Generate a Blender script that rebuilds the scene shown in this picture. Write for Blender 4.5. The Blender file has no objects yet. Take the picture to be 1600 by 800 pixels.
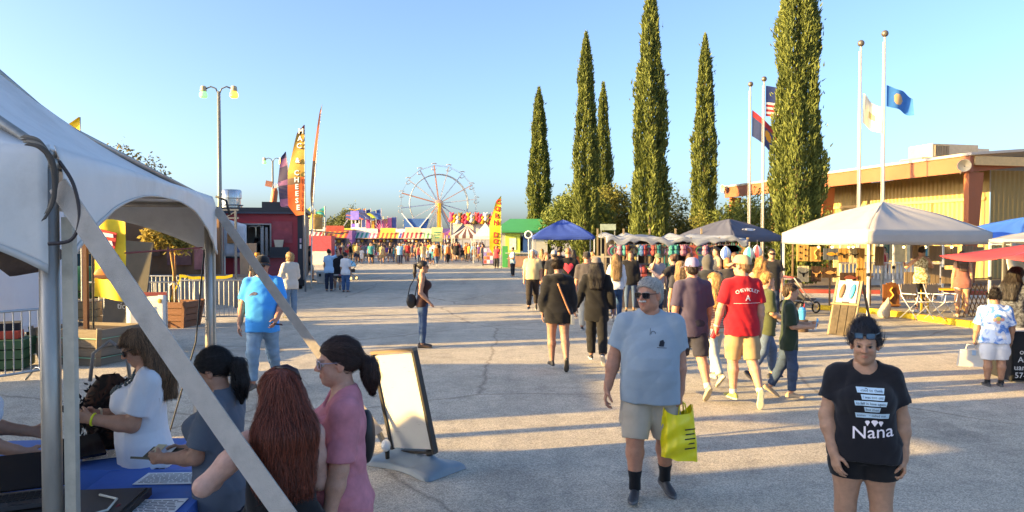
import bpy, bmesh, math, random
import numpy as np
from mathutils import Vector, Matrix
from mathutils.bvhtree import BVHTree
R = math.radians
scn = bpy.context.scene
COL = scn.collection
F_PX = 1150.0
CAM_H = 2.1
PITCH = math.atan(26.0 / F_PX)
cam_d = bpy.data.cameras.new('camera')
cam_d.sensor_width = 36.0
cam_d.lens = F_PX / 1600.0 * 36.0
cam_d.clip_start = 0.05
cam_d.clip_end = 6000
cam = bpy.data.objects.new('camera', cam_d)
cam.location = (0, 0, CAM_H)
cam.rotation_euler = (R(90) - PITCH, 0, 0)
COL.objects.link(cam)
scn.camera = cam
SUN_EL = 12.0          # degrees above the horizon
SUN_AZ = 14.0          # light travels towards +X and a little away from the camera
world = bpy.data.worlds.new('World')
scn.world = world
world.use_nodes = True
wn, wl = world.node_tree.nodes, world.node_tree.links
bg = wn['Background']
sky = wn.new('ShaderNodeTexSky')
sky.sky_type = 'NISHITA'
sky.sun_disc = False
sky.sun_elevation = R(SUN_EL)
sky.sun_rotation = R(270 - SUN_AZ)
sky.altitude = 1200
sky.air_density = 0.8
sky.dust_density = 7.0
sky.ozone_density = 3.0
wl.new(sky.outputs[0], bg.inputs[0])
bg.inputs[1].default_value = 0.13
sun_d = bpy.data.lights.new('sun', 'SUN')
sun_d.energy = 5.0
sun_d.color = (1.0, 0.69, 0.27)
sun_d.angle = R(0.5)
sun = bpy.data.objects.new('sun', sun_d)
sd = Vector((math.cos(R(SUN_EL)) * math.cos(R(SUN_AZ)), math.cos(R(SUN_EL)) * math.sin(R(SUN_AZ)), -math.sin(R(SUN_EL))))
sun.rotation_euler = sd.to_track_quat('-Z', 'Y').to_euler()
sun.location = (-40, -6, 12)
COL.objects.link(sun)
scn.view_settings.view_transform = 'Standard'
scn.view_settings.look = 'None'
scn.view_settings.gamma = 1.0
scn.view_settings.exposure = 1.98
scn.view_settings.use_curve_mapping = False
scn.view_settings.use_white_balance = True
scn.view_settings.white_balance_temperature = 7000
scn.view_settings.white_balance_tint = 10
scn.cycles.use_denoising = True
scn.cycles.max_bounces = 6
scn.cycles.transparent_max_bounces = 8
_cp, _sp = math.cos(PITCH), math.sin(PITCH)
def ray(px, py):
 u = (px - 800) / F_PX
 v = -(py - 400) / F_PX
 return Vector((u, _cp + _sp * v, -_sp + _cp * v))
def P(px, py, Y):
 d = ray(px, py)
 return Vector((0, 0, CAM_H)) + d * (Y / d.y)
def G(px, py):
 d = ray(px, py)
 return Vector((0, 0, CAM_H)) + d * (-CAM_H / d.z)
def XZ(px, Y):
 return (px - 800) / F_PX * Y
MATS = {}
def srgb(c):
 return tuple((x / 12.92 if x <= 0.04045 else ((x + 0.055) / 1.055) ** 2.4) for x in c)
def H(hexs):
 return srgb(tuple(int(hexs[i:i + 2], 16) / 255 for i in (0, 2, 4)))
def new_mat(name):
 m = bpy.data.materials.new(name)
 m.use_nodes = True
 nt = m.node_tree
 return m, nt.nodes, nt.links, nt.nodes['Principled BSDF']
def mat(name, color=(0.5, 0.5, 0.5), rough=0.6, metal=0.0, var=0.12, scale=6.0, bump=0.0, bscale=40.0,
  src=None, trans=0.0, alpha=1.0, emit=0.0, dirt=0.0, stretch=None, spec=0.5, sheen=0.0):
 """one procedural material: colour with two noises of variation, optional bump; src 'obj' or 'attr' takes the
 colour from the object's colour or the vertex colour"""
 if name in MATS:
  return MATS[name]
 m, n, l, b = new_mat(name)
 tc = n.new('ShaderNodeTexCoord')
 mp = n.new('ShaderNodeMapping')
 l.new(tc.outputs['Object'], mp.inputs[0])
 if stretch:
  mp.inputs['Scale'].default_value = stretch
 no = n.new('ShaderNodeTexNoise')
 no.inputs['Scale'].default_value = scale
 no.inputs['Detail'].default_value = 5
 no.inputs['Roughness'].default_value = 0.6
 l.new(mp.outputs[0], no.inputs['Vector'])
 mr = n.new('ShaderNodeMapRange')
 mr.inputs['From Min'].default_value = 0.25
 mr.inputs['From Max'].default_value = 0.75
 mr.inputs['To Min'].default_value = 1 - var
 mr.inputs['To Max'].default_value = 1 + var
 l.new(no.outputs['Fac'], mr.inputs['Value'])
 mul = n.new('ShaderNodeMixRGB')
 mul.blend_type = 'MULTIPLY'
 mul.inputs[0].default_value = 1
 if src == 'obj':
  oi = n.new('ShaderNodeObjectInfo')
  l.new(oi.outputs['Color'], mul.inputs[1])
 elif src == 'attr':
  at = n.new('ShaderNodeAttribute')
  at.attribute_name = 'Col'
  l.new(at.outputs['Color'], mul.inputs[1])
 else:
  mul.inputs[1].default_value = (*color, 1)
 l.new(mr.outputs[0], mul.inputs[2])
 out = mul.outputs[0]
 if dirt > 0:
  n2 = n.new('ShaderNodeTexNoise')
  n2.inputs['Scale'].default_value = scale * 0.35
  n2.inputs['Detail'].default_value = 8
  n2.inputs['Roughness'].default_value = 0.75
  l.new(mp.outputs[0], n2.inputs['Vector'])
  rp = n.new('ShaderNodeMapRange')
  rp.inputs['From Min'].default_value = 0.5
  rp.inputs['From Max'].default_value = 0.72
  rp.inputs['To Max'].default_value = dirt
  l.new(n2.outputs['Fac'], rp.inputs['Value'])
  mx = n.new('ShaderNodeMixRGB')
  mx.inputs[2].default_value = (0.16, 0.13, 0.1, 1)
  l.new(rp.outputs[0], mx.inputs[0])
  l.new(out, mx.inputs[1])
  out = mx.outputs[0]
 l.new(out, b.inputs['Base Color'])
 b.inputs['Roughness'].default_value = rough
 b.inputs['Metallic'].default_value = metal
 b.inputs['Specular IOR Level'].default_value = spec
 if sheen:
  b.inputs['Sheen Weight'].default_value = sheen
 if trans:
  b.inputs['Transmission Weight'].default_value = trans
 if alpha < 1:
  b.inputs['Alpha'].default_value = alpha
 if emit:
  l.new(out, b.inputs['Emission Color'])
  b.inputs['Emission Strength'].default_value = emit
 if bump > 0:
  nb = n.new('ShaderNodeTexNoise')
  nb.inputs['Scale'].default_value = bscale
  nb.inputs['Detail'].default_value = 4
  l.new(mp.outputs[0], nb.inputs['Vector'])
  bp = n.new('ShaderNodeBump')
  bp.inputs['Strength'].default_value = bump
  bp.inputs['Distance'].default_value = 0.02
  l.new(nb.outputs['Fac'], bp.inputs['Height'])
  l.new(bp.outputs[0], b.inputs['Normal'])
 MATS[name] = m
 return m
def C(hexs, rough=0.6, metal=0.0, **k):
 """plain painted / plastic colour by its hex tone"""
 nm = 'colour_%s_%d_%d' % (hexs, int(rough * 100), int(metal * 100)) + ''.join('_%s%s' % kv for kv in sorted(k.items()))
 return mat(nm, H(hexs), rough, metal, **k)
class MB:
 def __init__(s):
  s.v, s.f, s.mi = [], [], []
  s.cur = 0
 def mat(s, i):
  s.cur = i
  return s
 def add(s, vs, fs):
  o = len(s.v)
  s.v += [tuple(v) for v in vs]
  s.f += [tuple(i + o for i in f) for f in fs]
  s.mi += [s.cur] * len(fs)
  return s
 def box(s, c, size, rz=0.0, M3=None, taper=None):
  hx, hy, hz = size[0] / 2, size[1] / 2, size[2] / 2
  vs = []
  for z in (-1, 1):
   k = 1.0 if (taper is None or z < 0) else taper
   for x, y in ((-1, -1), (1, -1), (1, 1), (-1, 1)):
    vs.append(Vector((x * hx * k, y * hy * k, z * hz)))
  if M3 is None and rz:
   M3 = Matrix.Rotation(rz, 3, 'Z')
  if M3 is not None:
   vs = [M3 @ v for v in vs]
  c = Vector(c)
  return s.add([v + c for v in vs], [(0, 3, 2, 1), (4, 5, 6, 7), (0, 1, 5, 4), (1, 2, 6, 5), (2, 3, 7, 6), (3, 0, 4, 7)])
 def bar(s, a, b, w, h=None, up=(0, 0, 1)):
  a, b = Vector(a), Vector(b)
  h = h or w
  d = (b - a)
  L = d.length
  if L < 1e-6:
   return s
  d.normalize()
  upv = Vector(up)
  if abs(d.dot(upv)) > 0.98:
   upv = Vector((1, 0, 0))
  x = d.cross(upv).normalized()
  z = x.cross(d).normalized()
  M3 = Matrix((x, d, z)).transposed()
  return s.box((a + b) / 2, (w, L, h), M3=M3)
 def tube(s, pts, r, n=8, cap=True):
  """tube through points; r number or list"""
  pts = [Vector(p) for p in pts]
  rs = r if isinstance(r, (list, tuple)) else [r] * len(pts)
  vs, fs = [], []
  prev = None
  for i, p in enumerate(pts):
   d = (pts[min(i + 1, len(pts) - 1)] - pts[max(i - 1, 0)])
   if d.length < 1e-9:
    d = Vector((0, 0, 1))
   d.normalize()
   if prev is None:
    up = Vector((0, 0, 1)) if abs(d.z) < 0.95 else Vector((1, 0, 0))
    x = d.cross(up).normalized()
   else:
    x = (prev - d * prev.dot(d)).normalized()
   prev = x
   y = d.cross(x)
   for k in range(n):
    a = 2 * math.pi * k / n
    vs.append(p + (x * math.cos(a) + y * math.sin(a)) * rs[i])
  for i in range(len(pts) - 1):
   for k in range(n):
    k2 = (k + 1) % n
    fs.append((i * n + k, i * n + k2, (i + 1) * n + k2, (i + 1) * n + k))
  if cap:
   fs.append(tuple(range(n - 1, -1, -1)))
   o = (len(pts) - 1) * n
   fs.append(tuple(range(o, o + n)))
  return s.add(vs, fs)
 def lathe(s, prof, n=16, c=(0, 0, 0), M3=None):
  """prof: list of (r, z)"""
  vs, fs = [], []
  c = Vector(c)
  for r, z in prof:
   for k in range(n):
    a = 2 * math.pi * k / n
    v = Vector((r * math.cos(a), r * math.sin(a), z))
    vs.append((M3 @ v if M3 is not None else v) + c)
  for i in range(len(prof) - 1):
   for k in range(n):
    k2 = (k + 1) % n
    fs.append((i * n + k, i * n + k2, (i + 1) * n + k2, (i + 1) * n + k))
  fs.append(tuple(range(n - 1, -1, -1)))
  o = (len(prof) - 1) * n
  fs.append(tuple(range(o, o + n)))
  return s.add(vs, fs)
 def ball(s, c, r, n=10, m=6, sc=(1, 1, 1)):
  prof = [(max(1e-4, math.sin(math.pi * i / m)), -math.cos(math.pi * i / m)) for i in range(m + 1)]
  M3 = Matrix(((r * sc[0], 0, 0), (0, r * sc[1], 0), (0, 0, r * sc[2])))
  return s.lathe(prof, n, c, M3)
 def torus(s, c, R_, r, n=16, m=6, M3=None):
  vs, fs = [], []
  c = Vector(c)
  for i in range(n):
   a = 2 * math.pi * i / n
   for j in range(m):
    b = 2 * math.pi * j / m
    v = Vector(((R_ + r * math.cos(b)) * math.cos(a), (R_ + r * math.cos(b)) * math.sin(a), r * math.sin(b)))
    vs.append((M3 @ v if M3 is not None else v) + c)
  for i in range(n):
   for j in range(m):
    i2, j2 = (i + 1) % n, (j + 1) % m
    fs.append((i * m + j, i2 * m + j, i2 * m + j2, i * m + j2))
  return s.add(vs, fs)
 def prism(s, poly, d, origin=(0, 0, 0), ux=(1, 0, 0), uy=(0, 0, 1)):
  """polygon in the (ux, uy) plane, thickness d along ux x uy, centred"""
  ux, uy, o = Vector(ux), Vector(uy), Vector(origin)
  nz = ux.cross(uy).normalized() * (d / 2)
  n = len(poly)
  pts = [o + ux * p[0] + uy * p[1] for p in poly]
  vs = [p - nz for p in pts] + [p + nz for p in pts]
  fs = [tuple(range(n - 1, -1, -1)), tuple(range(n, 2 * n))]
  for i in range(n):
   j = (i + 1) % n
   fs.append((i, j, n + j, n + i))
  return s.add(vs, fs)
 def grid(s, fn, nu, nv, thick=0.0):
  """fn(u, v) -> point, u and v 0..1; thick gives a second skin so that a cloth has two sides"""
  vs = [Vector(fn(i / nu, j / nv)) for i in range(nu + 1) for j in range(nv + 1)]
  w = nv + 1
  fs = [(i * w + j, (i + 1) * w + j, (i + 1) * w + j + 1, i * w + j + 1) for i in range(nu) for j in range(nv)]
  if thick:
   nr = [Vector((0, 0, 0)) for _ in vs]
   for f in fs:
    a, b, c, d = (vs[k] for k in f)
    q = (c - a).cross(d - b)
    for k in f:
     nr[k] += q
   n = len(vs)
   vs2 = [v - (q.normalized() * thick if q.length > 0 else q) for v, q in zip(vs, nr)]
   f2 = [tuple(reversed([k + n for k in f])) for f in fs]
   rim = [i * w for i in range(nu + 1)] + [nu * w + j for j in range(1, w)] + [i * w + nv for i in range(nu - 1, -1, -1)] + [j for j in range(nv - 1, 0, -1)]
   f3 = []
   for a, b in zip(rim, rim[1:] + rim[:1]):
    f3.append((b, a, a + n, b + n))
   return s.add(vs + vs2, fs + f2 + f3)
  return s.add(vs, fs)
 def build(s, name, mats, parent=None, smooth=False, world=False, color=None, loc=None, rz=0.0):
  me = bpy.data.meshes.new(name)
  vs = s.v
  if world and parent is not None:
   inv = Matrix.LocRotScale(parent.location, parent.rotation_euler, parent.scale).inverted()
   vs = [inv @ Vector(v) for v in vs]
  me.from_pydata([tuple(v) for v in vs], [], s.f)
  ms = mats if isinstance(mats, (list, tuple)) else [mats]
  for m in ms:
   me.materials.append(m)
  if len(ms) > 1:
   me.polygons.foreach_set('material_index', s.mi)
  if smooth:
   me.polygons.foreach_set('use_smooth', [True] * len(me.polygons))
   if smooth != 'all':
    try:
     me.set_sharp_from_angle(angle=R(38))
    except Exception:
     pass
  me.update()
  o = bpy.data.objects.new(name, me)
  COL.objects.link(o)
  if parent is not None:
   o.parent = parent
  if color is not None:
   o.color = (*color, 1)
  if loc is not None:
   o.location = loc
   o.rotation_euler = (0, 0, rz)
  return o
def tag(o, label, cat, group=None):
 o['label'] = label
 o['category'] = cat
 if group:
  o['group'] = group
 return o
def thing(name, label, cat, loc=(0, 0, 0), rz=0.0, group=None):
 o = bpy.data.objects.new(name, None)
 o.empty_display_size = 0.2
 COL.objects.link(o)
 o.location = loc
 o.rotation_euler = (0, 0, rz)
 return tag(o, label, cat, group)
def structure(o):
 o['kind'] = 'structure'
 return o
def stuff(o):
 o['kind'] = 'stuff'
 return o
def dup(root, loc, rz=None, label=None, scale=None, color=None):
 r = root.copy()
 COL.objects.link(r)
 r.location = loc
 if rz is not None:
  r.rotation_euler = (0, 0, rz)
 if scale is not None:
  r.scale = scale if isinstance(scale, (tuple, list)) else (scale,) * 3
 if label:
  r['label'] = label
 for ch in list(root.children):
  c = ch.copy()
  COL.objects.link(c)
  c.parent = r
  if color and ch.name.split('.')[0] in color:
   c.color = (*color[ch.name.split('.')[0]], 1)
  for g in list(ch.children):
   d = g.copy()
   COL.objects.link(d)
   d.parent = c
   if color and g.name.split('.')[0] in color:
    d.color = (*color[g.name.split('.')[0]], 1)
 return r
_TXT = {}
def text_mesh(s, size=1.0, bold=0.0, align='CENTER', spacing=1.0, line=1.0):
 """vertices (x, y) and faces of a flat word, centred; cached"""
 key = (s, bold, align, spacing, line)
 if key not in _TXT:
  cu = bpy.data.curves.new('lettering', 'FONT')
  cu.body = s
  cu.size = 1.0
  cu.align_x = align
  cu.align_y = 'CENTER'
  cu.offset = bold
  cu.space_character = spacing
  cu.space_line = line
  cu.resolution_u = 2
  o = bpy.data.objects.new('lettering', cu)
  COL.objects.link(o)
  dg = bpy.context.evaluated_depsgraph_get()
  me = bpy.data.meshes.new_from_object(o.evaluated_get(dg))
  _TXT[key] = ([tuple(v.co[:2]) for v in me.vertices], [tuple(p.vertices) for p in me.polygons])
  bpy.data.objects.remove(o)
  bpy.data.meshes.remove(me)
  bpy.data.curves.remove(cu)
 vs, fs = _TXT[key]
 return [(x * size, y * size) for x, y in vs], fs
def text_on(mb, s, size, origin, ux=(1, 0, 0), uy=(0, 0, 1), bold=0.0, lift=0.004, fit=None, **k):
 vs, fs = text_mesh(s, size, bold, **k)
 if fit and vs:
  w = max(v[0] for v in vs) - min(v[0] for v in vs)
  if w > 0:
   vs = [(x * fit / w, y) for x, y in vs]
 ux, uy, o = Vector(ux).normalized(), Vector(uy).normalized(), Vector(origin)
 nz = ux.cross(uy).normalized() * lift
 mb.add([o + nz + ux * x + uy * y for x, y in vs], fs)
 return mb
# ================================================================ people: one smooth surface per body, garment and head of hair
def smin(a, b, k):
 h = np.maximum(k - np.abs(a - b), 0) / k
 return np.minimum(a, b) - h * h * k * 0.25
class Field:
 """a volume sampled on a regular grid; shapes are blended into it and the zero surface is meshed"""
 def __init__(s, lo, hi, vox):
  s.vox = vox
  s.lo = np.array(lo, dtype=np.float64) - vox * 3
  n = np.ceil((np.array(hi) + vox * 3 - s.lo) / vox).astype(int) + 1
  s.ax = [s.lo[i] + vox * np.arange(n[i]) for i in range(3)]
  s.F = np.full(tuple(n), 1.0, dtype=np.float32)
 def sub(s, lo, hi):
  sl = []
  for i in range(3):
   a = int(max(0, math.floor((lo[i] - s.lo[i]) / s.vox)))
   b = int(min(len(s.ax[i]), math.ceil((hi[i] - s.lo[i]) / s.vox) + 1))
   if b <= a:
    return None
   sl.append(slice(a, b))
  X = s.ax[0][sl[0]][:, None, None]
  Y = s.ax[1][sl[1]][None, :, None]
  Z = s.ax[2][sl[2]][None, None, :]
  return tuple(sl), X, Y, Z
 def put(s, sl, d, k, op='u'):
  f = s.F[sl]
  if op == 'u':
   s.F[sl] = smin(f, d, k)
  elif op == 's':
   s.F[sl] = -smin(-f, d, k)
 def cone(s, a, b, ra, rb, k=0.02, flat=None, op='u', flat_a=False):
  a, b = np.array(a, float), np.array(b, float)
  pad = max(ra, rb) + k + 0.03
  q = s.sub(np.minimum(a, b) - pad, np.maximum(a, b) + pad)
  if q is None:
   return
  sl, X, Y, Z = q
  ba = b - a
  L2 = max(1e-9, float(ba @ ba))
  t = ((X - a[0]) * ba[0] + (Y - a[1]) * ba[1] + (Z - a[2]) * ba[2]) / L2
  tc = np.clip(t, 0, 1)
  d = np.sqrt((X - a[0] - tc * ba[0]) ** 2 + (Y - a[1] - tc * ba[1]) ** 2 + (Z - a[2] - tc * ba[2]) ** 2) - (ra + (rb - ra) * tc)
  if flat:
   d = np.maximum(d, (t - 1) * math.sqrt(L2))
  if flat_a:
   d = np.maximum(d, -t * math.sqrt(L2))
  s.put(sl, d, k, op)
 def chain(s, pts, rs, k=0.02, flat=False):
  for i in range(len(pts) - 1):
   s.cone(pts[i], pts[i + 1], rs[i], rs[i + 1], k, flat=flat and i == len(pts) - 2)
 def ell(s, c, r, M3=None, k=0.02, op='u'):
  c, r = np.array(c, float), np.array(r, float)
  pad = r.max() + k + 0.03
  q = s.sub(c - pad, c + pad)
  if q is None:
   return
  sl, X, Y, Z = q
  x, y, z = X - c[0], Y - c[1], Z - c[2]
  if M3 is not None:
   m = np.array(M3)     # columns = local axes
   x, y, z = (m[0, i] * x + m[1, i] * y + m[2, i] * z for i in range(3))
  k1 = np.sqrt((x / r[0]) ** 2 + (y / r[1]) ** 2 + (z / r[2]) ** 2)
  k2 = np.sqrt((x / r[0] ** 2) ** 2 + (y / r[1] ** 2) ** 2 + (z / r[2] ** 2) ** 2)
  d = k1 * (k1 - 1) / np.maximum(k2, 1e-6)
  s.put(sl, d, k, op)
 def loft(s, o, Mt, tab, k=0.03, zcut=None, ztop=None, wav=0.0, seed=0):
  """torso: tab rows (z, half width, half depth, forward offset) in the torso frame o, Mt"""
  m = np.array(Mt)
  tab = np.array(tab)
  sl = (slice(None),) * 3
  X = s.ax[0][:, None, None] - o[0]
  Y = s.ax[1][None, :, None] - o[1]
  Z = s.ax[2][None, None, :] - o[2]
  x, y, z = (m[0, i] * X + m[1, i] * Y + m[2, i] * Z for i in range(3))
  z = np.broadcast_to(z, s.F.shape)
  w = np.interp(z, tab[:, 0], tab[:, 1])
  d = np.interp(z, tab[:, 0], tab[:, 2])
  f = np.interp(z, tab[:, 0], tab[:, 3])
  q = (np.power(np.power(np.abs(x) / w, 2.3) + np.power(np.abs(y - f) / d, 2.3), 1 / 2.3) - 1) * np.minimum(w, d)
  q = np.maximum(q, tab[0, 0] - z)
  q = np.maximum(q, z - tab[-1, 0])
  if zcut is not None:
   zz = zcut
   if wav:
    an = np.arctan2(x, y)
    zz = zcut + wav * (np.sin(an * 3 + seed) + 0.6 * np.sin(an * 7 + seed * 2.3))
   q = np.maximum(q, zz - z)
  s.put(sl, q.astype(np.float32), k)
 def keep(s, fn, op='max'):
  """cut: fn(X, Y, Z) positive where material is removed"""
  X = s.ax[0][:, None, None]
  Y = s.ax[1][None, :, None]
  Z = s.ax[2][None, None, :]
  s.F = np.maximum(s.F, fn(X, Y, Z)).astype(np.float32)
 def wrinkle(s, amp, seed, freq=(38, 38, 16), hair=False):
  ii = np.nonzero(np.abs(s.F) < max(0.025, amp * 3))
  if len(ii[0]) == 0:
   return
  p = [s.ax[i][ii[i]] for i in range(3)]
  rng = np.random.RandomState(seed)
  crease = np.sin if hair else (lambda a: 1.25 - 2 * np.abs(np.sin(a * .5)) ** .75)
  w = np.zeros(len(p[0]))
  warp = 1.4 * np.sin(p[0] * 9 + p[2] * 7 + seed) + 1.2 * np.sin(p[1] * 11 - p[2] * 8 + seed * 1.7)
  for j in range(5):
   kv = rng.normal(0, 1, 3) * np.array(freq) * (0.6 + 0.35 * j)
   w += crease(p[0] * kv[0] + p[1] * kv[1] + p[2] * kv[2] + rng.rand() * 6.28 + warp * (1.3 if not hair else 0.8)) / (1 + 0.6 * j)
  s.F[ii] += (amp * 0.5 * w).astype(np.float32)
 def at(s, pts):
  idx = [np.clip(np.round((pts[:, i] - s.lo[i]) / s.vox).astype(int), 0, len(s.ax[i]) - 1) for i in range(3)]
  out = s.F[idx[0], idx[1], idx[2]].copy()
  for i in range(3):
   out[(pts[:, i] < s.ax[i][0]) | (pts[:, i] > s.ax[i][-1])] = 1.0
  return out
 def mesh(s):
  F = s.F
  ins = F < 0
  nx, ny, nz = F.shape
  c = np.zeros((nx - 1, ny - 1, nz - 1), np.uint8)
  for dx in (0, 1):
   for dy in (0, 1):
    for dz in (0, 1):
     c += ins[dx:nx - 1 + dx, dy:ny - 1 + dy, dz:nz - 1 + dz]
  act = (c > 0) & (c < 8)
  I, J, K = np.nonzero(act)
  n = len(I)
  if n == 0:
   return np.zeros((0, 3)), np.zeros((0, 4), int)
  vid = np.full(act.shape, -1, np.int32)
  vid[I, J, K] = np.arange(n)
  cor = {}
  for dx in (0, 1):
   for dy in (0, 1):
    for dz in (0, 1):
     cor[dx, dy, dz] = F[I + dx, J + dy, K + dz].astype(np.float64)
  acc = np.zeros((n, 3))
  cnt = np.zeros(n)
  for ax in range(3):
   o = [i for i in range(3) if i != ax]
   for u in (0, 1):
    for v in (0, 1):
     A = [0, 0, 0]; B = [0, 0, 0]
     A[o[0]] = B[o[0]] = u
     A[o[1]] = B[o[1]] = v
     B[ax] = 1
     fa, fb = cor[tuple(A)], cor[tuple(B)]
     m = (fa < 0) != (fb < 0)
     t = np.zeros(n)
     t[m] = fa[m] / (fa[m] - fb[m])
     acc[m, ax] += t[m]
     acc[m, o[0]] += u
     acc[m, o[1]] += v
     cnt += m
  pos = acc / cnt[:, None]
  V = np.stack([s.ax[0][I] + pos[:, 0] * s.vox, s.ax[1][J] + pos[:, 1] * s.vox, s.ax[2][K] + pos[:, 2] * s.vox], 1)
  quads = []
  for ax in range(3):
   o = [(ax + 1) % 3, (ax + 2) % 3]
   sa = [slice(None)] * 3; sb = [slice(None)] * 3
   sa[ax] = slice(0, -1); sb[ax] = slice(1, None)
   for q in o:
    sa[q] = slice(1, -1); sb[q] = slice(1, -1)
   ia, ib = ins[tuple(sa)], ins[tuple(sb)]
   E = np.stack(np.nonzero(ia != ib), 1)
   if len(E) == 0:
    continue
   fl = ia[E[:, 0], E[:, 1], E[:, 2]]
   base = E.copy()
   base[:, o[0]] += 1
   base[:, o[1]] += 1
   def g(du, dv):
    e = base.copy()
    e[:, o[0]] -= du
    e[:, o[1]] -= dv
    return vid[e[:, 0], e[:, 1], e[:, 2]]
   q = np.stack([g(1, 1), g(0, 1), g(0, 0), g(1, 0)], 1)
   q[~fl] = q[~fl][:, ::-1]
   quads.append(q)
  Q = np.concatenate(quads) if quads else np.zeros((0, 4), int)
  Q = Q[(Q >= 0).all(1)]
  return V, Q
def np_obj(name, V, Q, mats, parent=None, col=None, color=None, drop=None, extra=None):
 """V (n,3), Q (m,4): mesh object with smooth shading; drop = boolean per vertex of hidden ones;
 extra = (verts, faces, colours) appended"""
 faces = None
 if drop is not None and len(Q) and drop.any():
  key = np.floor(V / .045).astype(np.int64)
  key = key[:, 0] * 1000003 + key[:, 1] * 10007 + key[:, 2]
  hid = np.nonzero(drop)[0]
  uq, inv = np.unique(key[hid], return_inverse=True)
  cen = np.zeros((len(uq), 3))
  np.add.at(cen, inv, V[hid])
  cen /= np.bincount(inv)[:, None]
  vis = np.nonzero(~drop)[0]
  remap = np.zeros(len(V), int)
  remap[vis] = np.arange(len(vis))
  remap[hid] = len(vis) + inv
  if col is not None:
   cc = np.tile(col[hid[:1]], (len(uq), 1))
   col = np.concatenate([col[vis], cc])
  V = np.concatenate([V[vis], cen])
  allh = drop[Q].any(1)
  Q = remap[Q]
  faces = Q[~allh].tolist()
  seen = set()
  for q in Q[allh].tolist():
   f = []
   for a in q:
    if a not in f:
     f.append(a)
   if len(f) > 2:
    k = tuple(sorted(f))
    if k not in seen:
     seen.add(k)
     faces.append(f)
 if faces is None:
  faces = Q.tolist()
 verts = V.tolist()
 if extra is not None:
  o = len(verts)
  verts += [tuple(v) for v in extra[0]]
  faces += [tuple(i + o for i in f) for f in extra[1]]
  if col is not None:
   ec = np.array(extra[2])
   col = np.concatenate([col, ec]) if len(col) else ec
 me = bpy.data.meshes.new(name)
 me.from_pydata(verts, [], faces)
 for m in (mats if isinstance(mats, (list, tuple)) else [mats]):
  me.materials.append(m)
 me.polygons.foreach_set('use_smooth', [True] * len(me.polygons))
 if col is not None:
  a = me.attributes.new('Col', 'FLOAT_COLOR', 'POINT')
  c4 = np.ones((len(verts), 4), np.float32)
  c4[:, :3] = col
  a.data.foreach_set('color', c4.ravel())
 me.update()
 ob = bpy.data.objects.new(name, me)
 COL.objects.link(ob)
 if parent is not None:
  ob.parent = parent
 if color is not None:
  ob.color = (*color, 1)
 return ob
def skin_mat():
 if 'skin' in MATS:
  return MATS['skin']
 m = mat('skin', rough=0.52, var=0.16, scale=26, bump=0.12, bscale=160, src='attr', spec=0.35)
 b = m.node_tree.nodes['Principled BSDF']
 b.inputs['Subsurface Weight'].default_value = 0.12
 b.inputs['Subsurface Radius'].default_value = (0.8, 0.3, 0.2)
 b.inputs['Subsurface Scale'].default_value = 0.012
 return m
def cloth_mat():
 return mat('cotton_cloth', rough=0.92, var=0.08, scale=7, bump=0.05, bscale=300, src='obj', spec=0.15, sheen=0.15)
def denim_mat():
 return mat('denim_cloth', rough=0.9, var=0.28, scale=6, bump=0.06, bscale=300, src='obj', spec=0.15)
def dye_mat(name, a, b, scale=5.0):
 if name in MATS:
  return MATS[name]
 m, n, l, bs = new_mat(name)
 tc = n.new('ShaderNodeTexCoord')
 no = n.new('ShaderNodeTexNoise')
 no.inputs['Scale'].default_value = scale
 no.inputs['Detail'].default_value = 4
 no.inputs['Distortion'].default_value = 1.2
 l.new(tc.outputs['Object'], no.inputs['Vector'])
 cr = n.new('ShaderNodeValToRGB')
 cr.color_ramp.elements[0].position = 0.42
 cr.color_ramp.elements[0].color = (*a, 1)
 cr.color_ramp.elements[1].position = 0.58
 cr.color_ramp.elements[1].color = (*b, 1)
 l.new(no.outputs['Fac'], cr.inputs[0])
 l.new(cr.outputs[0], bs.inputs['Base Color'])
 bs.inputs['Roughness'].default_value = 0.9
 MATS[name] = m
 return m
def stripe_mat(name, a, b, freq=60.0, axis=2):
 if name in MATS:
  return MATS[name]
 m, n, l, bs = new_mat(name)
 tc = n.new('ShaderNodeTexCoord')
 sx = n.new('ShaderNodeSeparateXYZ')
 l.new(tc.outputs['Object'], sx.inputs[0])
 ma = n.new('ShaderNodeMath'); ma.operation = 'MULTIPLY'; ma.inputs[1].default_value = freq
 l.new(sx.outputs[axis], ma.inputs[0])
 si = n.new('ShaderNodeMath'); si.operation = 'SINE'
 l.new(ma.outputs[0], si.inputs[0])
 gt = n.new('ShaderNodeMath'); gt.operation = 'GREATER_THAN'; gt.inputs[1].default_value = 0.0
 l.new(si.outputs[0], gt.inputs[0])
 mx = n.new('ShaderNodeMixRGB')
 mx.inputs[1].default_value = (*a, 1)
 mx.inputs[2].default_value = (*b, 1)
 l.new(gt.outputs[0], mx.inputs[0])
 l.new(mx.outputs[0], bs.inputs['Base Color'])
 bs.inputs['Roughness'].default_value = 0.9
 MATS[name] = m
 return m
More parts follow.
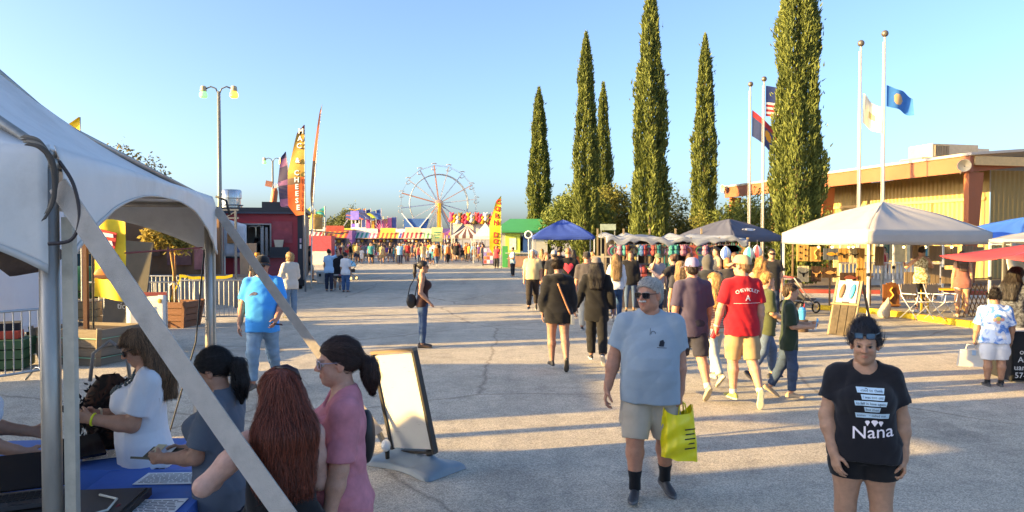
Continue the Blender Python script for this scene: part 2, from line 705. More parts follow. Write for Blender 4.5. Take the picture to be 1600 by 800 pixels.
def hair_mat():
 if 'hair' in MATS:
  return MATS['hair']
 m = mat('hair', rough=0.45, var=0.45, scale=30, bump=0.4, bscale=60, src='obj', stretch=(4, 4, 0.5), spec=0.35)
 n, l = m.node_tree.nodes, m.node_tree.links
 b = n['Principled BSDF']
 ge = n.new('ShaderNodeNewGeometry')
 mr = n.new('ShaderNodeMapRange')
 mr.inputs['To Min'].default_value = .45
 mr.inputs['To Max'].default_value = 1.75
 l.new(ge.outputs['Random Per Island'], mr.inputs['Value'])
 mu = n.new('ShaderNodeMixRGB')
 mu.blend_type = 'MULTIPLY'
 mu.inputs[0].default_value = 1
 l.new(b.inputs['Base Color'].links[0].from_socket, mu.inputs[1])
 l.new(mr.outputs[0], mu.inputs[2])
 l.new(mu.outputs[0], b.inputs['Base Color'])
 return m
def shoe_mat():
 return mat('shoe_leather', rough=0.55, var=0.1, scale=20, src='attr')
def unit(v):
 v = np.array(v, float)
 return v / max(1e-9, np.linalg.norm(v))
LIGHT, TAN, BROWN, PALE, RUDDY = (0.50, 0.29, 0.19), (0.42, 0.23, 0.14), (0.26, 0.135, 0.08), (0.56, 0.35, 0.25), (0.46, 0.22, 0.14)
def person(label, loc, face, h=1.72, g=1.0, fem=False, belly=0.0, bust=0.0, hip=0.0, vox=0.012, skin=TAN,
           ra=((.16, 0.02, -1), (.05, .22, -1)), la=((-.16, 0.02, -1), (-.05, .22, -1)),
           rl=((.05, .0, -1), (0.0, -.03, -1)), ll=((-.05, .0, -1), (0.0, -.03, -1)),
           rf=None, lf=None, head=(0, 0), lean=(0, 0),
           top=('tee', (.5, .5, .5)), bottom=('jeans', (.1, .15, .25)), shoe=((.03, .03, .03), (.5, .5, .5)), socks=None,
           hair=('short', (.05, .035, .025)), hat=None, glasses=None, curl=(0.35, 0.35), rt=(0, 1, 0), lt=(0, 1, 0),
           group=None, seed=1, top_mat=None, bottom_mat=None, loose=0.5, hem=None, neck=0.0, sit=None, tight=False, brow=None,
           age=0.0, sleeve=None, hd=1.0):
 """one person: an Empty at the feet with body, garments, shoes and hair. Local frame: +Y ahead, +X the person's right."""
 rng = random.Random(seed)
 root = thing('person', label, 'person', (loc[0], loc[1], 0), -R(face), group)
 fine = vox <= 0.0085
 Mt = Matrix.Rotation(R(lean[1]), 3, 'Y') @ Matrix.Rotation(-R(lean[0]), 3, 'X')
 mt = np.array(Mt)
 pel = np.array([0, 0, 0.0])          # hip centre, later lifted
 sw = (0.090 if fem else 0.100) * h * (1 + 0.45 * (g - 1))
 def T(x, y, z):                       # torso frame measured from the hip centre
  return pel + mt @ np.array([x, y, z])
 zsh = 0.288 * h                       # shoulder joints above the hip centre (hip centre at .515 h)
 S = {1: T(sw, -0.005 * h, zsh), -1: T(-sw, -0.005 * h, zsh)}
 ual, fal = 0.172 * h, 0.150 * h
 arm = {}
 for sgn, spec in ((1, ra), (-1, la)):
  e = S[sgn] + unit(spec[0]) * ual
  w = e + unit(spec[1]) * fal
  arm[sgn] = (S[sgn], e, w, unit(spec[2]) if len(spec) > 2 else unit(spec[1]))
 hw = (0.048 if fem else 0.046) * h * (1 + 0.5 * (g - 1))
 leg = {}
 for sgn, spec in ((1, rl), (-1, ll)):
  hj = T(sgn * hw, 0, -0.012 * h)
  kn = hj + unit(spec[0]) * 0.240 * h
  an = kn + unit(spec[1]) * 0.225 * h
  leg[sgn] = (hj, kn, an)
 fd = {1: unit(rf) if rf else unit((.14, 1, 0)), -1: unit(lf) if lf else unit((-.14, 1, 0))}
 flen = 0.160 * h
 foot = {}
 lowest = 1e9
 for sgn in (1, -1):
  f = fd[sgn]
  sx = unit(np.cross(f, (0, 0, 1)) if abs(f[2]) < 0.95 else (1, 0, 0))
  u = np.cross(sx, f)
  an = leg[sgn][2]
  o = an - u * 0.048 * h - f * 0.045 * h       # heel bottom
  foot[sgn] = (o, f, sx, u)
  for y in (0, flen):
   lowest = min(lowest, (o + f * y)[2])
 lift = -lowest if sit is None else sit
 dz = np.array([0, 0, lift])
 pel = pel + dz
 S = {k: v + dz for k, v in S.items()}
 arm = {k: (v[0] + dz, v[1] + dz, v[2] + dz, v[3]) for k, v in arm.items()}
 leg = {k: tuple(p + dz for p in v) for k, v in leg.items()}
 foot = {k: (v[0] + dz, *v[1:]) for k, v in foot.items()}
 nb = T(0, -0.004 * h, 0.322 * h)
 Mh = Matrix.Rotation(R(lean[1] * .4), 3, 'Y') @ Matrix.Rotation(-R(head[0]), 3, 'Z') @ Matrix.Rotation(R(head[1]), 3, 'X')
 mh = np.array(Mh)
 hs = hd * 0.138 * h / 0.23 * (1.0 if h > 1.55 else 1.0 + (1.55 - h) * 0.35)
 hc = nb + mt @ np.array([0, 0.010 * h, 0.052 * h]) + mh @ np.array([0, 0.012, 0.115]) * hs * 0.62
 def HP(x, y, z):
  return hc + mh @ (np.array([x, y, z]) * hs)
 b = belly
 if fem:
  tab = [(-.055, .080 + hip, .060, -.006), (-.01, .097 + hip, .070, -.010), (.035, .090 + hip * .7, .062 + b * .3, .0 + b * .3), (.085, .074 + b * .35, .052 + b * .6, .004 + b * .55),
               (.14, .074 + b * .25, .055 + b * .4, .004 + b * .35), (.19, .080, .056 + .0, .004), (.24, .086, .055, .0), (.285, .080, .046, -.004), (.315, .046, .036, -.006), (.345, .030, .030, -.004)]
 else:
  tab = [(-.055, .078 + hip, .060, -.004), (-.01, .090 + hip, .066, -.007), (.035, .086 + hip * .6, .060 + b * .35, .0 + b * .35), (.085, .082 + b * .35, .056 + b * .65, .004 + b * .65),
               (.14, .085 + b * .25, .058 + b * .5, .005 + b * .5), (.19, .092, .062 + b * .15, .006 + b * .15), (.24, .098, .060, .002), (.285, .088, .050, -.003), (.315, .052, .040, -.006), (.345, .034, .034, -.004)]
 tab = [(z * h, w * h * g ** .8, d * h * g ** .8, f * h) for z, w, d, f in tab]
 ag = g ** 0.7
 ar = [.0325 * h * ag * (0.9 if fem else 1), .030 * h * ag * (0.95 if fem else 1), .0245 * h * ag, .0255 * h * ag, .0165 * h * ag ** .5]
 lr = [.050 * h * g ** .8 * (1.06 if fem else 1), .045 * h * g ** .8 * (1.05 if fem else 1), .035 * h * g ** .5, .036 * h * g ** .5, .021 * h * g ** .3]
 def lerp(a, c, t):
  return a + (c - a) * t
 def arm_pts(s):
  A, E, W, _ = arm[s]
  return [A, lerp(A, E, .45), E, lerp(E, W, .3), W]
 def leg_pts(s):
  A, K, N = leg[s]
  back = np.array([0, -0.008 * h, 0])
  return [A, lerp(A, K, .4), K, lerp(K, N, .3) + back, N]
 fields = []
 def bounds(pts, pad):
  p = np.array(pts)
  return p.min(0) - pad, p.max(0) + pad
 kind = top[0]
 ztop_hem = None
 if kind != 'none':
  ext = max(max(t[1] for t in tab), max(t[2] + abs(t[3]) for t in tab)) + .06
  sl_frac = {'tee': .62, 'tank': -1, 'blouse': .7, 'long': 2.0, 'hoodie': 2.0}[kind] if sleeve is None else sleeve
  pts = [S[1], S[-1], T(0, 0, .36 * h), T(0, 0, -.16 * h)]
  for s in (1, -1):
   pts += [arm[s][1]] + ([arm[s][2]] if sl_frac > 1 else [])
  lo, hi = bounds(pts, .09 + .02 * h)
  lo = np.minimum(lo, T(0, 0, 0) - ext); hi = np.maximum(hi, T(0, 0, 0) + ext)
  if hem is not None:
   lo[2] = min(lo[2], T(0, 0, hem * h)[2] - .05)
  else:
   lo[2] = T(0, 0, -.12 * h)[2] - .05
  Fd = Field(lo, hi, vox * 1.25)
  mg = .010 if tight else (.016 if kind in ('tee', 'tank', 'blouse') else .028)
  zs = [t[0] for t in tab]
  wt, dt = [t[1] for t in tab], [t[2] for t in tab]
  ctab = []
  hz = (hem if hem is not None else -.075) * h
  rows = [(hz - .02,) + tab[0][1:]] + tab if hz < zs[0] else tab
  for i, (z, w, d, f) in enumerate(rows):
   above = [r for r in rows if r[0] >= z and r[0] < .27 * h]
   if above:
    front = max(r[2] + r[3] for r in above)
    backm = min(r[3] - r[2] for r in above)
    wm = max(r[1] for r in above)
    f2, d2 = (front + backm) / 2, (front - backm) / 2
    L = loose if z < .22 * h else 0
    w, d, f = lerp(w, max(w, wm), L), lerp(d, max(d, d2), L), lerp(f, f2, L)
   m_ = mg if z < .28 * h else mg * .6
   if z < .06 * h:
    w = max(w, hw + lr[0] + (.022 if bottom[0] in ('shorts', 'pants') else .012))
    d = max(d, lr[0] + .016 + (.01 if bottom[0] == 'shorts' else 0))
   ctab.append((z, w + m_, d + m_, f))
  Fd.loft(pel, Mt, ctab, k=.03, zcut=hz, wav=.004, seed=seed)
  if bust:
   for s in (1, -1):
    Fd.ell(T(s * .045 * h, .050 * h + bust * .4 * h + .004, .205 * h), (.050 * h + bust * .2 * h, .036 * h + bust * h * .6 + mg, .05 * h + bust * .3 * h), Mt, k=.05)
   if kind != 'tank':
    Fd.ell(T(0, .05 * h + bust * .35 * h, .20 * h), (.05 * h, .035 * h + bust * .6 * h, .045 * h), Mt, k=.05)
  if sl_frac >= 0:
   for s in (1, -1):
    Fd.cone(T(s * .022 * h, -.012 * h, .312 * h), S[s] + np.array([0, 0, .004]), .026 * h + mg * .6, .026 * h * ag + mg * .7, k=.05)
  for s in (1, -1):
   A, E, W, _ = arm[s]
   if sl_frac < 0:
    Fd.cone(T(s * .06 * h, -.005 * h, .19 * h), T(s * .066 * h, -.004 * h, .318 * h), .028, .017, k=.02)
   elif sl_frac < 1:
    e2 = lerp(A, E, sl_frac)
    Fd.cone(A, e2, ar[0] + mg * .8, lerp(ar[0], ar[2], sl_frac) + mg + (.012 if not tight else .004), k=.035, flat=True)
   else:
    p = arm_pts(s)
    Fd.chain([p[0], p[1], p[2], p[3], lerp(p[3], p[4], .85)], [ar[0] + mg, ar[1] + mg + .006, ar[2] + mg + .008, ar[3] + mg + .006, ar[4] + mg + .004], k=.035, flat=True)
  if kind == 'hoodie':
   Fd.ell(T(0, -.045 * h, .318 * h), (.085 * h * .9, .035 * h, .032 * h), Mt, k=.03)
  nd = neck
  if kind != 'hoodie':
   Fd.ell(T(0, .012 * h + nd * .35 * h, .345 * h), (.043 * h + nd * .25 * h, .045 * h + nd * .3 * h, .030 * h + nd * h), Mt, k=.008, op='s')
  Fd.wrinkle(.0088 if not tight else .003, seed * 7 + 1, freq=(17, 17, 13))
  Fd.wrinkle(.0020 if not tight else .001, seed * 7 + 2, freq=(34, 34, 22))
  V, Q = Fd.mesh()
  fields.append(Fd)
  tname = {'tee': 'shirt', 'tank': 'tank_top', 'blouse': 'blouse', 'long': 'long_sleeved_shirt', 'hoodie': 'hooded_jacket'}[kind]
  top_o = np_obj(tname, V, Q, top_mat or cloth_mat(), root, color=top[1])
 else:
  top_o = None
 bk = bottom[0]
 cutf = {'jeans': 1.94, 'pants': 1.94, 'shorts': .88, 'short_shorts': .34, 'capri': 1.45, 'leggings': 1.9, 'skirt': .8}[bk]
 if len(bottom) > 2:
  cutf = bottom[2]
 pts = [T(0, 0, .09 * h), T(.12 * h * g, .1 * h * g, 0), T(-.12 * h * g, -.1 * h * g, 0)]
 for s in (1, -1):
  pts += [leg[s][1]] + ([leg[s][2]] if cutf > 1 else [])
 lo, hi = bounds(pts, .10 * h * g ** .8)
 Fd = Field(lo, hi, vox * 1.3)
 mg = {'jeans': .011, 'pants': .018, 'shorts': .024, 'short_shorts': .014, 'capri': .01, 'leggings': .005, 'skirt': .02}[bk]
 rows = [t for t in tab if t[0] < .10 * h]
 Fd.loft(pel, Mt, [(z, w + mg * .55, d + mg * .55, f) for z, w, d, f in rows], k=.03)
 for s in (1, -1):
  p = leg_pts(s)
  A, K, N = leg[s]
  if cutf <= 1:
   e2 = lerp(A, K, cutf)
   fl = 0.012 if bk == 'shorts' else 0.004
   Fd.cone(A, lerp(A, K, cutf * .5), lr[0] + mg, lerp(lr[0], lr[1], min(1, cutf)) + mg + fl * .5, k=.035)
   Fd.cone(lerp(A, K, cutf * .5), e2, lerp(lr[0], lr[1], min(1, cutf)) + mg + fl * .5, lerp(lr[0], lr[2], cutf) + mg + fl, k=.03, flat=True)
  else:
   w_an = {'jeans': .036 * h, 'pants': .040 * h, 'capri': .034 * h, 'leggings': .023 * h}[bk]
   end = lerp(K, N, cutf - 1)
   rr = [lr[0] + mg, lr[1] + mg, lr[2] + mg + (.006 if bk != 'leggings' else 0), lerp(lr[3] + mg, w_an, .4), lerp(lr[3] + mg, w_an, cutf - 1)]
   Fd.chain([p[0], p[1], p[2], lerp(p[2], end, .4), end], rr, k=.03, flat=True)
  if bk in ('shorts',):
   m_ = lerp(A, K, .6)
   Fd.ell(m_ + np.array([s * (lr[1] + mg), -.01, 0]), (.016, .05, .06), None, k=.01)
 if bk != 'leggings':
  Fd.wrinkle(.0055, seed * 5 + 3, freq=(15, 15, 30))
  Fd.wrinkle(.0018, seed * 5 + 4, freq=(36, 36, 40))
 else:
  Fd.wrinkle(.0015, seed * 5 + 3)
 V, Q = Fd.mesh()
 hid = fields[0].at(V) < -.010 if fields else None
 fields.append(Fd)
 bname = {'jeans': 'jeans', 'pants': 'trousers', 'shorts': 'shorts', 'short_shorts': 'shorts', 'capri': 'trousers', 'leggings': 'leggings', 'skirt': 'skirt'}[bk]
 np_obj(bname, V, Q, bottom_mat or (denim_mat() if bk in ('jeans',) else cloth_mat()), root, color=bottom[1], drop=hid)
 for s in (1, -1):
  o, f, sx, u = foot[s]
  c = [o, o + f * flen, o + sx * .05, o - sx * .05, o + u * .11]
  lo, hi = bounds(c + [x + u * .03 for x in c], .03)
  Fd = Field(lo, hi, vox)
  X = Fd.ax[0][:, None, None] - o[0]; Y = Fd.ax[1][None, :, None] - o[1]; Z = Fd.ax[2][None, None, :] - o[2]
  a, y, z = (q[0] * X + q[1] * Y + q[2] * Z for q in (sx, f, u))
  yt = np.array([-.06, 0, .12, .33, .5, .74, .9, 1.0, 1.05]) * flen
  wt = np.array([.006, .027, .033, .034, .038, .043, .036, .020, .005]) * h / 1.72
  ht = np.array([.02, .065, .082, .085, .068, .050, .042, .03, .012]) * h / 1.72
  w = np.interp(y, yt, wt); t = np.interp(y, yt, ht)
  d = (np.power(np.abs(a / w) ** 2.6 + np.abs(np.maximum(z, 0) / t) ** 2.6, 1 / 2.6) - 1) * np.minimum(w, t)
  d = np.maximum(d, -z)
  d = np.maximum(d, np.maximum(y - flen * 1.05, -y - .06 * flen))
  Fd.F = np.minimum(Fd.F, d).astype(np.float32)
  an = leg[s][2]
  if socks or bk in ('shorts', 'short_shorts'):
   Fd.cone(an + u * .02, an - u * .02, .03 * h / 1.72, .034 * h / 1.72, k=.015, flat_a=True)
  V, Q = Fd.mesh()
  zz = (V - o) @ u
  col = np.where((zz < .024 * h / 1.72)[:, None], np.array(shoe[1])[None], np.array(shoe[0])[None])
  np_obj('shoe', V, Q, shoe_mat(), root, col=col)
  if socks:
   m = MB()
   A, K, N = leg[s]
   top_s = lerp(N, K, socks[1])
   m.tube([N - u * .02, lerp(N, top_s, .5), top_s], [lr[4] + .009, lr[4] + .008, lerp(lr[4], lr[3], socks[1] * 1.2) + .006], 14)
   m.build('sock', cloth_mat(), root, smooth=True, color=socks[0])
 pts = [S[1], S[-1], HP(.1, .13, .14), HP(-.1, -.12, .14), HP(0, .14, 0), HP(0, -.14, 0)]
 for s in (1, -1):
  A, E, W, hd = arm[s]
  pts += [E, W, W + hd * .12 * h] + list(leg[s])
 lo, hi = bounds(pts, .05)
 lo = np.minimum(lo, T(0, 0, 0) - max(t[1] for t in tab) - .02)
 hi = np.maximum(hi, T(0, 0, 0) + np.array([max(t[1] for t in tab), max(t[2] + t[3] for t in tab), 0]) + .02)
 lo[2] = min(leg[1][2][2], leg[-1][2][2]) - .03
 Fd = Field(lo, hi, vox)
 Fd.loft(pel, Mt, tab, k=.03)
 if bust:
  for s in (1, -1):
   Fd.ell(T(s * .045 * h, .050 * h + bust * .4 * h, .205 * h), (.047 * h, .034 * h + bust * h * .6, .046 * h), Mt, k=.03)
 Fd.cone(nb + mt @ np.array([0, -.01 * h, -.025 * h]), HP(0, -.018, -.045), (.033 if not fem else .029) * h * g ** .4, (.0345 if not fem else .029) * h * g ** .3, k=.03)
 for s in (1, -1):
  Fd.cone(T(s * .03 * h, -.01 * h, .315 * h), S[s], .028 * h, .030 * h * ag, k=.04)
  Fd.chain(arm_pts(s), [r_ * (.85 if kind in ('long', 'hoodie') and i_ < 4 else 1) for i_, r_ in enumerate(ar)], k=.025)
  Fd.chain(leg_pts(s), [r_ * (.8 if cutf > 1 and i_ < 4 else 1) for i_, r_ in enumerate(lr)], k=.025)
 E = lambda c, r, k=.012, op='u': Fd.ell(HP(*c), np.array(r) * hs, mh, k=k * hs, op=op)
 K = lambda a, bb, r1, r2, k=.01, op='u': Fd.cone(HP(*a), HP(*bb), r1 * hs, r2 * hs, k=k * hs, op=op)
 E((0, -.014, .036), (.073, .094, .080))
 E((0, .022, -.034), (.057 + .006 * (g > 1.15 and not fem), .067, .078), k=.03)
 E((0, .060, -.088), (.026, .024, .022), k=.03)
 for s in (1, -1):
  E((s * .042, .014, -.062), ((.020 + .008 * (g > 1.15)) if not fem else .017, .03, .03), k=.03)
  if fine:
   E((s * .033, .066, -.024), (.022, .018, .022), k=.02)
   E((s * .031, .101, .004), (.019, .016, .0125), k=.014, op='s')
  E((s * .076, -.006, -.008), (.011, .021, .033), k=.008)
 if vox < .016:
  K((-.032, .083, .023), (.032, .083, .023), .009, .009, k=.02)
  K((0, .089, .012), (0, .108, -.020), .0075, .0125, k=.012)
  for s in (1, -1):
   E((s * .0125, .096, -.026), (.0085, .010, .008), k=.008)
 if fine:
  K((-.019, .080, -.052 - .007 * age), (0, .0885, -.0515), .005, .0072, k=.006)
  K((.019, .080, -.052 - .007 * age), (0, .0885, -.0515), .005, .0072, k=.006)
  K((-.017, .080, -.060 - .005 * age), (0, .087, -.0625), .005, .0078, k=.006)
  K((.017, .080, -.060 - .005 * age), (0, .087, -.0625), .005, .0078, k=.006)
  K((-.016, .096, -.0565), (.016, .096, -.0565), .0035, .0035, k=.004, op='s')
 else:
  K((-.016, .082, -.056), (.016, .082, -.056), .010, .010, k=.012)
 if age > 0:
  for s in (1, -1):
   K((s * .022, .098, -.022), (s * .034, .084, -.052), .004, .004, k=.01, op='s')
 hl = h / 1.75
 for s in (1, -1):
  A, Eb, W, f = arm[s]
  th = np.array(rt if s == 1 else lt, float)
  sd_ = unit(th - f * (th @ f) + np.array([1e-4, 0, 1e-5]))
  nn = np.cross(f, sd_) * (-1 if s == 1 else 1)
  cu = curl[0] if s == 1 else curl[1]
  if vox > .0125:
   Fd.cone(W, W + f * .075 * hl, .021 * hl, .027 * hl, k=.02)
   Fd.cone(W + f * .075 * hl, W + f * .13 * hl + nn * .05 * cu, .026 * hl, .014 * hl, k=.02)
  else:
   Fd.cone(lerp(Eb, W, .85), W + f * .02 * hl, .017 * h * ag ** .5, .021 * hl, k=.02)
   for i, off in enumerate((.030, .010, -.010, -.028)):
    L = (.088, .092, .087, .078)[i] * hl
    k0 = W + f * .012 * hl + sd_ * off * .62 * hl
    k1 = W + f * L + sd_ * off * hl
    Fd.cone(k0, k1, .015 * hl, .0115 * hl, k=.012 * hl)
    ang = cu * 1.0
    p0 = k1
    for j, (pl, r0, r1) in enumerate(((.042, .0098, .0088), (.027, .0088, .008), (.022, .008, .0068))):
     pl *= (.95, 1.05, 1.0, .8)[i]
     dv = f * math.cos(ang) + nn * math.sin(ang) + sd_ * off * .8
     p1 = p0 + unit(dv) * pl * hl
     Fd.cone(p0, p1, r0 * hl, r1 * hl, k=.004)
     p0 = p1
     ang += cu * (1.35 if j == 0 else 1.0)
   t0 = W + f * .022 * hl + sd_ * .018 * hl + nn * .006
   t1 = t0 + unit(f * .62 + sd_ * .55 + nn * .35) * .046 * hl
   t2 = t1 + unit(f * .85 + sd_ * .15 + nn * (.2 + cu)) * .034 * hl
   t3 = t2 + unit(f * .85 - sd_ * .1 + nn * (.3 + cu)) * .024 * hl
   Fd.cone(t0, t1, .016 * hl, .0125 * hl, k=.012)
   Fd.cone(t1, t2, .0122 * hl, .0105 * hl, k=.005)
   Fd.cone(t2, t3, .0105 * hl, .008 * hl, k=.004)
 V, Q = Fd.mesh()
 hidden = np.zeros(len(V), bool)
 for q in fields:
  hidden |= q.at(V) < -.012
 col = np.tile(np.array(skin), (len(V), 1))
 lp = (V - hc) @ mh / hs
 if vox < .016:
  fx, fy, fz = lp[:, 0], lp[:, 1], lp[:, 2]
  front = fy > .05
  nose = np.exp(-((fx / .02) ** 2 + ((fy - .105) / .02) ** 2 + ((fz + .02) / .02) ** 2))
  chk = np.exp(-(((np.abs(fx) - .04) / .02) ** 2 + ((fz + .022) / .018) ** 2)) * front
  earm = np.exp(-(((np.abs(fx) - .08) / .012) ** 2 + ((fz + .01) / .03) ** 2 + (fy / .03) ** 2))
  red = np.clip(nose * .6 + chk * .4 + earm * .5, 0, 1)[:, None]
  col = col * (1 - red) + col * np.array([1.12, .78, .72]) * red
 if fine:
  lips = np.exp(-((fx / .022) ** 4 + ((fz + .0565) / .0095) ** 4)) * (fy > .072)
  lc = np.array([skin[0] * .85, skin[1] * .50, skin[2] * .52])
  col = col * (1 - lips[:, None] * .8) + lc * lips[:, None] * .8
  bc = np.array(brow if brow else hair[1])
  br = np.exp(-(((np.abs(fx) - .030) / .018) ** 4 + ((fz - .027 + np.abs(np.abs(fx) - .03) * .18) / .0048) ** 2)) * (fy > .066)
  col = col * (1 - br[:, None] * .8) + bc * br[:, None] * .8
  if hair[0] not in ('bald',):
   pass
 ext = None
 if fine and not (glasses and glasses[0] == 'sun'):
  ev, ef, ec = [], [], []
  for s in (1, -1):
   o_ = len(ev)
   n, m = 12, 9
   for i in range(m + 1):
    a = math.pi * i / m
    for k_ in range(n):
     an = 2 * math.pi * k_ / n
     d = (math.sin(a) * math.cos(an), math.cos(a), math.sin(a) * math.sin(an))
     ev.append(HP(s * .031 + d[0] * .0135, .0745 + d[1] * .0135, .0045 + d[2] * .0110))
     ec.append((.008, .006, .005) if i <= 1 else ((.05, .028, .015) if i == 2 else (.62, .56, .52)))
   for i in range(m):
    for k_ in range(n):
     k2 = (k_ + 1) % n
     ef.append((o_ + i * n + k_, o_ + i * n + k2, o_ + (i + 1) * n + k2, o_ + (i + 1) * n + k_))
   o_ = len(ev)
   for i in range(9):
    t = i / 8
    xx = s * .031 + (t - .5) * .032
    zz = .0045 + .0085 * math.sin(math.pi * t) ** .8
    yy = .0895 - .006 * abs(t - .5) * 2
    for dz_, dy_ in ((.0030, -.002), (-.0008, .0012)):
     ev.append(HP(xx, yy + dy_, zz + dz_))
     ec.append((.05, .03, .025))
   for i in range(8):
    ef.append((o_ + i * 2, o_ + i * 2 + 2, o_ + i * 2 + 3, o_ + i * 2 + 1))
  ext = (ev, ef, ec)
 np_obj('body', V, Q, skin_mat(), root, col=col, drop=hidden if vox < .024 else None, extra=ext)
 hk = hair[0]
 if hk != 'bald':
  pts = [HP(.12, .12, .14), HP(-.12, -.14, -.12), HP(.12, -.14, .14), HP(-.12, .12, -.12)]
  long = hk in ('long', 'very_long', 'pony', 'highpony', 'curly_long')
  if long:
   dl = {'long': .24, 'very_long': .40, 'pony': .24, 'highpony': .26, 'curly_long': .28}[hk] * h / 1.65
   if len(hair) > 2:
    dl = hair[2]
   dn = HP(0, -.06, -.06) + np.array([0, 0, -dl])
   pts += [dn + mt @ np.array([.15, -.12, 0]), dn + mt @ np.array([-.15, .1, 0])]
  lo, hi = bounds(pts, .05)
  Hd = Field(lo, hi, vox)
  EH = lambda c, r, k=.012, op='u': Hd.ell(HP(*c), np.array(r) * hs, mh, k=k * hs, op=op)
  tk = {'short': .006, 'buzz': .004, 'bob': .016, 'bun': .007}.get(hk, .013)
  EH((0, -.016, .038), (.073 + tk, .095 + tk, .081 + tk))
  if hk in ('short', 'bob'):
   EH((0, -.06, -.02), (.062 + tk * .5, .05 + tk * .5, .06), k=.02)
  if hk == 'bob':
   for s in (1, -1):
    EH((s * .068, -.012, -.035), (.02, .05, .075), k=.02)
   EH((0, -.07, -.045), (.07, .04, .07), k=.03)
  if hk in ('short', 'buzz', 'bun', 'pony', 'highpony'):
   a0, sl0 = (.010, .80) if hk in ('short', 'buzz') else ((.002, 1.0) if hk == 'bun' else (-.012, 1.0))
   def cut(X, Y, Z):
    x, y, z = X - hc[0], Y - hc[1], Z - hc[2]
    ly = (mh[0, 1] * x + mh[1, 1] * y + mh[2, 1] * z) / hs
    lz = (mh[0, 2] * x + mh[1, 2] * y + mh[2, 2] * z) / hs
    return np.where(ly > -.02, a0 + sl0 * ly - lz, np.maximum(a0 + sl0 * -.02 - lz + (ly + .02) * 1.25, -.085 - lz)) * hs * .8
   Hd.keep(cut)
  else:
   def cut(X, Y, Z):
    x, y, z = X - hc[0], Y - hc[1], Z - hc[2]
    ly = (mh[0, 1] * x + mh[1, 1] * y + mh[2, 1] * z) / hs
    lz = (mh[0, 2] * x + mh[1, 2] * y + mh[2, 2] * z) / hs
    return (np.minimum(ly - .035, .062 - lz + (ly - .08) * .6)) * hs * .8
   Hd.keep(cut)
  if hk in ('long', 'very_long', 'curly_long'):
   for s in (1, -1):
    a = HP(s * .060, -.045, -.01)
    m_ = nb + mt @ np.array([s * .085, -.055, .015])
    e_ = nb + mt @ np.array([s * .10, -.055 if hk != 'long' else -.03, -dl * .75])
    Hd.cone(a, m_, .032 * hs, .040, k=.03)
    Hd.cone(m_, e_, .040, .028, k=.03)
   a = HP(0, -.075, .0)
   m_ = nb + mt @ np.array([0, -.075 - .02 * g, -.02])
   e_ = nb + mt @ np.array([0, -.085 - .035 * g, -dl])
   for q in (-.055, 0, .055):
    o_ = mt @ np.array([q, 0, 0])
    Hd.cone(a + o_ * .6, m_ + o_ * 1.2, .045 * hs, .048, k=.05)
    Hd.cone(m_ + o_ * 1.2, e_ + o_ * 1.1, .048, .030, k=.05)
  if hk in ('pony', 'highpony'):
   zz = .0 if hk == 'pony' else .06
   a = HP(0, -.115, zz)
   m_ = HP(0, -.165, zz - .03)
   e_ = m_ + np.array([0, 0, -dl]) + mt @ np.array([0, -.01, 0])
   Hd.cone(a, m_, .022, .032, k=.02)
   Hd.cone(m_, lerp(m_, e_, .5), .032, .036, k=.02)
   Hd.cone(lerp(m_, e_, .5), e_, .036, .010, k=.02)
  if hk == 'bun':
   EH((.01, -.085, .105), (.055, .05, .04), k=.015)
   for s in (1, -1):
    EH((s * .072, -.030, .012), (.018, .045, .048), k=.02)
  if hat and hat[0] in ('cap', 'backcap', 'cowboy'):
   Hd.keep(lambda X, Y, Z: ((mh[0, 2] * (X - hc[0]) + mh[1, 2] * (Y - hc[1]) + mh[2, 2] * (Z - hc[2])) - .040 * hs))
  Hd.wrinkle(.003 if hk not in ('curly_long',) else .014, seed + 17, freq=(70, 70, 9) if hk != 'curly_long' else (40, 40, 40), hair=True)
  if vox <= .013:
   Hd.wrinkle(.0012, seed + 18, freq=(150, 150, 14), hair=True)
  V, Q = Hd.mesh()
  lk = None
  if vox <= .0125 and len(V):
   lk = locks(Hd, V, hc, mh, hs, hk, seed, 1 if vox <= .0085 else .45)
  np_obj('hair', V, Q, hair_mat(), root, color=hair[1], extra=lk)
 if hat:
  m = MB()
  MH = Matrix([list(r) for r in mh])
  def hp(x, y, z):
   return Vector(HP(x, y, z))
  if hat[0] in ('cap', 'backcap', 'visor'):
   rows, n = 8, 20
   vs, fs = [], []
   sg = 1 if hat[0] != 'backcap' else -1
   for i in range(rows + 1):
    t = i / rows
    zz = .030 + .102 * math.sin(t * math.pi / 2)
    rr = math.cos(t * math.pi / 2) ** .62
    for k_ in range(n):
     a = 2 * math.pi * k_ / n
     vs.append(hp(.089 * rr * math.cos(a), -.012 + .112 * rr * math.sin(a), zz + .012 * math.sin(a) * (1 - t) * sg))
   for i in range(rows):
    for k_ in range(n):
     k2 = (k_ + 1) % n
     fs.append((i * n + k_, i * n + k2, (i + 1) * n + k2, (i + 1) * n + k_))
   m.add(vs, fs)
   def br(u, v):
    a = (u - .5) * 2.3
    r_ = .088 + v * .085 * math.cos(a * .62) ** .5
    return hp(r_ * math.sin(a) * .92, -.012 + sg * (.022 + r_ * math.cos(a) * 1.02), .038 - .020 * v - .018 * math.sin(a) ** 2 * (.4 + v))
   m.mat(1).grid(br, 12, 5, thick=.004)
   o = m.build('cap', [cloth_mat(), mat('cap_brim', rough=.8, src='obj', var=.1)], root, smooth='all', color=hat[1])
  elif hat[0] == 'cowboy':
   prof = [(0.001, .145), (.03, .150), (.062, .143), (.074, .115), (.083, .05)]
   n = 22
   vs, fs = [], []
   rows = [(.02, .125), (.05, .150), (.068, .142), (.078, .10), (.086, .045), (.12, .040), (.17, .045), (.172, .040), (.12, .034), (.088, .036)]
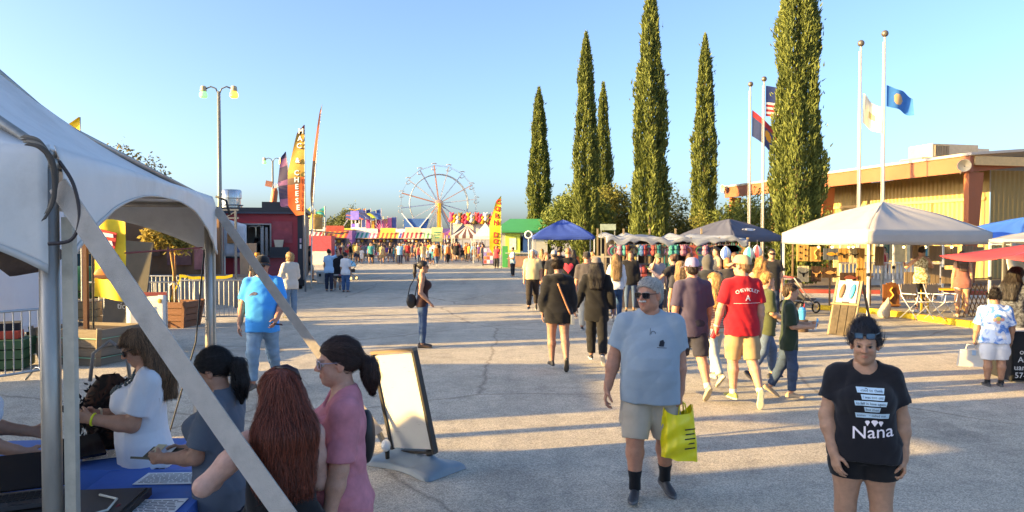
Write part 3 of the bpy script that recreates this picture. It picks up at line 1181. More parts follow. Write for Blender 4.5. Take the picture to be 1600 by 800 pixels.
   for r_, z_ in rows:
    for k_ in range(n):
     a = 2 * math.pi * k_ / n
     lift_ = .055 * abs(math.cos(a)) ** 2 * max(0, (r_ - .09) / .08)
     vs.append(hp(r_ * math.cos(a), -.01 + 1.15 * r_ * math.sin(a), z_ + lift_))
   for i in range(len(rows) - 1):
    for k_ in range(n):
     k2 = (k_ + 1) % n
     fs.append((i * n + k2, i * n + k_, (i + 1) * n + k_, (i + 1) * n + k2))
   fs.append(tuple(range(n)))
   m.add(vs, fs)
   m.build('cowboy_hat', mat('straw_felt', rough=.9, src='obj', var=.15, scale=30), root, smooth='all', color=hat[1])
  elif hat[0] == 'hood':
   Hd = Field(hc - .19, hc + .19, vox)
   Hd.ell(HP(0, -.022, .02), np.array((.098, .118, .125)) * hs, mh, k=.02)
   Hd.cone(HP(0, -.03, -.06), nb + mt @ np.array([0, -.02, .0]), .075, .10, k=.04)
   Hd.ell(HP(0, .11, -.01), np.array((.062, .08, .09)) * hs, mh, k=.02, op='s')
   Hd.wrinkle(.006, seed, freq=(25, 25, 20))
   V, Q = Hd.mesh()
   np_obj('hood', V, Q, cloth_mat(), root, color=hat[1])
 if glasses:
  m = MB()
  gz = glasses[2] if len(glasses) > 2 else 0.0
  gy = glasses[3] if len(glasses) > 3 else 0.0
  for s in (1, -1):
   def ln(u, v):
    x = s * (.009 + .050 * u)
    return Vector(HP(x, .101 + gy - .000 - (x / .06) ** 2 * .012, .022 + gz - .036 * v + .004 * math.sin(u * 3.1)))
   m.mat(0).grid(ln, 5, 3, thick=.003 if s == 1 else -.003)
   edge = [Vector(HP(s * (.009 + .05 * u), .102 + gy - ((.009 + .05 * u) / .06) ** 2 * .012, .022 + gz - .036 * v)) for u, v in ((0, 0), (.5, -.05), (1, 0), (1.02, .5), (.85, 1), (.3, 1.02), (0, .7), (0, 0))]
   m.mat(1).tube(edge, .0022 if glasses[0] != 'sun' else .003, 5)
   m.tube([Vector(HP(s * .060, .090 + gy, .016 + gz)), Vector(HP(s * .079, .04 + gy, .014 + gz)), Vector(HP(s * .081, -.012 + gy * .3, .012 + gz))], .003, 5)
  m.tube([Vector(HP(-.010, .101 + gy, .014 + gz)), Vector(HP(.010, .101 + gy, .014 + gz))], .0028, 5)
  lens = C('15161a', .08, spec=.6) if glasses[0] in ('sun', 'blue') else mat('clear_lens', (.9, .9, .9), .05, trans=1.0, var=0)
  if glasses[0] == 'blue':
   lens = C('5f7f9c', .06, .6)
  m.build('sunglasses' if glasses[0] != 'clear' else 'glasses', [lens, C(glasses[1], .35)], root, smooth=True)
 info = {'root': root, 'arm': arm, 'leg': leg, 'hc': hc, 'HP': HP, 'T': T, 'nb': nb, 'h': h, 'top': top_o, 'tab': tab, 'mh': mh, 'S': S, 'foot': foot, 'ar': ar}
 Mw = Matrix.Translation((loc[0], loc[1], 0)) @ Matrix.Rotation(-R(face), 4, 'Z')
 info['W'] = lambda p: Mw @ Vector([float(q) for q in p])
 info['Mw'] = Mw
 return info
def locks(Hd, V, hc, mh, hs, hk, seed, dens):
 """tapered locks of hair that follow the surface of the hair volume"""
 rng = np.random.RandomState(seed)
 n = int({'short': 1100, 'buzz': 700, 'bob': 1100, 'bun': 1300, 'long': 1900, 'very_long': 3200, 'pony': 1500, 'highpony': 1500, 'curly_long': 1700}.get(hk, 1000) * dens * (1.5 if dens == 1 else .8))
 L = {'short': .040, 'buzz': .014, 'bob': .08, 'bun': .08}.get(hk, .15)
 r = .0015 if dens == 1 else .0034
 sg = 5
 P0 = V[rng.randint(0, len(V), n)].astype(float)
 zt = {'pony': (0, -.125, 0), 'highpony': (0, -.125, .055), 'bun': (.01, -.085, .11)}.get(hk)
 crown = np.array([.012, -.05, .115])
 ll = L * (.6 + .8 * rng.rand(n)) / sg
 jit = rng.normal(0, .14 if hk not in ('curly_long', 'bun') else .6 if hk != 'bun' else .26, (n, 3))
 off0 = .0005 + .006 * rng.rand(n) ** 2 * (1.6 if hk == 'curly_long' else 2.2 if hk == 'bun' else .6 if hk == 'short' else 1)
 e = Hd.vox
 def grad(p):
  q = np.stack([Hd.at(p + np.eye(3)[i] * e) - Hd.at(p - np.eye(3)[i] * e) for i in range(3)], 1).astype(float)
  return q / np.maximum(1e-6, np.linalg.norm(q, axis=1))[:, None]
 vs = np.zeros((n, sg + 1, 3, 3))
 p = P0.copy()
 ph = rng.rand(n) * 6.28
 for k in range(sg + 1):
  nv = grad(p)
  lp = (p - hc) @ mh / hs
  if zt is not None:
   d = np.array(zt) - lp
   d /= np.maximum(1e-6, np.linalg.norm(d, axis=1))[:, None]
   d = d @ mh.T
   tail = (lp[:, 1] < -.12) if hk != 'bun' else np.zeros(n, bool)
   d[tail] = (0, 0, -1)
  else:
   d = lp - crown
   d /= np.maximum(1e-6, np.linalg.norm(d, axis=1))[:, None]
   if hk == 'short':
    d = d + np.array([.6, -.1, 0])
   d = d @ mh.T
   w = np.clip((.03 - lp[:, 2]) / .08, 0, 1)[:, None]
   d = d * (1 - w) + np.array([0, 0, -1.0]) * w
  d = d + jit
  if hk == 'curly_long':
   d = d + .9 * np.stack([np.sin(ph + k * 1.9), np.cos(ph + k * 1.7), 0 * ph], 1)
  d -= nv * (d * nv).sum(1)[:, None]
  d /= np.maximum(1e-6, np.linalg.norm(d, axis=1))[:, None]
  side = np.cross(d, nv)
  t = k / sg
  rr = r * (1 - .8 * t ** 2) * (.7 if k == 0 else 1)
  vs[:, k, 0] = p + side * rr
  vs[:, k, 1] = p + nv * rr
  vs[:, k, 2] = p - side * rr
  if k < sg:
   p = p + d * ll[:, None]
   f = Hd.at(p).astype(float)
   f = np.where(f > .5, 0, f)
   p = p - grad(p) * np.clip(f - off0 * (1 + k * .5) - .002, -.012, .02)[:, None]
 fs = []
 for i in range(n):
  o = i * (sg + 1) * 3
  for k in range(sg):
   a, b = o + k * 3, o + k * 3 + 3
   fs += [(a, a + 1, b + 1, b), (a + 1, a + 2, b + 2, b + 1)]
 return vs.reshape(-1, 3).tolist(), fs, []
def shirt_print(pi, name, draw, front=True, mats=None, center=(0, 0), parent_part=None, lift=.0045):
 """flat print wrapped on a shirt. draw(mb) lays it out in x (right as read), y up metres about the centre;
 center = (x, z above the hip centre)"""
 mb = MB()
 draw(mb)
 ob = parent_part or pi['top']
 bvh = BVHTree.FromPolygons([v.co for v in ob.data.vertices], [tuple(p.vertices) for p in ob.data.polygons])
 bm = bmesh.new()
 vs = [bm.verts.new((v[0], 0, v[1])) for v in mb.v]
 for f, mi in zip(mb.f, mb.mi):
  try:
   q = bm.faces.new([vs[i] for i in f])
   q.material_index = mi
  except ValueError:
   pass
 bmesh.ops.triangulate(bm, faces=bm.faces[:])
 for _ in range(2):
  ed = [e for e in bm.edges if e.calc_length() > .022]
  if ed:
   bmesh.ops.subdivide_edges(bm, edges=ed, cuts=1, use_grid_fill=False)
   bmesh.ops.triangulate(bm, faces=bm.faces[:])
 bm.verts.ensure_lookup_table()
 sg = 1 if front else -1
 for v in bm.verts:
  x = v.co.x * (-1 if front else 1) + center[0]
  o = pi['T'](x, sg * .6, center[1] + v.co.z)
  d = Vector([float(q) for q in (pi['T'](0, -sg, 0) - pi['T'](0, 0, 0))]).normalized()
  hit = bvh.ray_cast(Vector([float(q) for q in o]), d)
  if hit[0] is not None:
   v.co = hit[0] - d * lift
  else:
   v.co = Vector([float(q) for q in o]) + d * .5
 me = bpy.data.meshes.new(name)
 bm.to_mesh(me)
 bm.free()
 for m in mats:
  me.materials.append(m)
 o = bpy.data.objects.new(name, me)
 COL.objects.link(o)
 o.parent = ob
 return o
def strands(pi, roots, n, r, color, name='hair_strands', seed=3, seg=9):
 """tapered locks laid over a head of hair: roots(rng) -> list of points in the person's frame"""
 rng = random.Random(seed)
 m = MB()
 for _ in range(n):
  pts = roots(rng)
  k = len(pts)
  m.tube(pts, [r * (1.0 - .75 * (i / (k - 1)) ** 1.5) for i in range(k)], 4, cap=False)
 return m.build(name, hair_mat(), pi['root'], smooth='all', color=color)
# ================================================================ ground and far land
def asphalt():
 m, n, l, b = new_mat('weathered_asphalt')
 tc = n.new('ShaderNodeTexCoord')
 def noise(scale, detail=4, rough=.6, dist=0):
  q = n.new('ShaderNodeTexNoise')
  q.inputs['Scale'].default_value = scale
  q.inputs['Detail'].default_value = detail
  q.inputs['Roughness'].default_value = rough
  q.inputs['Distortion'].default_value = dist
  l.new(tc.outputs['Object'], q.inputs['Vector'])
  return q
 def ramp(src, p0, c0, p1, c1):
  r = n.new('ShaderNodeValToRGB')
  r.color_ramp.elements[0].position = p0
  r.color_ramp.elements[0].color = (*c0, 1)
  r.color_ramp.elements[1].position = p1
  r.color_ramp.elements[1].color = (*c1, 1)
  l.new(src, r.inputs[0])
  return r
 def mix(t, a, bb, fac):
  q = n.new('ShaderNodeMixRGB')
  q.blend_type = t
  if isinstance(fac, float):
   q.inputs[0].default_value = fac
  else:
   l.new(fac, q.inputs[0])
  l.new(a, q.inputs[1])
  l.new(bb, q.inputs[2])
  return q.outputs[0]
 big = noise(.22, 6, .6, .6)
 base = ramp(big.outputs['Fac'], .3, (.40, .362, .295), .7, (.54, .49, .405))
 med = noise(3.0, 5, .7)
 medr = ramp(med.outputs['Fac'], .3, (.82, .82, .82), .7, (1.14, 1.13, 1.12))
 c = mix('MULTIPLY', base.outputs[0], medr.outputs[0], 1.0)
 vo = n.new('ShaderNodeTexVoronoi')
 vo.inputs['Scale'].default_value = 105
 l.new(tc.outputs['Object'], vo.inputs['Vector'])
 sx = n.new('ShaderNodeSeparateColor')
 l.new(vo.outputs['Color'], sx.inputs[0])
 agr = ramp(sx.outputs[0], .15, (.62, .62, .64), .95, (1.42, 1.40, 1.34))
 c = mix('MULTIPLY', c, agr.outputs[0], .85)
 st_ = noise(.9, 7, .75, 1.5)
 str_ = ramp(st_.outputs['Fac'], .36, (.62, .62, .64), .50, (1, 1, 1))
 c = mix('MULTIPLY', c, str_.outputs[0], .45)
 wv = n.new('ShaderNodeTexNoise')
 wv.inputs['Scale'].default_value = 1.0
 wv.inputs['Detail'].default_value = 5
 mpw = n.new('ShaderNodeMapping')
 mpw.inputs['Scale'].default_value = (1.6, .05, 1)
 mpw.inputs['Rotation'].default_value = (0, 0, .12)
 l.new(tc.outputs['Object'], mpw.inputs[0])
 l.new(mpw.outputs[0], wv.inputs['Vector'])
 wr = ramp(wv.outputs['Fac'], .36, (.80, .80, .81), .52, (1.03, 1.03, 1.02))
 c = mix('MULTIPLY', c, wr.outputs[0], .5)
 vc = n.new('ShaderNodeTexVoronoi')
 vc.feature = 'DISTANCE_TO_EDGE'
 vc.inputs['Scale'].default_value = .22
 wn_ = noise(1.3, 5, .6)
 mv = n.new('ShaderNodeMixRGB')
 mv.inputs[0].default_value = .22
 l.new(tc.outputs['Object'], mv.inputs[1])
 l.new(wn_.outputs['Color'], mv.inputs[2])
 l.new(mv.outputs[0], vc.inputs['Vector'])
 cr = ramp(vc.outputs['Distance'], .0, (.45, .43, .42), .006, (1, 1, 1))
 c = mix('MULTIPLY', c, cr.outputs[0], .75)
 l.new(c, b.inputs['Base Color'])
 b.inputs['Roughness'].default_value = .93
 b.inputs['Specular IOR Level'].default_value = .25
 bp = n.new('ShaderNodeBump')
 bp.inputs['Strength'].default_value = .4
 bp.inputs['Distance'].default_value = .012
 l.new(vo.outputs['Distance'], bp.inputs['Height'])
 bp2 = n.new('ShaderNodeBump')
 bp2.inputs['Strength'].default_value = .25
 bp2.inputs['Distance'].default_value = .05
 l.new(med.outputs['Fac'], bp2.inputs['Height'])
 l.new(bp.outputs[0], bp2.inputs['Normal'])
 l.new(bp2.outputs[0], b.inputs['Normal'])
 return m
m = MB()
m.grid(lambda u, v: ((u - .5) * 2400, -60 + v * 2400, 0), 4, 4)
structure(m.build('ground', asphalt()))
dust = mat('dry_scrub_land', (.30, .25, .18), .95, var=.3, scale=.02)
m = MB()
rng = random.Random(5)
hgt = [rng.random() for _ in range(60)]
def hill(u, v):
 x = (u - .5) * 5200
 k = u * 40
 i = int(k) % 58
 f = k - int(k)
 z = hgt[i] * (1 - f) + hgt[i + 1] * f
 return (x, 1900 + v * 700, (22 + 34 * z) * math.sin(v * math.pi / 2) - 2)
m.grid(hill, 160, 6)
structure(m.build('hills', dust, smooth='all'))
# ================================================================ the hall on the right
STEEL = mat('rust_orange_steel', H('98542e'), .6, var=.12, scale=1.5, dirt=.25)
FASC = mat('brown_fascia', H('9a5a3c'), .6, var=.15, scale=.8, dirt=.3)
RIB = mat('cream_ribbed_sheet', H('98834f'), .55, var=.06, scale=.6, dirt=.12)
ROOFM = mat('pale_roof_sheet', H('b9ada0'), .6, var=.1, scale=1)
A = Vector((20.5, 33.0, 0)); B = Vector((15.7, 53.0, 0))
fu = (B - A).normalized(); fv = Vector((fu.y, -fu.x, 0)); FL = (B - A).length
bld = thing('fair_hall', 'long cream ribbed metal hall with rust-orange tapered columns behind the white canopy', 'building', A, 0)
def bw(u, v, z):
 return fu * u + fv * v + Vector((0, 0, z))
def ribbed(u0, v0, u1, v1, z0, z1, pitch=.28):
 a, b = bw(u0, v0, 0), bw(u1, v1, 0)
 L = (b - a).length
 n = int(L / pitch) * 4
 d = (b - a).normalized()
 nr = Vector((-d.y, d.x, 0))
 def fn(s, t):
  k = int(round(s * n)) % 4
  off = .035 if k in (0, 1) else 0
  return a + d * (L * s) + nr * off + Vector((0, 0, z0 + (z1 - z0) * t))
 return fn, n
HT = 5.95
fn, n = ribbed(2.0, 3.2, FL, 3.2, 0, HT - .5)
MB().grid(fn, n, 1).build('long_wall', RIB, bld)
fn, n = ribbed(2.0, 22, 2.0, 3.2, 0, HT - .5)
MB().grid(fn, n, 1).build('end_wall', RIB, bld)
m = MB()
a, b_, c, d = bw(-.35, -.3, 0), bw(FL + .5, -.3, 0), bw(FL + .5, 24, 0), bw(-.35, 24, 0)
up = Vector((0, 0, 1))
rise = 1.0
ridge0, ridge1 = bw(-.35, 12, 0), bw(FL + .5, 12, 0)
top = [a + up * HT, b_ + up * HT, ridge1 + up * (HT + rise), ridge0 + up * (HT + rise), c + up * HT, d + up * HT]
bot = [p - up * .12 for p in top]
m.add(top + bot, [(0, 3, 2, 1), (3, 5, 4, 2), (6, 7, 8, 9), (9, 8, 10, 11), (0, 1, 7, 6), (5, 11, 10, 4), (0, 6, 9, 3), (3, 9, 11, 5), (1, 2, 8, 7), (2, 4, 10, 8)])
m.build('roof', ROOFM, bld)
m = MB()
m.box(bw(FL / 2 + .1, -.12, HT - .49), (.18, FL + .6, .70), M3=Matrix((fv, fu, up)).transposed())
m.build('fascia', FASC, bld)
m = MB()
m.box(bw(-.2, 12, HT - .34), (24.0, .12, .40), M3=Matrix((fv, fu, up)).transposed())
m.build('end_fascia', mat('cream_trim', H('c9a873'), .6), bld)
for i, u in enumerate((.15, FL * .5, FL - .1)):
 m = MB()
 w0, w1 = .36, .80
 pts = [bw(u, -.05, 0), bw(u, -.05 + w0, 0), bw(u, -.05 + w1, HT - .84), bw(u, -.05, HT - .84)]
 th = fu * .14
 m.add([p - th for p in pts] + [p + th for p in pts], [(0, 1, 2, 3), (7, 6, 5, 4), (0, 4, 5, 1), (1, 5, 6, 2), (2, 6, 7, 3), (3, 7, 4, 0)])
 m.build('column', STEEL, bld)
 MB().bar(bw(u, .1, HT - .62), bw(u, 3.2, HT - .3), .2, .42).build('rafter', STEEL, bld)
MB().bar(bw(2.2, 3.12, 4.1), bw(FL, 3.12, 4.1), .1, .16).build('wall_beam', mat('cream_trim', H('c9a873'), .6), bld)
for u in (5.5, 9.5, 13.5, 17):
 MB().bar(bw(u, 3.1, 0), bw(u, 3.1, 4.0), .12, .12).build('mullion', mat('cream_trim', H('c9a873'), .6), bld)
def horn(name, label, pos, direction):
 t = thing(name, label, 'loudspeaker', pos, 0, 'horn loudspeakers')
 d = Vector(direction).normalized()
 M3 = d.to_track_quat('Z', 'Y').to_matrix()
 m = MB()
 m.lathe([(.05, -.28), (.06, -.1), (.12, .02), (.22, .16), (.28, .24), (.26, .24), (.18, .14), (.05, .0)], 20, (0, 0, 0), M3)
 m.build('horn', C('c9b99a', .5), t, smooth=True)
 MB().lathe([(.1, -.4), (.11, -.38), (.11, -.27), (.05, -.26)], 14, (0, 0, 0), M3).build('driver', C('7a6a58', .5), t, smooth=True)
 MB().bar((0, 0, -.02), (0, .3, -.35), .05).build('bracket', C('6b5a4a'), t)
horn('loudspeaker', 'cream horn loudspeaker on the near corner column of the hall', bw(0, -.3, HT - .55) + A, (-.75, -1, -.1))
horn('loudspeaker', 'small cream horn loudspeaker at the far end of the hall roof', bw(FL, -.4, HT - .2) + A, (-1, -.25, -.05))
ac = thing('rooftop_air_conditioner', 'cream air conditioning unit with louvres on the hall roof', 'air conditioner', Vector((21.2, 38.3, HT + .32)), math.atan2(fv.y, fv.x))
MB().box((1.4, 0, .35), (2.8, 1.6, .7)).build('housing', C('b9ab90', .6, dirt=.2), ac)
for i in range(9):
 MB().box((.14 + .1 * i, -.82, .35), (.05, .05, .55)).build('louvre', C('8c7f68', .6), ac)
MB().box((3.3, 0, .3), (.7, 1.3, .5)).build('intake_hood', C('c7bca6', .6), ac)
MB().box((1.2, 0, -.14), (3.6, 1.5, .28)).build('curb', C('8a8074', .7), ac)
# ================================================================ kerbs and raised pavement
pave = mat('worn_concrete', (.27, .245, .21), .9, var=.2, scale=2, dirt=.25, bump=.2, bscale=60)
def kerb_block(name, pts, w, h, material, inner=True):
 m = MB()
 left, right = [], []
 for i, p in enumerate(pts):
  d = (pts[min(i + 1, len(pts) - 1)] - pts[max(i - 1, 0)]).normalized()
  nrm = Vector((-d.y, d.x, 0))
  left.append(p)
  right.append(p + nrm * w)
 n = len(pts)
 vs = left + right + [p + up * h for p in left] + [p + up * (h + .004) for p in right]
 fs = []
 for i in range(n - 1):
  fs += [(i, i + 1, 2 * n + i + 1, 2 * n + i), (2 * n + i, 2 * n + i + 1, 3 * n + i + 1, 3 * n + i), (n + i + 1, n + i, 3 * n + i, 3 * n + i + 1)]
 fs += [(0, 2 * n, 3 * n, n), (n - 1, 2 * n - 1, 4 * n - 1, 3 * n - 1)]
 m.add(vs, fs)
 return structure(m.build(name, material))
yel = mat('worn_yellow_paint', H('e0bb28'), .7, var=.2, scale=5, dirt=.45)
yk = [G(1272, 484), G(1322, 486), G(1378, 492), G(1440, 501), G(1530, 514), G(1640, 528)]
kerb_block('yellow_kerb', yk, .18, .14, yel)
isl = [p + Vector((.05, .17, 0)) for p in yk] + [Vector((17, 24.5, 0)), Vector((11.5, 25.5, 0)), Vector((9.6, 23.8, 0))]
m = MB()
m.add([p + up * .135 for p in isl], [tuple(range(len(isl)))])
structure(m.build('raised_pavement', pave))
redp = mat('worn_red_paint', H('8d3a30'), .75, var=.25, scale=4, dirt=.35)
rk = [Vector((8.6, 29.6, 0)), Vector((12, 28.6, 0)), Vector((16, 27.9, 0)), Vector((24, 27.0, 0))]
kerb_block('red_kerb', rk, .18, .15, redp)
m = MB()
bedp = [p + Vector((0, .16, 0)) for p in rk] + [Vector((24, 42, 0)), Vector((8.6, 42, 0))]
m.add([p + up * .145 for p in bedp], [tuple(range(len(bedp)))])
structure(m.build('planting_bed', mat('dark_soil', (.10, .075, .055), .95, var=.3, scale=4, bump=.4)))
# ================================================================ trees
def leaf_mat(name, a, b):
 if name in MATS:
  return MATS[name]
 m, n, l, bs = new_mat(name)
 oi = n.new('ShaderNodeObjectInfo')
 ge = n.new('ShaderNodeNewGeometry')
 tc = n.new('ShaderNodeTexCoord')
 no = n.new('ShaderNodeTexNoise')
 no.inputs['Scale'].default_value = 1.1
 no.inputs['Detail'].default_value = 3
 l.new(tc.outputs['Object'], no.inputs['Vector'])
 ad = n.new('ShaderNodeMath'); ad.operation = 'ADD'
 sc = n.new('ShaderNodeMath'); sc.operation = 'MULTIPLY'; sc.inputs[1].default_value = .5
 l.new(ge.outputs['Random Per Island'], sc.inputs[0])
 l.new(no.outputs['Fac'], ad.inputs[0])
 l.new(sc.outputs[0], ad.inputs[1])
 cr = n.new('ShaderNodeValToRGB')
 cr.color_ramp.elements[0].position = .35
 cr.color_ramp.elements[0].color = (*a, 1)
 cr.color_ramp.elements[1].position = 1.0
 cr.color_ramp.elements[1].color = (*b, 1)
 l.new(ad.outputs[0], cr.inputs[0])
 l.new(cr.outputs[0], bs.inputs['Base Color'])
 bs.inputs['Roughness'].default_value = .7
 bs.inputs['Specular IOR Level'].default_value = .25
 tr = n.new('ShaderNodeBsdfTranslucent')
 l.new(cr.outputs[0], tr.inputs[0])
 mx = n.new('ShaderNodeMixShader')
 mx.inputs[0].default_value = .25
 l.new(bs.outputs[0], mx.inputs[1])
 l.new(tr.outputs[0], mx.inputs[2])
 l.new(mx.outputs[0], n['Material Output'].inputs[0])
 MATS[name] = m
 return m
BARK = mat('tree_bark', (.16, .11, .075), .9, var=.3, scale=8, bump=.6, bscale=25, stretch=(1, 1, .2))
CYP = leaf_mat('cypress_sprays', (.046, .070, .018), (.205, .235, .058))
def rot_basis(rg, n):
 """random orthonormal frames"""
 q = rg.normal(size=(n, 3)); q /= np.linalg.norm(q, axis=1)[:, None]
 r = rg.normal(size=(n, 3)); r -= q * (q * r).sum(1)[:, None]; r /= np.linalg.norm(r, axis=1)[:, None]
 return q, r, np.cross(q, r)
def tri_mesh(name, V, nper, material, parent, faces_per=None):
 me = bpy.data.meshes.new(name)
 n = len(V)
 me.vertices.add(n)
 me.vertices.foreach_set('co', V.astype(np.float32).ravel())
 nf = n // nper
 me.loops.add(n)
 me.loops.foreach_set('vertex_index', np.arange(n, dtype=np.int32))
 me.polygons.add(nf)
 me.polygons.foreach_set('loop_start', np.arange(0, n, nper, dtype=np.int32))
 me.polygons.foreach_set('loop_total', np.full(nf, nper, dtype=np.int32))
 me.materials.append(material)
 me.update()
 o = bpy.data.objects.new(name, me)
 COL.objects.link(o)
 o.parent = parent
 return o
def cypress_mesh(h, r, n, seed, size):
 """upright sprays over an uneven spindle with vertical furrows"""
 rg = np.random.RandomState(seed)
 z = h * (.02 + .98 * rg.rand(int(n * 1.5)) ** .92)
 t = z / h
 prof = np.interp(t, [0, .03, .10, .35, .6, .8, .92, 1.0], [.55, .85, 1.0, .98, .82, .55, .30, .03])
 keep = rg.rand(len(z)) < (.15 + .85 * prof)
 z, t, prof = z[keep][:n], t[keep][:n], prof[keep][:n]
 n = len(z)
 a = rg.rand(n) * 6.2832
 fur = (.15 * np.sin(a * 5 + z * .5 + seed) + .10 * np.sin(z * 1.1 + seed * 2) + .08 * np.sin(a * 9 - z * .8 + 1.3 * seed) + .07 * np.sin(z * 2.3 + a * 2) + .06 * np.sin(z * 5.1 - a * 4 + seed))
 lump = 1 + fur
 dep = 1 - .30 * rg.rand(n) ** 2
 R_ = r * prof * lump * dep + rg.normal(0, .02, n) + (rg.rand(n) < .02) * rg.rand(n) * .4
 c = np.stack([R_ * np.cos(a), R_ * np.sin(a), z], 1)
 out = np.stack([np.cos(a), np.sin(a), 0 * a], 1)
 d = out * (.25 + .5 * rg.rand(n))[:, None] + np.array([0, 0, 1.0]) * (.7 + .5 * rg.rand(n))[:, None] + rg.normal(0, .28, (n, 3))
 d /= np.linalg.norm(d, axis=1)[:, None]
 V = []
 for k in range(2):
  s_ = np.cross(d, rg.normal(size=(n, 3)))
  s_ /= np.linalg.norm(s_, axis=1)[:, None]
  L = size * (.6 + .9 * rg.rand(n))[:, None]
  w = L * .20
  dd = d + rg.normal(0, .22, (n, 3))
  V.append(np.stack([c - dd * L * .35, c + s_ * w, c + dd * L * .75, c - s_ * w], 1))
 return np.concatenate(V, 1).reshape(-1, 3)
CYPM = {}
def cypress(label, X, Y, h, r, variant, rz):
 t = thing('cypress_tree', label, 'tree', (X, Y, 0), rz, 'tall cypress trees')
 if variant not in CYPM:
  n, sz = {0: (34000, .15), 1: (15000, .22), 2: (15000, .22)}[variant]
  V = cypress_mesh(15.0, 1.0, n, 11 + variant * 7, sz)
  o = tri_mesh('crown', V, 4, CYP, t)
  tr = MB().tube([(0, 0, 0), (.05, .03, 1.5), (0, 0, 6), (.02, 0, 13.6)], [.32, .24, .16, .03], 10).build('trunk', BARK, t, smooth='all')
  CYPM[variant] = (o.data, tr.data)
 else:
  for nm, me in zip(('crown', 'trunk'), CYPM[variant]):
   o = bpy.data.objects.new(nm, me)
   COL.objects.link(o)
   o.parent = t
 t.scale = (r, r, h / 15.0)
 return t
cypress('thickest and nearest cypress, left of the two right-hand flagpoles, cut by the picture top', XZ(1245, 30), 30, 16.5, .87, 0, .4)
cypress('tall cypress reaching the picture top, left of the teal feather flag', XZ(1015, 42), 42, 16.6, .90, 1, 1.1)
cypress('slim cypress standing between the teal feather flag and the hall', XZ(1100, 50), 50, 15.9, .78, 2, 2.0)
cypress('tall cypress with a shorter one close on its right', XZ(915, 52), 52, 16.6, .82, 2, 4.2)
cypress('shorter cypress half hidden beside a taller one', XZ(942, 60), 60, 14.8, .72, 1, 5.0)
cypress('leftmost cypress, beside the green-roofed kiosk', XZ(842, 60), 60, 14.4, .84, 2, 3.1)
def crown_mesh(blobs, n, seed, leaf):
 """leaf faces clustered through several overlapping lobes; blobs (x, y, z, rx, ry, rz)"""
 rg = np.random.RandomState(seed)
 wts = np.array([b[3] * b[4] + b[3] * b[5] for b in blobs]); wts = wts / wts.sum()
 bi = rg.choice(len(blobs), n, p=wts)
 bl = np.array(blobs)[bi]
 d = rg.normal(size=(n, 3)); d /= np.linalg.norm(d, axis=1)[:, None]
 rad = (1 - .55 * rg.rand(n) ** 2.2)
 lump = 1 + .16 * np.sin(d[:, 0] * 7 + bi) * np.sin(d[:, 2] * 8 + bi * 2) + .10 * np.sin(d[:, 1] * 15 + d[:, 2] * 13 + bi)
 tw = rg.randint(0, max(2, n // 9), n)
 tc_ = np.random.RandomState(seed + 1).normal(0, .055, (max(2, n // 9), 3))
 c = bl[:, :3] + d * bl[:, 3:] * (rad * lump)[:, None] + tc_[tw] * bl[:, 3:4] + rg.normal(0, leaf * .5, (n, 3))
 q, r, s_ = rot_basis(rg, n)
 L = (leaf * (.6 + .8 * rg.rand(n)))[:, None]
 w = L * .42
 V = np.stack([c - q * L * .5, c + r * w * .5, c + q * L * .5, c - r * w * .5], 1)
 return V.reshape(-1, 3)
def round_tree(name, label, X, Y, blobs, n, seed, leaf, lm, trunk_h, trunk_r=.18, group='broad leafy trees and shrubs'):
 t = thing(name, label, 'tree' if 'tree' in name else 'shrub', (X, Y, 0), 0, group)
 tri_mesh('crown', crown_mesh(blobs, n, seed, leaf), 4, lm, t)
 m = MB()
 m.tube([(0, 0, 0), (.05, 0, trunk_h * .5), (0, .05, trunk_h)], [trunk_r, trunk_r * .8, trunk_r * .6], 8)
 rg = random.Random(seed)
 for b in blobs[:6]:
  m.tube([(0, .03, trunk_h * .75), ((b[0]) * .5, b[1] * .5, (b[2] + trunk_h * .75) * .52), (b[0], b[1], b[2])], [trunk_r * .5, trunk_r * .3, trunk_r * .12], 6)
 m.build('trunk', BARK, t, smooth='all')
 return t
LEAFA = leaf_mat('broad_leaves_olive', (.048, .078, .018), (.175, .205, .048))
LEAFB = leaf_mat('broad_leaves_dark', (.030, .046, .016), (.12, .135, .040))
LEAFC = leaf_mat('broad_leaves_autumn', (.055, .075, .018), (.21, .20, .05))
round_tree('broad_tree', 'olive-green round tree right behind the blue pop-up canopy', XZ(905, 55), 55, [(0, 0, 3.6, 2.5, 2, 1.9), (-1.4, 0, 3.0, 1.5, 1.4, 1.5), (1.2, 0, 3.1, 1.4, 1.4, 1.5), (.2, 0, 5.0, 1.4, 1.3, 1.1)], 9000, 3, .26, LEAFA, 2.6)
round_tree('broad_tree', 'small bushy tree between the green kiosk and the first cypresses', XZ(872, 58), 58, [(0, 0, 3.3, 1.2, 1.2, 1.6), (.5, 0, 4.6, .9, .9, 1.0)], 3200, 4, .26, LEAFA, 2.0)
round_tree('broad_tree', 'autumn-tinted round tree left of the tallest middle cypress', XZ(965, 58), 58, [(0, 0, 4.2, 1.9, 1.6, 1.8), (.6, 0, 3.2, 1.5, 1.5, 1.7), (-.6, 0, 5.4, 1.0, 1.0, .9)], 6500, 5, .26, LEAFC, 2.6)
round_tree('clipped_tree', 'dark rounded tree just right of the teal feather flag', XZ(1046, 44), 44, [(0, 0, 2.7, 1.15, 1.15, 2.4), (.25, 0, 2.0, 1.3, 1.2, 1.7)], 6500, 6, .18, LEAFB, 1.2)
round_tree('bushy_shrub', 'autumn-tinted shrub at the foot of the slim cypress', XZ(1085, 47), 47, [(0, 0, 1.9, 1.6, 1.3, 1.7), (1.0, 0, 1.8, 1.2, 1.2, 1.5)], 4500, 7, .22, LEAFC, .8)
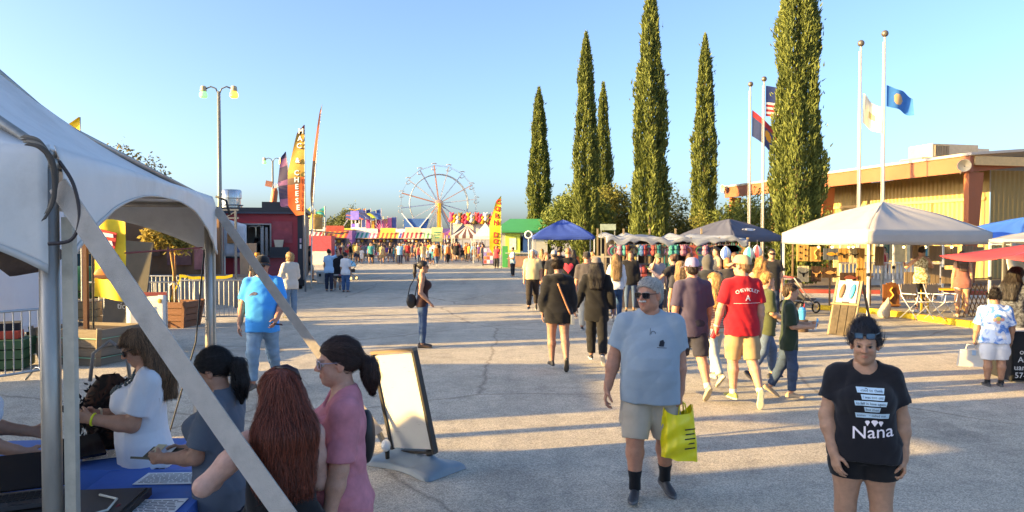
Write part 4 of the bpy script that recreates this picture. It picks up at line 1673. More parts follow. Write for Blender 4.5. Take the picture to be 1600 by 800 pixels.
round_tree('bushy_shrub', 'loose green shrub below the far end of the hall roof', XZ(1135, 46), 46, [(0, 0, 2.4, 1.5, 1.3, 1.8), (1.0, 0, 2.9, 1.4, 1.2, 1.6)], 5500, 8, .22, LEAFA, .8)
round_tree('bushy_shrub', 'tall green shrub under the hall roof behind the left flagpoles', XZ(1178, 44), 44, [(0, 0, 2.8, 1.5, 1.2, 2.0), (.9, 0, 2.2, 1.1, 1.1, 1.8)], 5500, 9, .2, LEAFA, .8)
round_tree('bushy_shrub', 'small pale shrub against the hall wall right of the thick cypress', XZ(1288, 38), 38, [(0, 0, 1.8, .7, .6, 1.7)], 2000, 10, .18, LEAFA, .6)
LEAFT = leaf_mat('thin_desert_leaves', (.05, .06, .02), (.17, .15, .06))
round_tree('wispy_tree', 'wispy treetop showing above the foreground tent roof', XZ(200, 30), 30, [(-.3, 0, 5.1, .7, .7, .9), (.8, 0, 4.7, .8, .7, .8)], 900, 11, .16, LEAFT, 4.4, .12)
round_tree('far_tree', 'dark tree beside the midway ride fronts', XZ(548, 150), 150, [(0, 0, 5.2, 3, 3, 3.2)], 2500, 12, .55, LEAFB, 4, .4)
round_tree('far_tree', 'dark tree behind the leaning ride arm', XZ(528, 165), 165, [(0, 0, 4.2, 3.2, 3, 3)], 2000, 13, .6, LEAFB, 3, .4)
# ================================================================ flagpoles and flags
POLE = mat('pale_pole_paint', H('b5afa2'), .45, var=.06, scale=3)
def flagpole(label, px, Y, ytop, ybase_h=0.0):
 X = XZ(px, Y)
 h = P(px, ytop, Y).z
 t = thing('flagpole', label, 'flagpole', (X, Y, 0), 0, 'flagpoles')
 MB().tube([(0, 0, 0), (0, 0, h * .5), (0, 0, h)], [.055, .045, .03], 12).build('pole', POLE, t, smooth='all')
 MB().ball((0, 0, h + .1), .12, 12, 8).build('ball', C('6f675c', .4, .5), t, smooth='all')
 MB().tube([(-.1, -.03, 1.0), (-.08, -.03, h - .2)], .008, 5).build('halyard', C('d8d4cc'), t)
 MB().lathe([(.16, 0), (.16, .05), (.09, .09)], 14).build('base_collar', C('a39c90', .5), t, smooth=True)
 return X, Y, h
fp = [flagpole('leftmost flagpole, with the red, blue and yellow flag', 1171, 34, 135), flagpole('second flagpole from the left, flying the striped flag', 1192, 33, 127),
      flagpole('third flagpole, with the limp white flag', 1342, 27, 72), flagpole('rightmost and tallest-looking flagpole, with the blue flag', 1379, 26, 57)]
def flag(name, label, X, Y, ztop, w, hgt, droop, matfn, mats, dirx=1, wave=.18, seed=0, nu=26, nv=13, tilt=0.0):
 m = MB()
 def fn(u, v):
  x = w * u * dirx * (1 - .15 * droop)
  y = wave * math.sin(u * 7 + seed + v * .8) * u
  z = -hgt * v * (1 - .12 * u) - droop * w * u ** 1.15 + .05 * math.sin(u * 9 + v * 2 + seed) * u - tilt * u * v
  return (x, y, z)
 m.grid(fn, nu, nv)
 m.mi = [matfn((i + .5) / nu, (j + .5) / nv) for i in range(nu) for j in range(nv)]
 o = m.build(name, mats, smooth='all', loc=(X + .08 * dirx, Y, ztop))
 return tag(o, label, 'flag')
RED, WHT, BLU = C('b23a3c', .8), C('e8e2d6', .8), C('2f3f77', .8)
X, Y, h = fp[1]
us = flag('striped_flag', 'red and white striped flag with a blue starred corner, partly behind the thick cypress', X, Y, P(1192, 134, Y).z, 2.1, 1.35, .18, lambda u, v: 2 if (u < .42 and v < .54) else (0 if int(v * 13) % 2 == 0 else 1), [RED, WHT, BLU], seed=1)
X, Y, h = fp[0]
def az(u, v):
 if v > .5:
  return 2
 a = math.atan2(.5 - v, (u - .5) * 1.5)
 if (u - .5) ** 2 * 2.2 + (v - .5) ** 2 < .035:
  return 3
 return 0 if int((a + 6.283) / (math.pi / 13)) % 2 == 0 else 1
def az2(u, v):
 if (u - .48) ** 2 * 2.4 + (v - .5) ** 2 < .03:
  return 1
 return 0 if v < .22 else 2
flag('rayed_flag', 'drooping dark blue and red flag with a yellow middle on the leftmost pole', X, Y, P(1171, 172, Y).z, 1.8, 1.2, .85, az2, [C('a8323a', .8), C('e6a530', .8), C('39466f', .8), C('c06a34', .8)], seed=3, nu=26, nv=16)
X, Y, h = fp[2]
flag('white_flag', 'limp cream-white flag hanging on the third flagpole', X, Y, P(1342, 145, Y).z, .85, 1.1, .85, lambda u, v: 1 if (abs(u - .5) < .12 and abs(v - .5) < .15) else 0, [C('e9e3cc', .85), C('c8b878', .85)], seed=5, wave=.3)
X, Y, h = fp[3]
flag('blue_flag', 'blue flag with a round tan emblem flying from the rightmost pole', X, Y, P(1379, 133, Y).z, 1.02, .74, .42, lambda u, v: 1 if ((u - .42) / .17) ** 2 + ((v - .5) / .30) ** 2 < 1 else 0, [C('2f6fb5', .8), C('b89a70', .8)], seed=2, wave=.12, nu=30, nv=18)
# ================================================================ lamp posts
def lamp_post(label, px, Y, ytop):
 X = XZ(px, Y)
 h = P(px, ytop, Y).z
 t = thing('lamp_post', label, 'lamp post', (X, Y, 0), 0, 'twin lamp posts')
 MB().tube([(0, 0, 0), (0, 0, h)], [.11, .065], 12).build('pole', C('8d8f88', .45, .4), t, smooth='all')
 for s in (-1, 1):
  MB().tube([(0, 0, h - .15), (s * .12, 0, h + .12), (s * .32, 0, h + .20), (s * .55, 0, h + .10)], .03, 8).build('arm', C('565a55', .5, .4), t, smooth='all')
  hd = MB().lathe([(.03, .22), (.11, .18), (.13, .0), (.10, -.02)], 14, (s * .62, 0, h + .02)).build('lamp_head', C('b8aa86', .5), t, smooth=True)
  gl = C('8fd890', .3, emit=.35) if s < 0 else C('ffcf50', .3, emit=.5)
  MB().lathe([(.10, .0), (.16, -.08), (.165, -.2), (.12, -.26), (.02, -.27)], 14, (s * .62, 0, h + .0)).build('glass_globe', gl, hd, smooth=True)
lamp_post('nearer twin-headed lamp post rising behind the foreground tent', 344, 30, 143)
lamp_post('farther twin-headed lamp post behind the red food trailer', 427, 56, 251)
# ================================================================ foreground frame tent
VINYL = mat('white_tent_vinyl', H('d6d4d0'), .55, var=.06, scale=3, dirt=.26, bump=.35, bscale=6)
ALU = mat('worn_aluminium', H('a9a49c'), .42, .65, var=.14, scale=14, dirt=.3, stretch=(1, 1, .25))
WEB = mat('dirty_webbing', H('b5aca2'), .9, var=.12, scale=14, dirt=.3, bump=.3, bscale=220)
c1, c2 = Vector((-2.06, 3.3, 0)), Vector((-2.96, 7.25, 0))
eu = (c2 - c1).normalized(); ev_ = Vector((-eu.y, eu.x, 0)); TL = (c2 - c1).length
c3, c4 = c2 + ev_ * TL, c1 + ev_ * TL
cs = [c1, c2, c3, c4]
apex = (c1 + c3) / 2
EAVE = 2.5
tent = thing('frame_tent', 'white frame tent with scalloped valance and wide tie-down straps over the ticket table', 'tent', apex, 0)
def prof(s):
 return EAVE + 1.75 * (.40 * s + .60 * s * s)
for i in range(4):
 a, b = cs[i], cs[(i + 1) % 4]
 m = MB()
 def roof(u, s):
  e = a.lerp(b, u)
  p = e.lerp(apex, s)
  sag = -.05 * math.sin(u * math.pi) * math.sin(s * math.pi)
  return (p.x, p.y, prof(s) + sag + .006 * math.sin(u * 40) * (1 - s) ** 4)
 m.grid(roof, 26, 16, thick=.004)
 m.build('roof_panel', VINYL, tent, smooth='all', world=True)
 m = MB()
 nrm = Vector(((b - a).y, -(b - a).x, 0)).normalized()
 if nrm.dot((a + b) / 2 - apex) < 0:
  nrm = -nrm
 def val(u, v):
  e = a.lerp(b, u) + nrm * .03
  k = abs(2 * u - 1)
  drop = .13 + .44 * k ** 2.6
  fold = (.014 * math.sin(u * 95) * k ** 4 + .006 * math.sin(u * 41 + v * 3)) * (v - .6 * v * v)
  rnd = nrm * (.035 * math.sin(min(1, v * 4) * math.pi / 2) - .02)
  p = e + rnd + nrm * fold
  return (p.x, p.y, EAVE + .02 - drop * v)
 m.grid(val, 90, 10, thick=.004)
 vo = m.build('valance', VINYL, tent, smooth='all', world=True)
 m = MB()
 def hem(u, v):
  p = Vector(val(u, .93 + .07 * v)) + nrm * .006
  return p
 m.grid(hem, 90, 1, thick=.004)
 m.build('hem_band', mat('hem_vinyl', H('bdbcb8'), .55, var=.05, scale=3, dirt=.25), vo, smooth='all', world=False).data.transform(Matrix.Translation(-apex))
 MB().tube([a + Vector((0, 0, EAVE - .06)), b + Vector((0, 0, EAVE - .06))], .028, 8).build('eave_pipe', ALU, tent, smooth='all', world=True)
 MB().tube([a + Vector((0, 0, EAVE - .03)), a.lerp(apex, .5) + Vector((0, 0, prof(.5) - .05)), apex + Vector((0, 0, prof(1) - .08))], .026, 8).build('hip_pipe', ALU, tent, smooth='all', world=True)
 ins = (apex - a).normalized()
 MB().tube([a + ins * .03, a + ins * .03 + Vector((0, 0, EAVE - .05))], .042, 16).build('leg', ALU, tent, smooth='all', world=True)
 if i < 2:
  px = Vector((.085, .01, 0)) if i == 0 else Vector((.03, .01, 0))
  MB().box(a + ins * .03 + px + Vector((0, 0, 1.1)), (.05, .035, 2.2)).build('leg_sleeve', mat('dirty_cream_webbing', H('b8b09f'), .85, var=.15, scale=10, dirt=.35), tent, world=True)
 MB().box(a + ins * .03 + Vector((0, 0, .01)), (.18, .18, .02)).build('foot_plate', ALU, tent, world=True)
def strap(a, b, w, th=.012, name='tie_strap'):
 m = MB()
 a, b = Vector(a), Vector(b)
 d = (b - a).normalized()
 side = d.cross(Vector((0, 1, 0))).normalized()
 nz = side.cross(d).normalized()
 def fn(u, v):
  p = a.lerp(b, u)
  tw = .12 * math.sin(u * 2.2)
  sv = side * math.cos(tw) + nz * math.sin(tw)
  return p + sv * (v - .5) * w + Vector((0, 0, -.03 * math.sin(u * math.pi)))
 m.grid(fn, 30, 3, thick=th)
 return m.build(name, WEB, tent, smooth=True, world=True)
top1 = c1 + Vector((.06, -.06, EAVE - .16))
end1 = Vector((-.34, 2.86, .25))
strap(top1, end1, .088)
MB().tube([end1, end1 + Vector((.05, -.01, -.25))], .02, 8).build('ground_stake', C('3c3a38', .5, .5), tent, world=True)
top2 = c2 + Vector((.06, -.03, EAVE - .10))
end2 = G(604, 728) + Vector((-.07, .02, .30))
strap(top2, end2, .085)
rt_ = MB()
rt_.bar(end2, end2 + Vector((.075, -.02, -.14)), .05, .03)
rt_.build('ratchet', C('8f8a80', .45, .6), tent, world=True)
MB().tube([end2 + Vector((.075, -.02, -.14)), end2 + Vector((.085, -.02, -.33))], [.022, .018], 8).build('ground_stake', C('2d2c2b', .5, .5), tent, world=True)
MB().ball(end2 + Vector((.07, -.05, -.10)), .045, 10, 6, (1, 1, 1.3)).build('stake_cap', C('e8e8e4', .5), tent, smooth='all', world=True)
def smooth_curve(pts, n=24):
 pts = [Vector(p) for p in pts]
 out = []
 for i in range(len(pts) - 1):
  p0, p1, p2, p3 = pts[max(i - 1, 0)], pts[i], pts[i + 1], pts[min(i + 2, len(pts) - 1)]
  for k in range(n // (len(pts) - 1)):
   t = k / (n // (len(pts) - 1))
   out.append(.5 * ((2 * p1) + (p2 - p0) * t + (2 * p0 - 5 * p1 + 4 * p2 - p3) * t * t + (3 * p1 - p0 - 3 * p2 + p3) * t ** 3))
 return out + [pts[-1]]
q = c1 + Vector((.02, -.07, EAVE))
for k in range(4):
 o = Vector((.010 * k - .02, -.006 * k, -.012 * k))
 cv = smooth_curve([q + o + Vector((-.07, -.02, .05)), q + o + Vector((.0, -.03, .03)), q + o + Vector((.05, -.03, -.04)), q + o + Vector((.075 - .01 * k, -.02, -.13 - .02 * k)), q + o + Vector((.06 - .02 * k, -.02, -.22 - .02 * k))], 24)
 MB().grid(lambda u, v: cv[min(24, int(u * 24 + .5))] + Vector((.022 * (v - .5), 0, .012 * (v - .5))), 24, 1, thick=.003).build('strap_tail', C(('6d675e', '57524c', '7a746a', '4a4642')[k], .9), tent, smooth='all', world=True)
MB().tube(smooth_curve([q + Vector((.07, -.02, -.06)), q + Vector((.125, -.01, -.16)), q + Vector((.15, -.01, -.30)), q + Vector((.12, -.02, -.40)), q + Vector((.03, -.04, -.42))], 24), .008, 8).build('cable', C('3a3233', .6), tent, smooth='all', world=True)
MB().tube([c2 + Vector((.06, -.03, EAVE + .02)), c2 + Vector((.16, -.03, EAVE - .02)), c2 + Vector((.19, -.02, EAVE - .16))], .012, 6).build('cable', C('2a2a2a', .6), tent, smooth='all', world=True)
MB().tube([c1 + Vector((-.2, 1.0, 2.02)), c2 + Vector((-.05, -.1, 2.02))], .006, 5).build('red_cord', C('7a2a2a', .8), tent, world=True)
MB().tube([c2 + Vector((-.05, -.05, 2.0)), c2 + Vector((-.12, -.1, 1.1)), c2 + Vector((-.35, -.2, .2)), c2 + Vector((-.5, -.4, .02))], .008, 5).build('power_cord', C('1c1a1a', .6), tent, smooth='all', world=True)
sl = mat('clear_plastic_film', H('c8c4bc'), .25, var=.1, scale=4, alpha=.55)
MB().box(c2 + Vector((-.1, .02, .32)), (.20, .02, .62)).build('film_sleeve', sl, tent, world=True)
MB().box(c2 + Vector((.07, .02, .32)), (.12, .02, .60)).build('film_sleeve', sl, tent, world=True)
MB().tube([(-2.62, 3.75, 2.02), (-2.52, 3.72, 1.98), (-2.36, 3.72, 2.0), (-2.28, 3.7, 2.03)], [.05, .07, .06, .03], 10).build('rolled_sidewall', C('5c4c44', .9, bump=.4), tent, smooth='all', world=True)
# ================================================================ ticket tables and their clutter
TBL = mat('blue_table_cover', H('2f62b4'), .6, var=.08, scale=6, bump=.1, bscale=12)
def cloth_table(label, cx, cy, w, d, rz, h=.74):
 t = thing('covered_table', label, 'table', (cx, cy, 0), rz, 'blue-covered tables')
 m = MB()
 def fn(u, v):
  a = (u - .5) * 2
  b = (v - .5) * 2
  hx, hy = w / 2, d / 2
  ea, eb = max(0, abs(a) - .72) / .28, max(0, abs(b) - .62) / .38
  x = math.copysign(min(abs(a) / .72, 1) * hx, a)
  y = math.copysign(min(abs(b) / .62, 1) * hy, b)
  dr = .5 * max(ea, eb)
  if ea > 0:
   x += math.copysign(.03 + .02 * math.sin(y * 14), a) * min(1, ea * 3)
  if eb > 0:
   y += math.copysign(.03 + .02 * math.sin(x * 13 + 1), b) * min(1, eb * 3)
  return (x, y, h - dr + .002 * math.sin(x * 9 + y * 7))
 m.grid(fn, 56, 44)
 m.build('table_cover', TBL, t, smooth=True)
 MB().box((0, 0, h - .03), (w - .02, d - .02, .035)).build('table_top', C('d8d4cc'), t)
 for sx in (-1, 1):
  for sy in (-1, 1):
   MB().tube([(sx * (w / 2 - .1), sy * (d / 2 - .08), 0), (sx * (w / 2 - .1), sy * (d / 2 - .08), h - .05)], .015, 8).build('leg', C('5a5a5c', .4, .6), t)
 return t
cloth_table('blue-covered table left of the near tent post', -3.05, 4.62, 1.75, .72, .06)
cloth_table('blue-covered table with laminated sheets right of the near tent post', -1.98, 3.88, .66, .95, .12)
def paper(label, x, y, w, d, rz, rows, z=.746, border=None):
 t = thing('paper_sheet', label, 'paper', (x, y, z), rz, 'sheets on the tables')
 MB().box((0, 0, .0015), (w, d, .003)).build('sheet', C('e6e6e4', .35), t)
 m = MB()
 rg = random.Random(int(x * 100))
 for k in range(rows):
  yy = d * (.42 - .84 * (k + .5) / rows)
  xx = -w * .44
  while xx < w * .40:
   L = w * (.04 + .10 * rg.random())
   m.add([(xx, yy - d * .02, .0036), (xx + L, yy - d * .02, .0036), (xx + L, yy + d * .02, .0036), (xx, yy + d * .02, .0036)], [(0, 1, 2, 3)])
   xx += L + w * .02
 stuff(m.build('print_lines', C('4a4a52'), t))
 return t
paper('laminated price table sheet at the far side of the right blue table', -1.93, 4.14, .34, .20, .05, 8)
paper('laminated sheet with red heading near the front of the right blue table', -1.86, 3.68, .36, .24, .08, 9)
paper('loose white sheet on the left blue table beside the tablet', -2.55, 4.6, .26, .18, .5, 6)
paper('small white sheet on the left table behind the post', -2.35, 4.72, .20, .15, -.3, 4)
lt_ = thing('laptop', 'open dark laptop lying on the black case behind the near post', 'laptop', (-2.42, 3.62, .80), .45)
MB().box((0, 0, .01), (.34, .24, .02)).build('base', C('35363a', .4), lt_)
for r_ in range(4):
 for k in range(11):
  MB().box((-.14 + .028 * k, -.03 + .032 * r_, .0225), (.023, .026, .005)).build('key', C('17181b', .5), lt_)
MB().box((0, -.085, .0215), (.10, .05, .003)).build('touchpad', C('2c2d31', .3), lt_)
MB().box((0, .19, .10), (.34, .014, .22), M3=Matrix.Rotation(R(-52), 3, 'X')).build('screen', C('1a1b1f', .25), lt_)
cs_ = thing('equipment_case', 'black flat equipment case on the table under the laptop', 'case', (-2.30, 3.56, 0), .12)
MB().box((0, 0, .73), (.84, .56, .10)).build('shell', C('222224', .5), cs_)
MB().box((0, 0, .784), (.80, .52, .008)).build('lid_panel', C('2c2c2f', .45), cs_)
MB().box((.36, -.285, .73), (.12, .02, .05)).build('handle', C('111113', .5), cs_)
for sx in (-1, 1):
 for sy in (-1, 1):
  MB().tube([(sx * .38, sy * .24, 0), (sx * .38, sy * .24, .68)], .018, 8).build('stand_leg', C('3a3a3c', .4, .5), cs_)
m = MB()
m.tube([(-2.1, 3.72, .80), (-1.98, 3.66, .80), (-1.95, 3.52, .795), (-2.05, 3.42, .79), (-2.14, 3.40, .79)], .006, 6)
tag(m.build('white_cable', C('cfd4cc', .5), smooth='all'), 'thin white cable curling over the black case', 'cable')
m = MB()
m.tube([(-1.96, 3.70, .752), (-1.94, 3.6, .79), (-1.95, 3.52, .755), (-1.93, 3.45, .76)], .008, 6)
tag(m.build('red_cable', C('7c2026', .5), smooth='all'), 'short dark red cable at the edge of the laminated sheet', 'cable')
tb = thing('tablet', 'black tablet propped on the left blue table behind the post', 'tablet', (-2.62, 4.42, .78), .8)
MB().box((0, 0, .06), (.26, .02, .18), M3=Matrix.Rotation(R(-60), 3, 'X')).build('screen', C('1b1c20', .2), tb)
MB().box((0, .06, .0), (.2, .10, .03)).build('stand', C('262629', .5), tb)
bag = thing('cowhide_bag', 'dark brown shaggy shoulder bag hanging beside the woman in the white shirt', 'bag', (-2.62, 4.78, .74), .2)
m = MB()
def bagf(u, v):
 a = u * 2 * math.pi
 w = .17 * math.sin(math.pi * (.08 + .88 * v)) ** .6
 return (w * math.cos(a) * (1 + .05 * math.sin(a * 5)), w * .55 * math.sin(a), .48 * v)
m.grid(bagf, 28, 14)
m.build('body', dye_mat('brown_hide', (.012, .007, .005), (.075, .028, .014), 9), bag, smooth='all')
stuff(tri_mesh('fringe', crown_mesh([(0, 0, .22, .17, .10, .22)], 1600, 21, .05), 4, C('1c120d', .9), bag))
MB().tube([(-.12, 0, .44), (-.10, 0, .62), (.0, 0, .70), (.10, 0, .62), (.12, 0, .44)], .012, 6).build('handle', C('8f8a84', .5), bag, smooth='all')
# ================================================================ white sign board on a water base
sg_ = G(640, 735)
sb = thing('sign_board', 'blank white sign board in a dark frame on a grey water-filled base', 'sign', (sg_.x + .03, sg_.y + .12, 0), R(-38))
tiltM = Matrix.Rotation(R(7.5), 3, 'X') @ Matrix.Rotation(R(-8.5), 3, 'Y')
def tb_(v):
 return tiltM @ Vector(v) + Vector((0, 0, .11))
bw_, bh_ = .58, .93
m = MB(); m.box(tb_((0, 0, .04 + bh_ / 2)), (bw_ - .04, .022, bh_ - .04), M3=tiltM); m.build('panel', mat('white_board', H('cfccc4'), .4, var=.03, scale=3, dirt=.06), sb)
for s in (-1, 1):
 m = MB(); m.box(tb_((s * (bw_ / 2 - .011), 0, .04 + bh_ / 2)), (.03, .055, bh_), M3=tiltM); m.build('side_rail', C('2a2624', .5), sb)
 m = MB(); m.tube([(s * .2, 0, .12), tb_((s * .2, 0, .06))], .03, 10); m.build('spring_post', C('1d1c1c', .5), sb)
m = MB(); m.box(tb_((0, 0, .04 + bh_ + .012)), (bw_ + .002, .06, .03), M3=tiltM); m.build('top_rail', C('7d6a55', .6), sb)
m = MB(); m.box(tb_((0, 0, .04 - .008)), (bw_ + .002, .056, .025), M3=tiltM); m.build('bottom_rail', C('2a2624', .5), sb)
rg = random.Random(4)
m = MB()
for k in range(12):
 x, z = rg.uniform(-.26, .26), rg.uniform(.1, .95)
 m.box(tb_((x, -.0125, .04 + z * .95)), (.03, .0015, .004), M3=tiltM)
stuff(m.build('scuff', C('b9b4aa'), sb))
def wb_(u, v):
 a, b = 2 * u - 1, 2 * v - 1
 x = .43 * a
 hy = .20 + .10 * abs(a) ** 1.6 - .03 * abs(a) ** 8
 y = hy * b * (1 - .12 * abs(a) ** 10)
 edge = max(0.0, 1 - abs(a) ** 9) ** .5 * max(0.0, 1 - abs(b) ** 9) ** .5
 ridge = .065 * math.exp(-(b / .42) ** 2) * (1 - .55 * abs(a) ** 2)
 groove = -.03 * math.exp(-((abs(b) - .72) / .12) ** 2) * math.exp(-(a / .30) ** 4)
 boss = .022 * math.exp(-((abs(x) - .2) / .05) ** 4 - (y / .05) ** 4)
 return (x, y, .004 + edge * (.062 + ridge + groove + boss))
m = MB()
m.grid(wb_, 64, 48)
m.build('water_base', mat('grey_blue_moulded_plastic', H('76848d'), .42, var=.06, scale=5, dirt=.2), sb, smooth='all')
MB().lathe([(.025, .12), (.03, .122), (.03, .14), (.02, .145)], 12, (.05, 0, 0)).build('filler_cap', C('6d7c86', .4), sb, smooth=True)
# ================================================================ crowd barricades
BARM = mat('galvanised_barrier', H('a6a9ab'), .4, .7, var=.12, scale=6, dirt=.12)
def barricade_proto():
 t = thing('crowd_barricade', 'x', 'barricade', (0, 0, 0), 0, 'galvanised crowd barricades')
 L, h, r = 2.2, 1.08, .02
 m = MB()
 fr = [(-L / 2, 0, .18), (-L / 2, 0, h - .12), (-L / 2 + .12, 0, h), (L / 2 - .12, 0, h), (L / 2, 0, h - .12), (L / 2, 0, .18), (-L / 2, 0, .18)]
 m.tube(fr, r, 8)
 m.build('frame', BARM, t, smooth='all')
 bm_ = MB().tube([(0, 0, .18), (0, 0, h)], .009, 6)
 first = None
 for k in range(18):
  x = -L / 2 + L * (k + 1) / 19
  if first is None:
   first = bm_.build('bar', BARM, t)
   first.location = (x, 0, 0)
  else:
   o = bpy.data.objects.new('bar', first.data); COL.objects.link(o); o.parent = t; o.location = (x, 0, 0)
 for s in (-1, 1):
  MB().tube([(s * (L / 2 - .25), -.32, .015), (s * (L / 2 - .25), -.05, .22), (s * (L / 2 - .25), .05, .22), (s * (L / 2 - .25), .32, .015)], .016, 6).build('foot', BARM, t, smooth='all')
 return t
bp0 = barricade_proto()
def barricade(label, x, y, rz, first=[True]):
 if first[0]:
  first[0] = False
  bp0.location = (x, y, 0); bp0.rotation_euler = (0, 0, rz); bp0['label'] = label
  return bp0
 return dup(bp0, (x, y, 0), rz, label)
barricade('steel barricade at the left picture edge in front of the white trailer', -7.35, 10.0, R(62))
barricade('steel barricade behind the yellow food banner', XZ(205, 17.5), 17.5, R(4))
barricade('steel barricade right of the planted wooden box, at the second tent post', XZ(338, 18.3), 18.3, R(8))
barricade('steel barricade left of the planted wooden box behind the chalkboard', XZ(240, 20.5), 20.5, R(0))
# ================================================================ wooden planter boxes
WOOD = mat('grey_weathered_wood', H('74695a'), .85, var=.25, scale=3, dirt=.3, bump=.4, bscale=20, stretch=(.3, .3, 3))
WOODR = mat('red_brown_wood', H('77503a'), .8, var=.25, scale=3, dirt=.2, bump=.3, bscale=20, stretch=(.3, .3, 3))
def planter(label, x, y, rz, w, d, h, material, cord):
 t = thing('wooden_planter', label, 'planter', (x, y, 0), rz, 'wooden planter boxes')
 nb_ = 4
 for side in range(4):
  ax = side % 2
  L = (w if ax == 0 else d)
  off = (d if ax == 0 else w) / 2
  for k in range(nb_):
   z = h * (k + .5) / nb_
   fl = .80 + .20 * (k + .5) / nb_
   m = MB()
   m.box((0, -off * fl, z), (L * fl - (.0 if ax == 0 else .062), .03 + .006 * ((k * 7 + side) % 3), h / nb_ - .012))
   o = m.build('plank', material, t)
   o.rotation_euler = (0, 0, side * math.pi / 2)
 for sx in (-1, 1):
  for sy in (-1, 1):
   MB().bar((sx * (w / 2 * .83), sy * (d / 2 * .83), 0), (sx * (w / 2 + .015), sy * (d / 2 + .015), h + .02), .07).build('corner_post', material, t)
 MB().box((0, 0, h - .08), (w * .93, d * .93, .04)).build('soil', C('4a3b2e', .95, bump=.5), t)
 if cord:
  for z in (.22, .75):
   f = .80 + .2 * z
   p = [(sx * w / 2 * f * 1.06, sy * d / 2 * f * 1.06, h * z) for sx, sy in ((-1, -1), (1, -1), (1, 1), (-1, 1), (-1, -1))]
   MB().tube(p, .008, 5).build('cord', C('7fb79a', .6), t)
 return t
p1 = G(165, 572)
planter('weathered grey wooden planter with green cords behind the near post', p1.x - .55, p1.y + .5, R(-14), 1.35, 1.0, .62, WOOD, True)
p2 = G(272, 512)
planter('reddish wooden planter holding the small golden tree', p2.x - .05, p2.y + .3, R(-8), .82, .78, .62, WOODR, False)
bt = thing('young_tree', 'small golden-leafed tree staked in the reddish planter', 'tree', (p2.x - .15, p2.y + .3, .5), 0)
MB().tube([(0, 0, 0), (.02, 0, .8), (-.08, 0, 1.5), (-.2, 0, 1.75)], [.035, .03, .025, .015], 8).build('trunk', C('b98b4a', .8), bt, smooth='all')
MB().tube([(.07, 0, 0), (.05, 0, 1.35)], .02, 6).build('stake', C('a06a3a', .8), bt)
tri_mesh('crown', crown_mesh([(-.25, 0, 1.72, .42, .35, .22), (.05, 0, 1.6, .35, .3, .22), (-.45, 0, 1.6, .25, .2, .2), (.22, 0, 1.45, .2, .2, .15)], 1500, 31, .13), 4, leaf_mat('golden_leaves', (.16, .14, .03), (.45, .34, .08)), bt)
tp = thing('caution_tape', 'yellow tape tied from the staked tree to the barricade', 'tape', (p2.x, p2.y + .3, 0))
m = MB()
m.grid(lambda u, v: (.0 + 1.25 * u, .1 * u, 1.18 - .06 * math.sin(u * 3.1) + .07 * v + .01 * math.sin(u * 20)), 16, 1, thick=.004)
m.build('long_run', C('e8c81e', .5), tp)
m = MB()
m.grid(lambda u, v: (.05 - .25 * u, -.02, 1.15 - .55 * u + .08 * v), 8, 1, thick=.004)
m.build('loose_end', C('e8c81e', .5), tp)
ps = thing('banner_post', 'brown square post with yellow food banner standing in the grey planter', 'post', (p1.x - .60, p1.y + .5, .5))
MB().box((0, 0, 1.0), (.07, .07, 2.0)).build('post', C('5a3a2a', .8), ps)
MB().tube([(.12, 0, 0), (.12, 0, 2.1)], .018, 6).build('rod', C('2c2a28', .5), ps)
fb = thing('food_banner', 'yellow food banner printed with a burger and a drink cup', 'banner', (p1.x - .62, p1.y + .75, .55))
def fbf(u, v):
 return (.02 + .55 * u, .03 * math.sin(u * 6 + v * 3), .55 + 1.35 * v - .10 * u * (1 - v))
m = MB(); m.grid(fbf, 14, 12); m.build('cloth', C('f0cf2a', .6), fb, smooth='all')
m = MB(); m.lathe([(.09, 0), (.12, .3), (.13, .31), (.13, .34), (.02, .35)], 14, (.42, -.06, .95), Matrix(((.7, 0, 0), (0, .15, 0), (0, 0, .8)))); m.build('cup_print', C('efe9dc'), fb, smooth=True)
m = MB(); m.ball((.42, -.06, 1.24), .085, 12, 6, (1, .15, .8)); m.build('drink_print', C('b2482a'), fb, smooth='all')
m = MB(); m.ball((.22, -.06, .95), .17, 14, 6, (1, .12, .6)); m.build('bun_print', C('b06a26'), fb, smooth='all')
m = MB(); m.box((.22, -.07, .90), (.34, .03, .05)); m.build('patty_print', C('5a2a1a'), fb)
m = MB(); m.prism([(-.05, 1.45), (.32, 1.38), (.36, 1.66), (-.02, 1.75)], .02, (.1, -.055, 0)); m.build('red_panel_print', C('c8282a'), fb)
m = MB(); m.prism([(.06, 1.48), (.30, 1.44), (.28, 1.52), (.12, 1.54), (.13, 1.60), (.31, 1.58), (.30, 1.64), (.06, 1.68)], .02, (.1, -.07, 0)); m.build('letter_print', C('f4efe6'), fb)
pt = G(185, 522)
pr = thing('propane_tank', 'white propane cylinder behind the grey planter', 'gas cylinder', (pt.x - .25, pt.y + .5, 0))
MB().lathe([(.02, 0), (.17, .02), (.19, .12), (.19, .85), (.15, .98), (.06, 1.03), (.06, 1.1), (.02, 1.1)], 18).build('cylinder', C('ddd8cc', .4, dirt=.15), pr, smooth=True)
MB().torus((0, 0, 1.13), .1, .015, 14, 6).build('collar', C('c8c2b4', .4), pr, smooth='all')
MB().lathe([(.03, 1.08), (.03, 1.18), (.05, 1.18), (.05, 1.22)], 10).build('valve', C('8b7a45', .4, .6), pr)
cr_ = thing('plywood_crate', 'small plywood crate beside the propane cylinder', 'crate', (pt.x - .85, pt.y + .35, 0), .2)
for k in range(4):
 MB().box((0, -.2, .1 + .17 * k), (.42, .03, .155)).build('slat', C('a58a62', .8), cr_)
 MB().box((.2, 0, .1 + .17 * k), (.03, .42, .155)).build('slat', C('9c825c', .8), cr_)
MB().box((0, 0, .36), (.36, .36, .68)).build('inner_box', C('6c563c', .9), cr_)
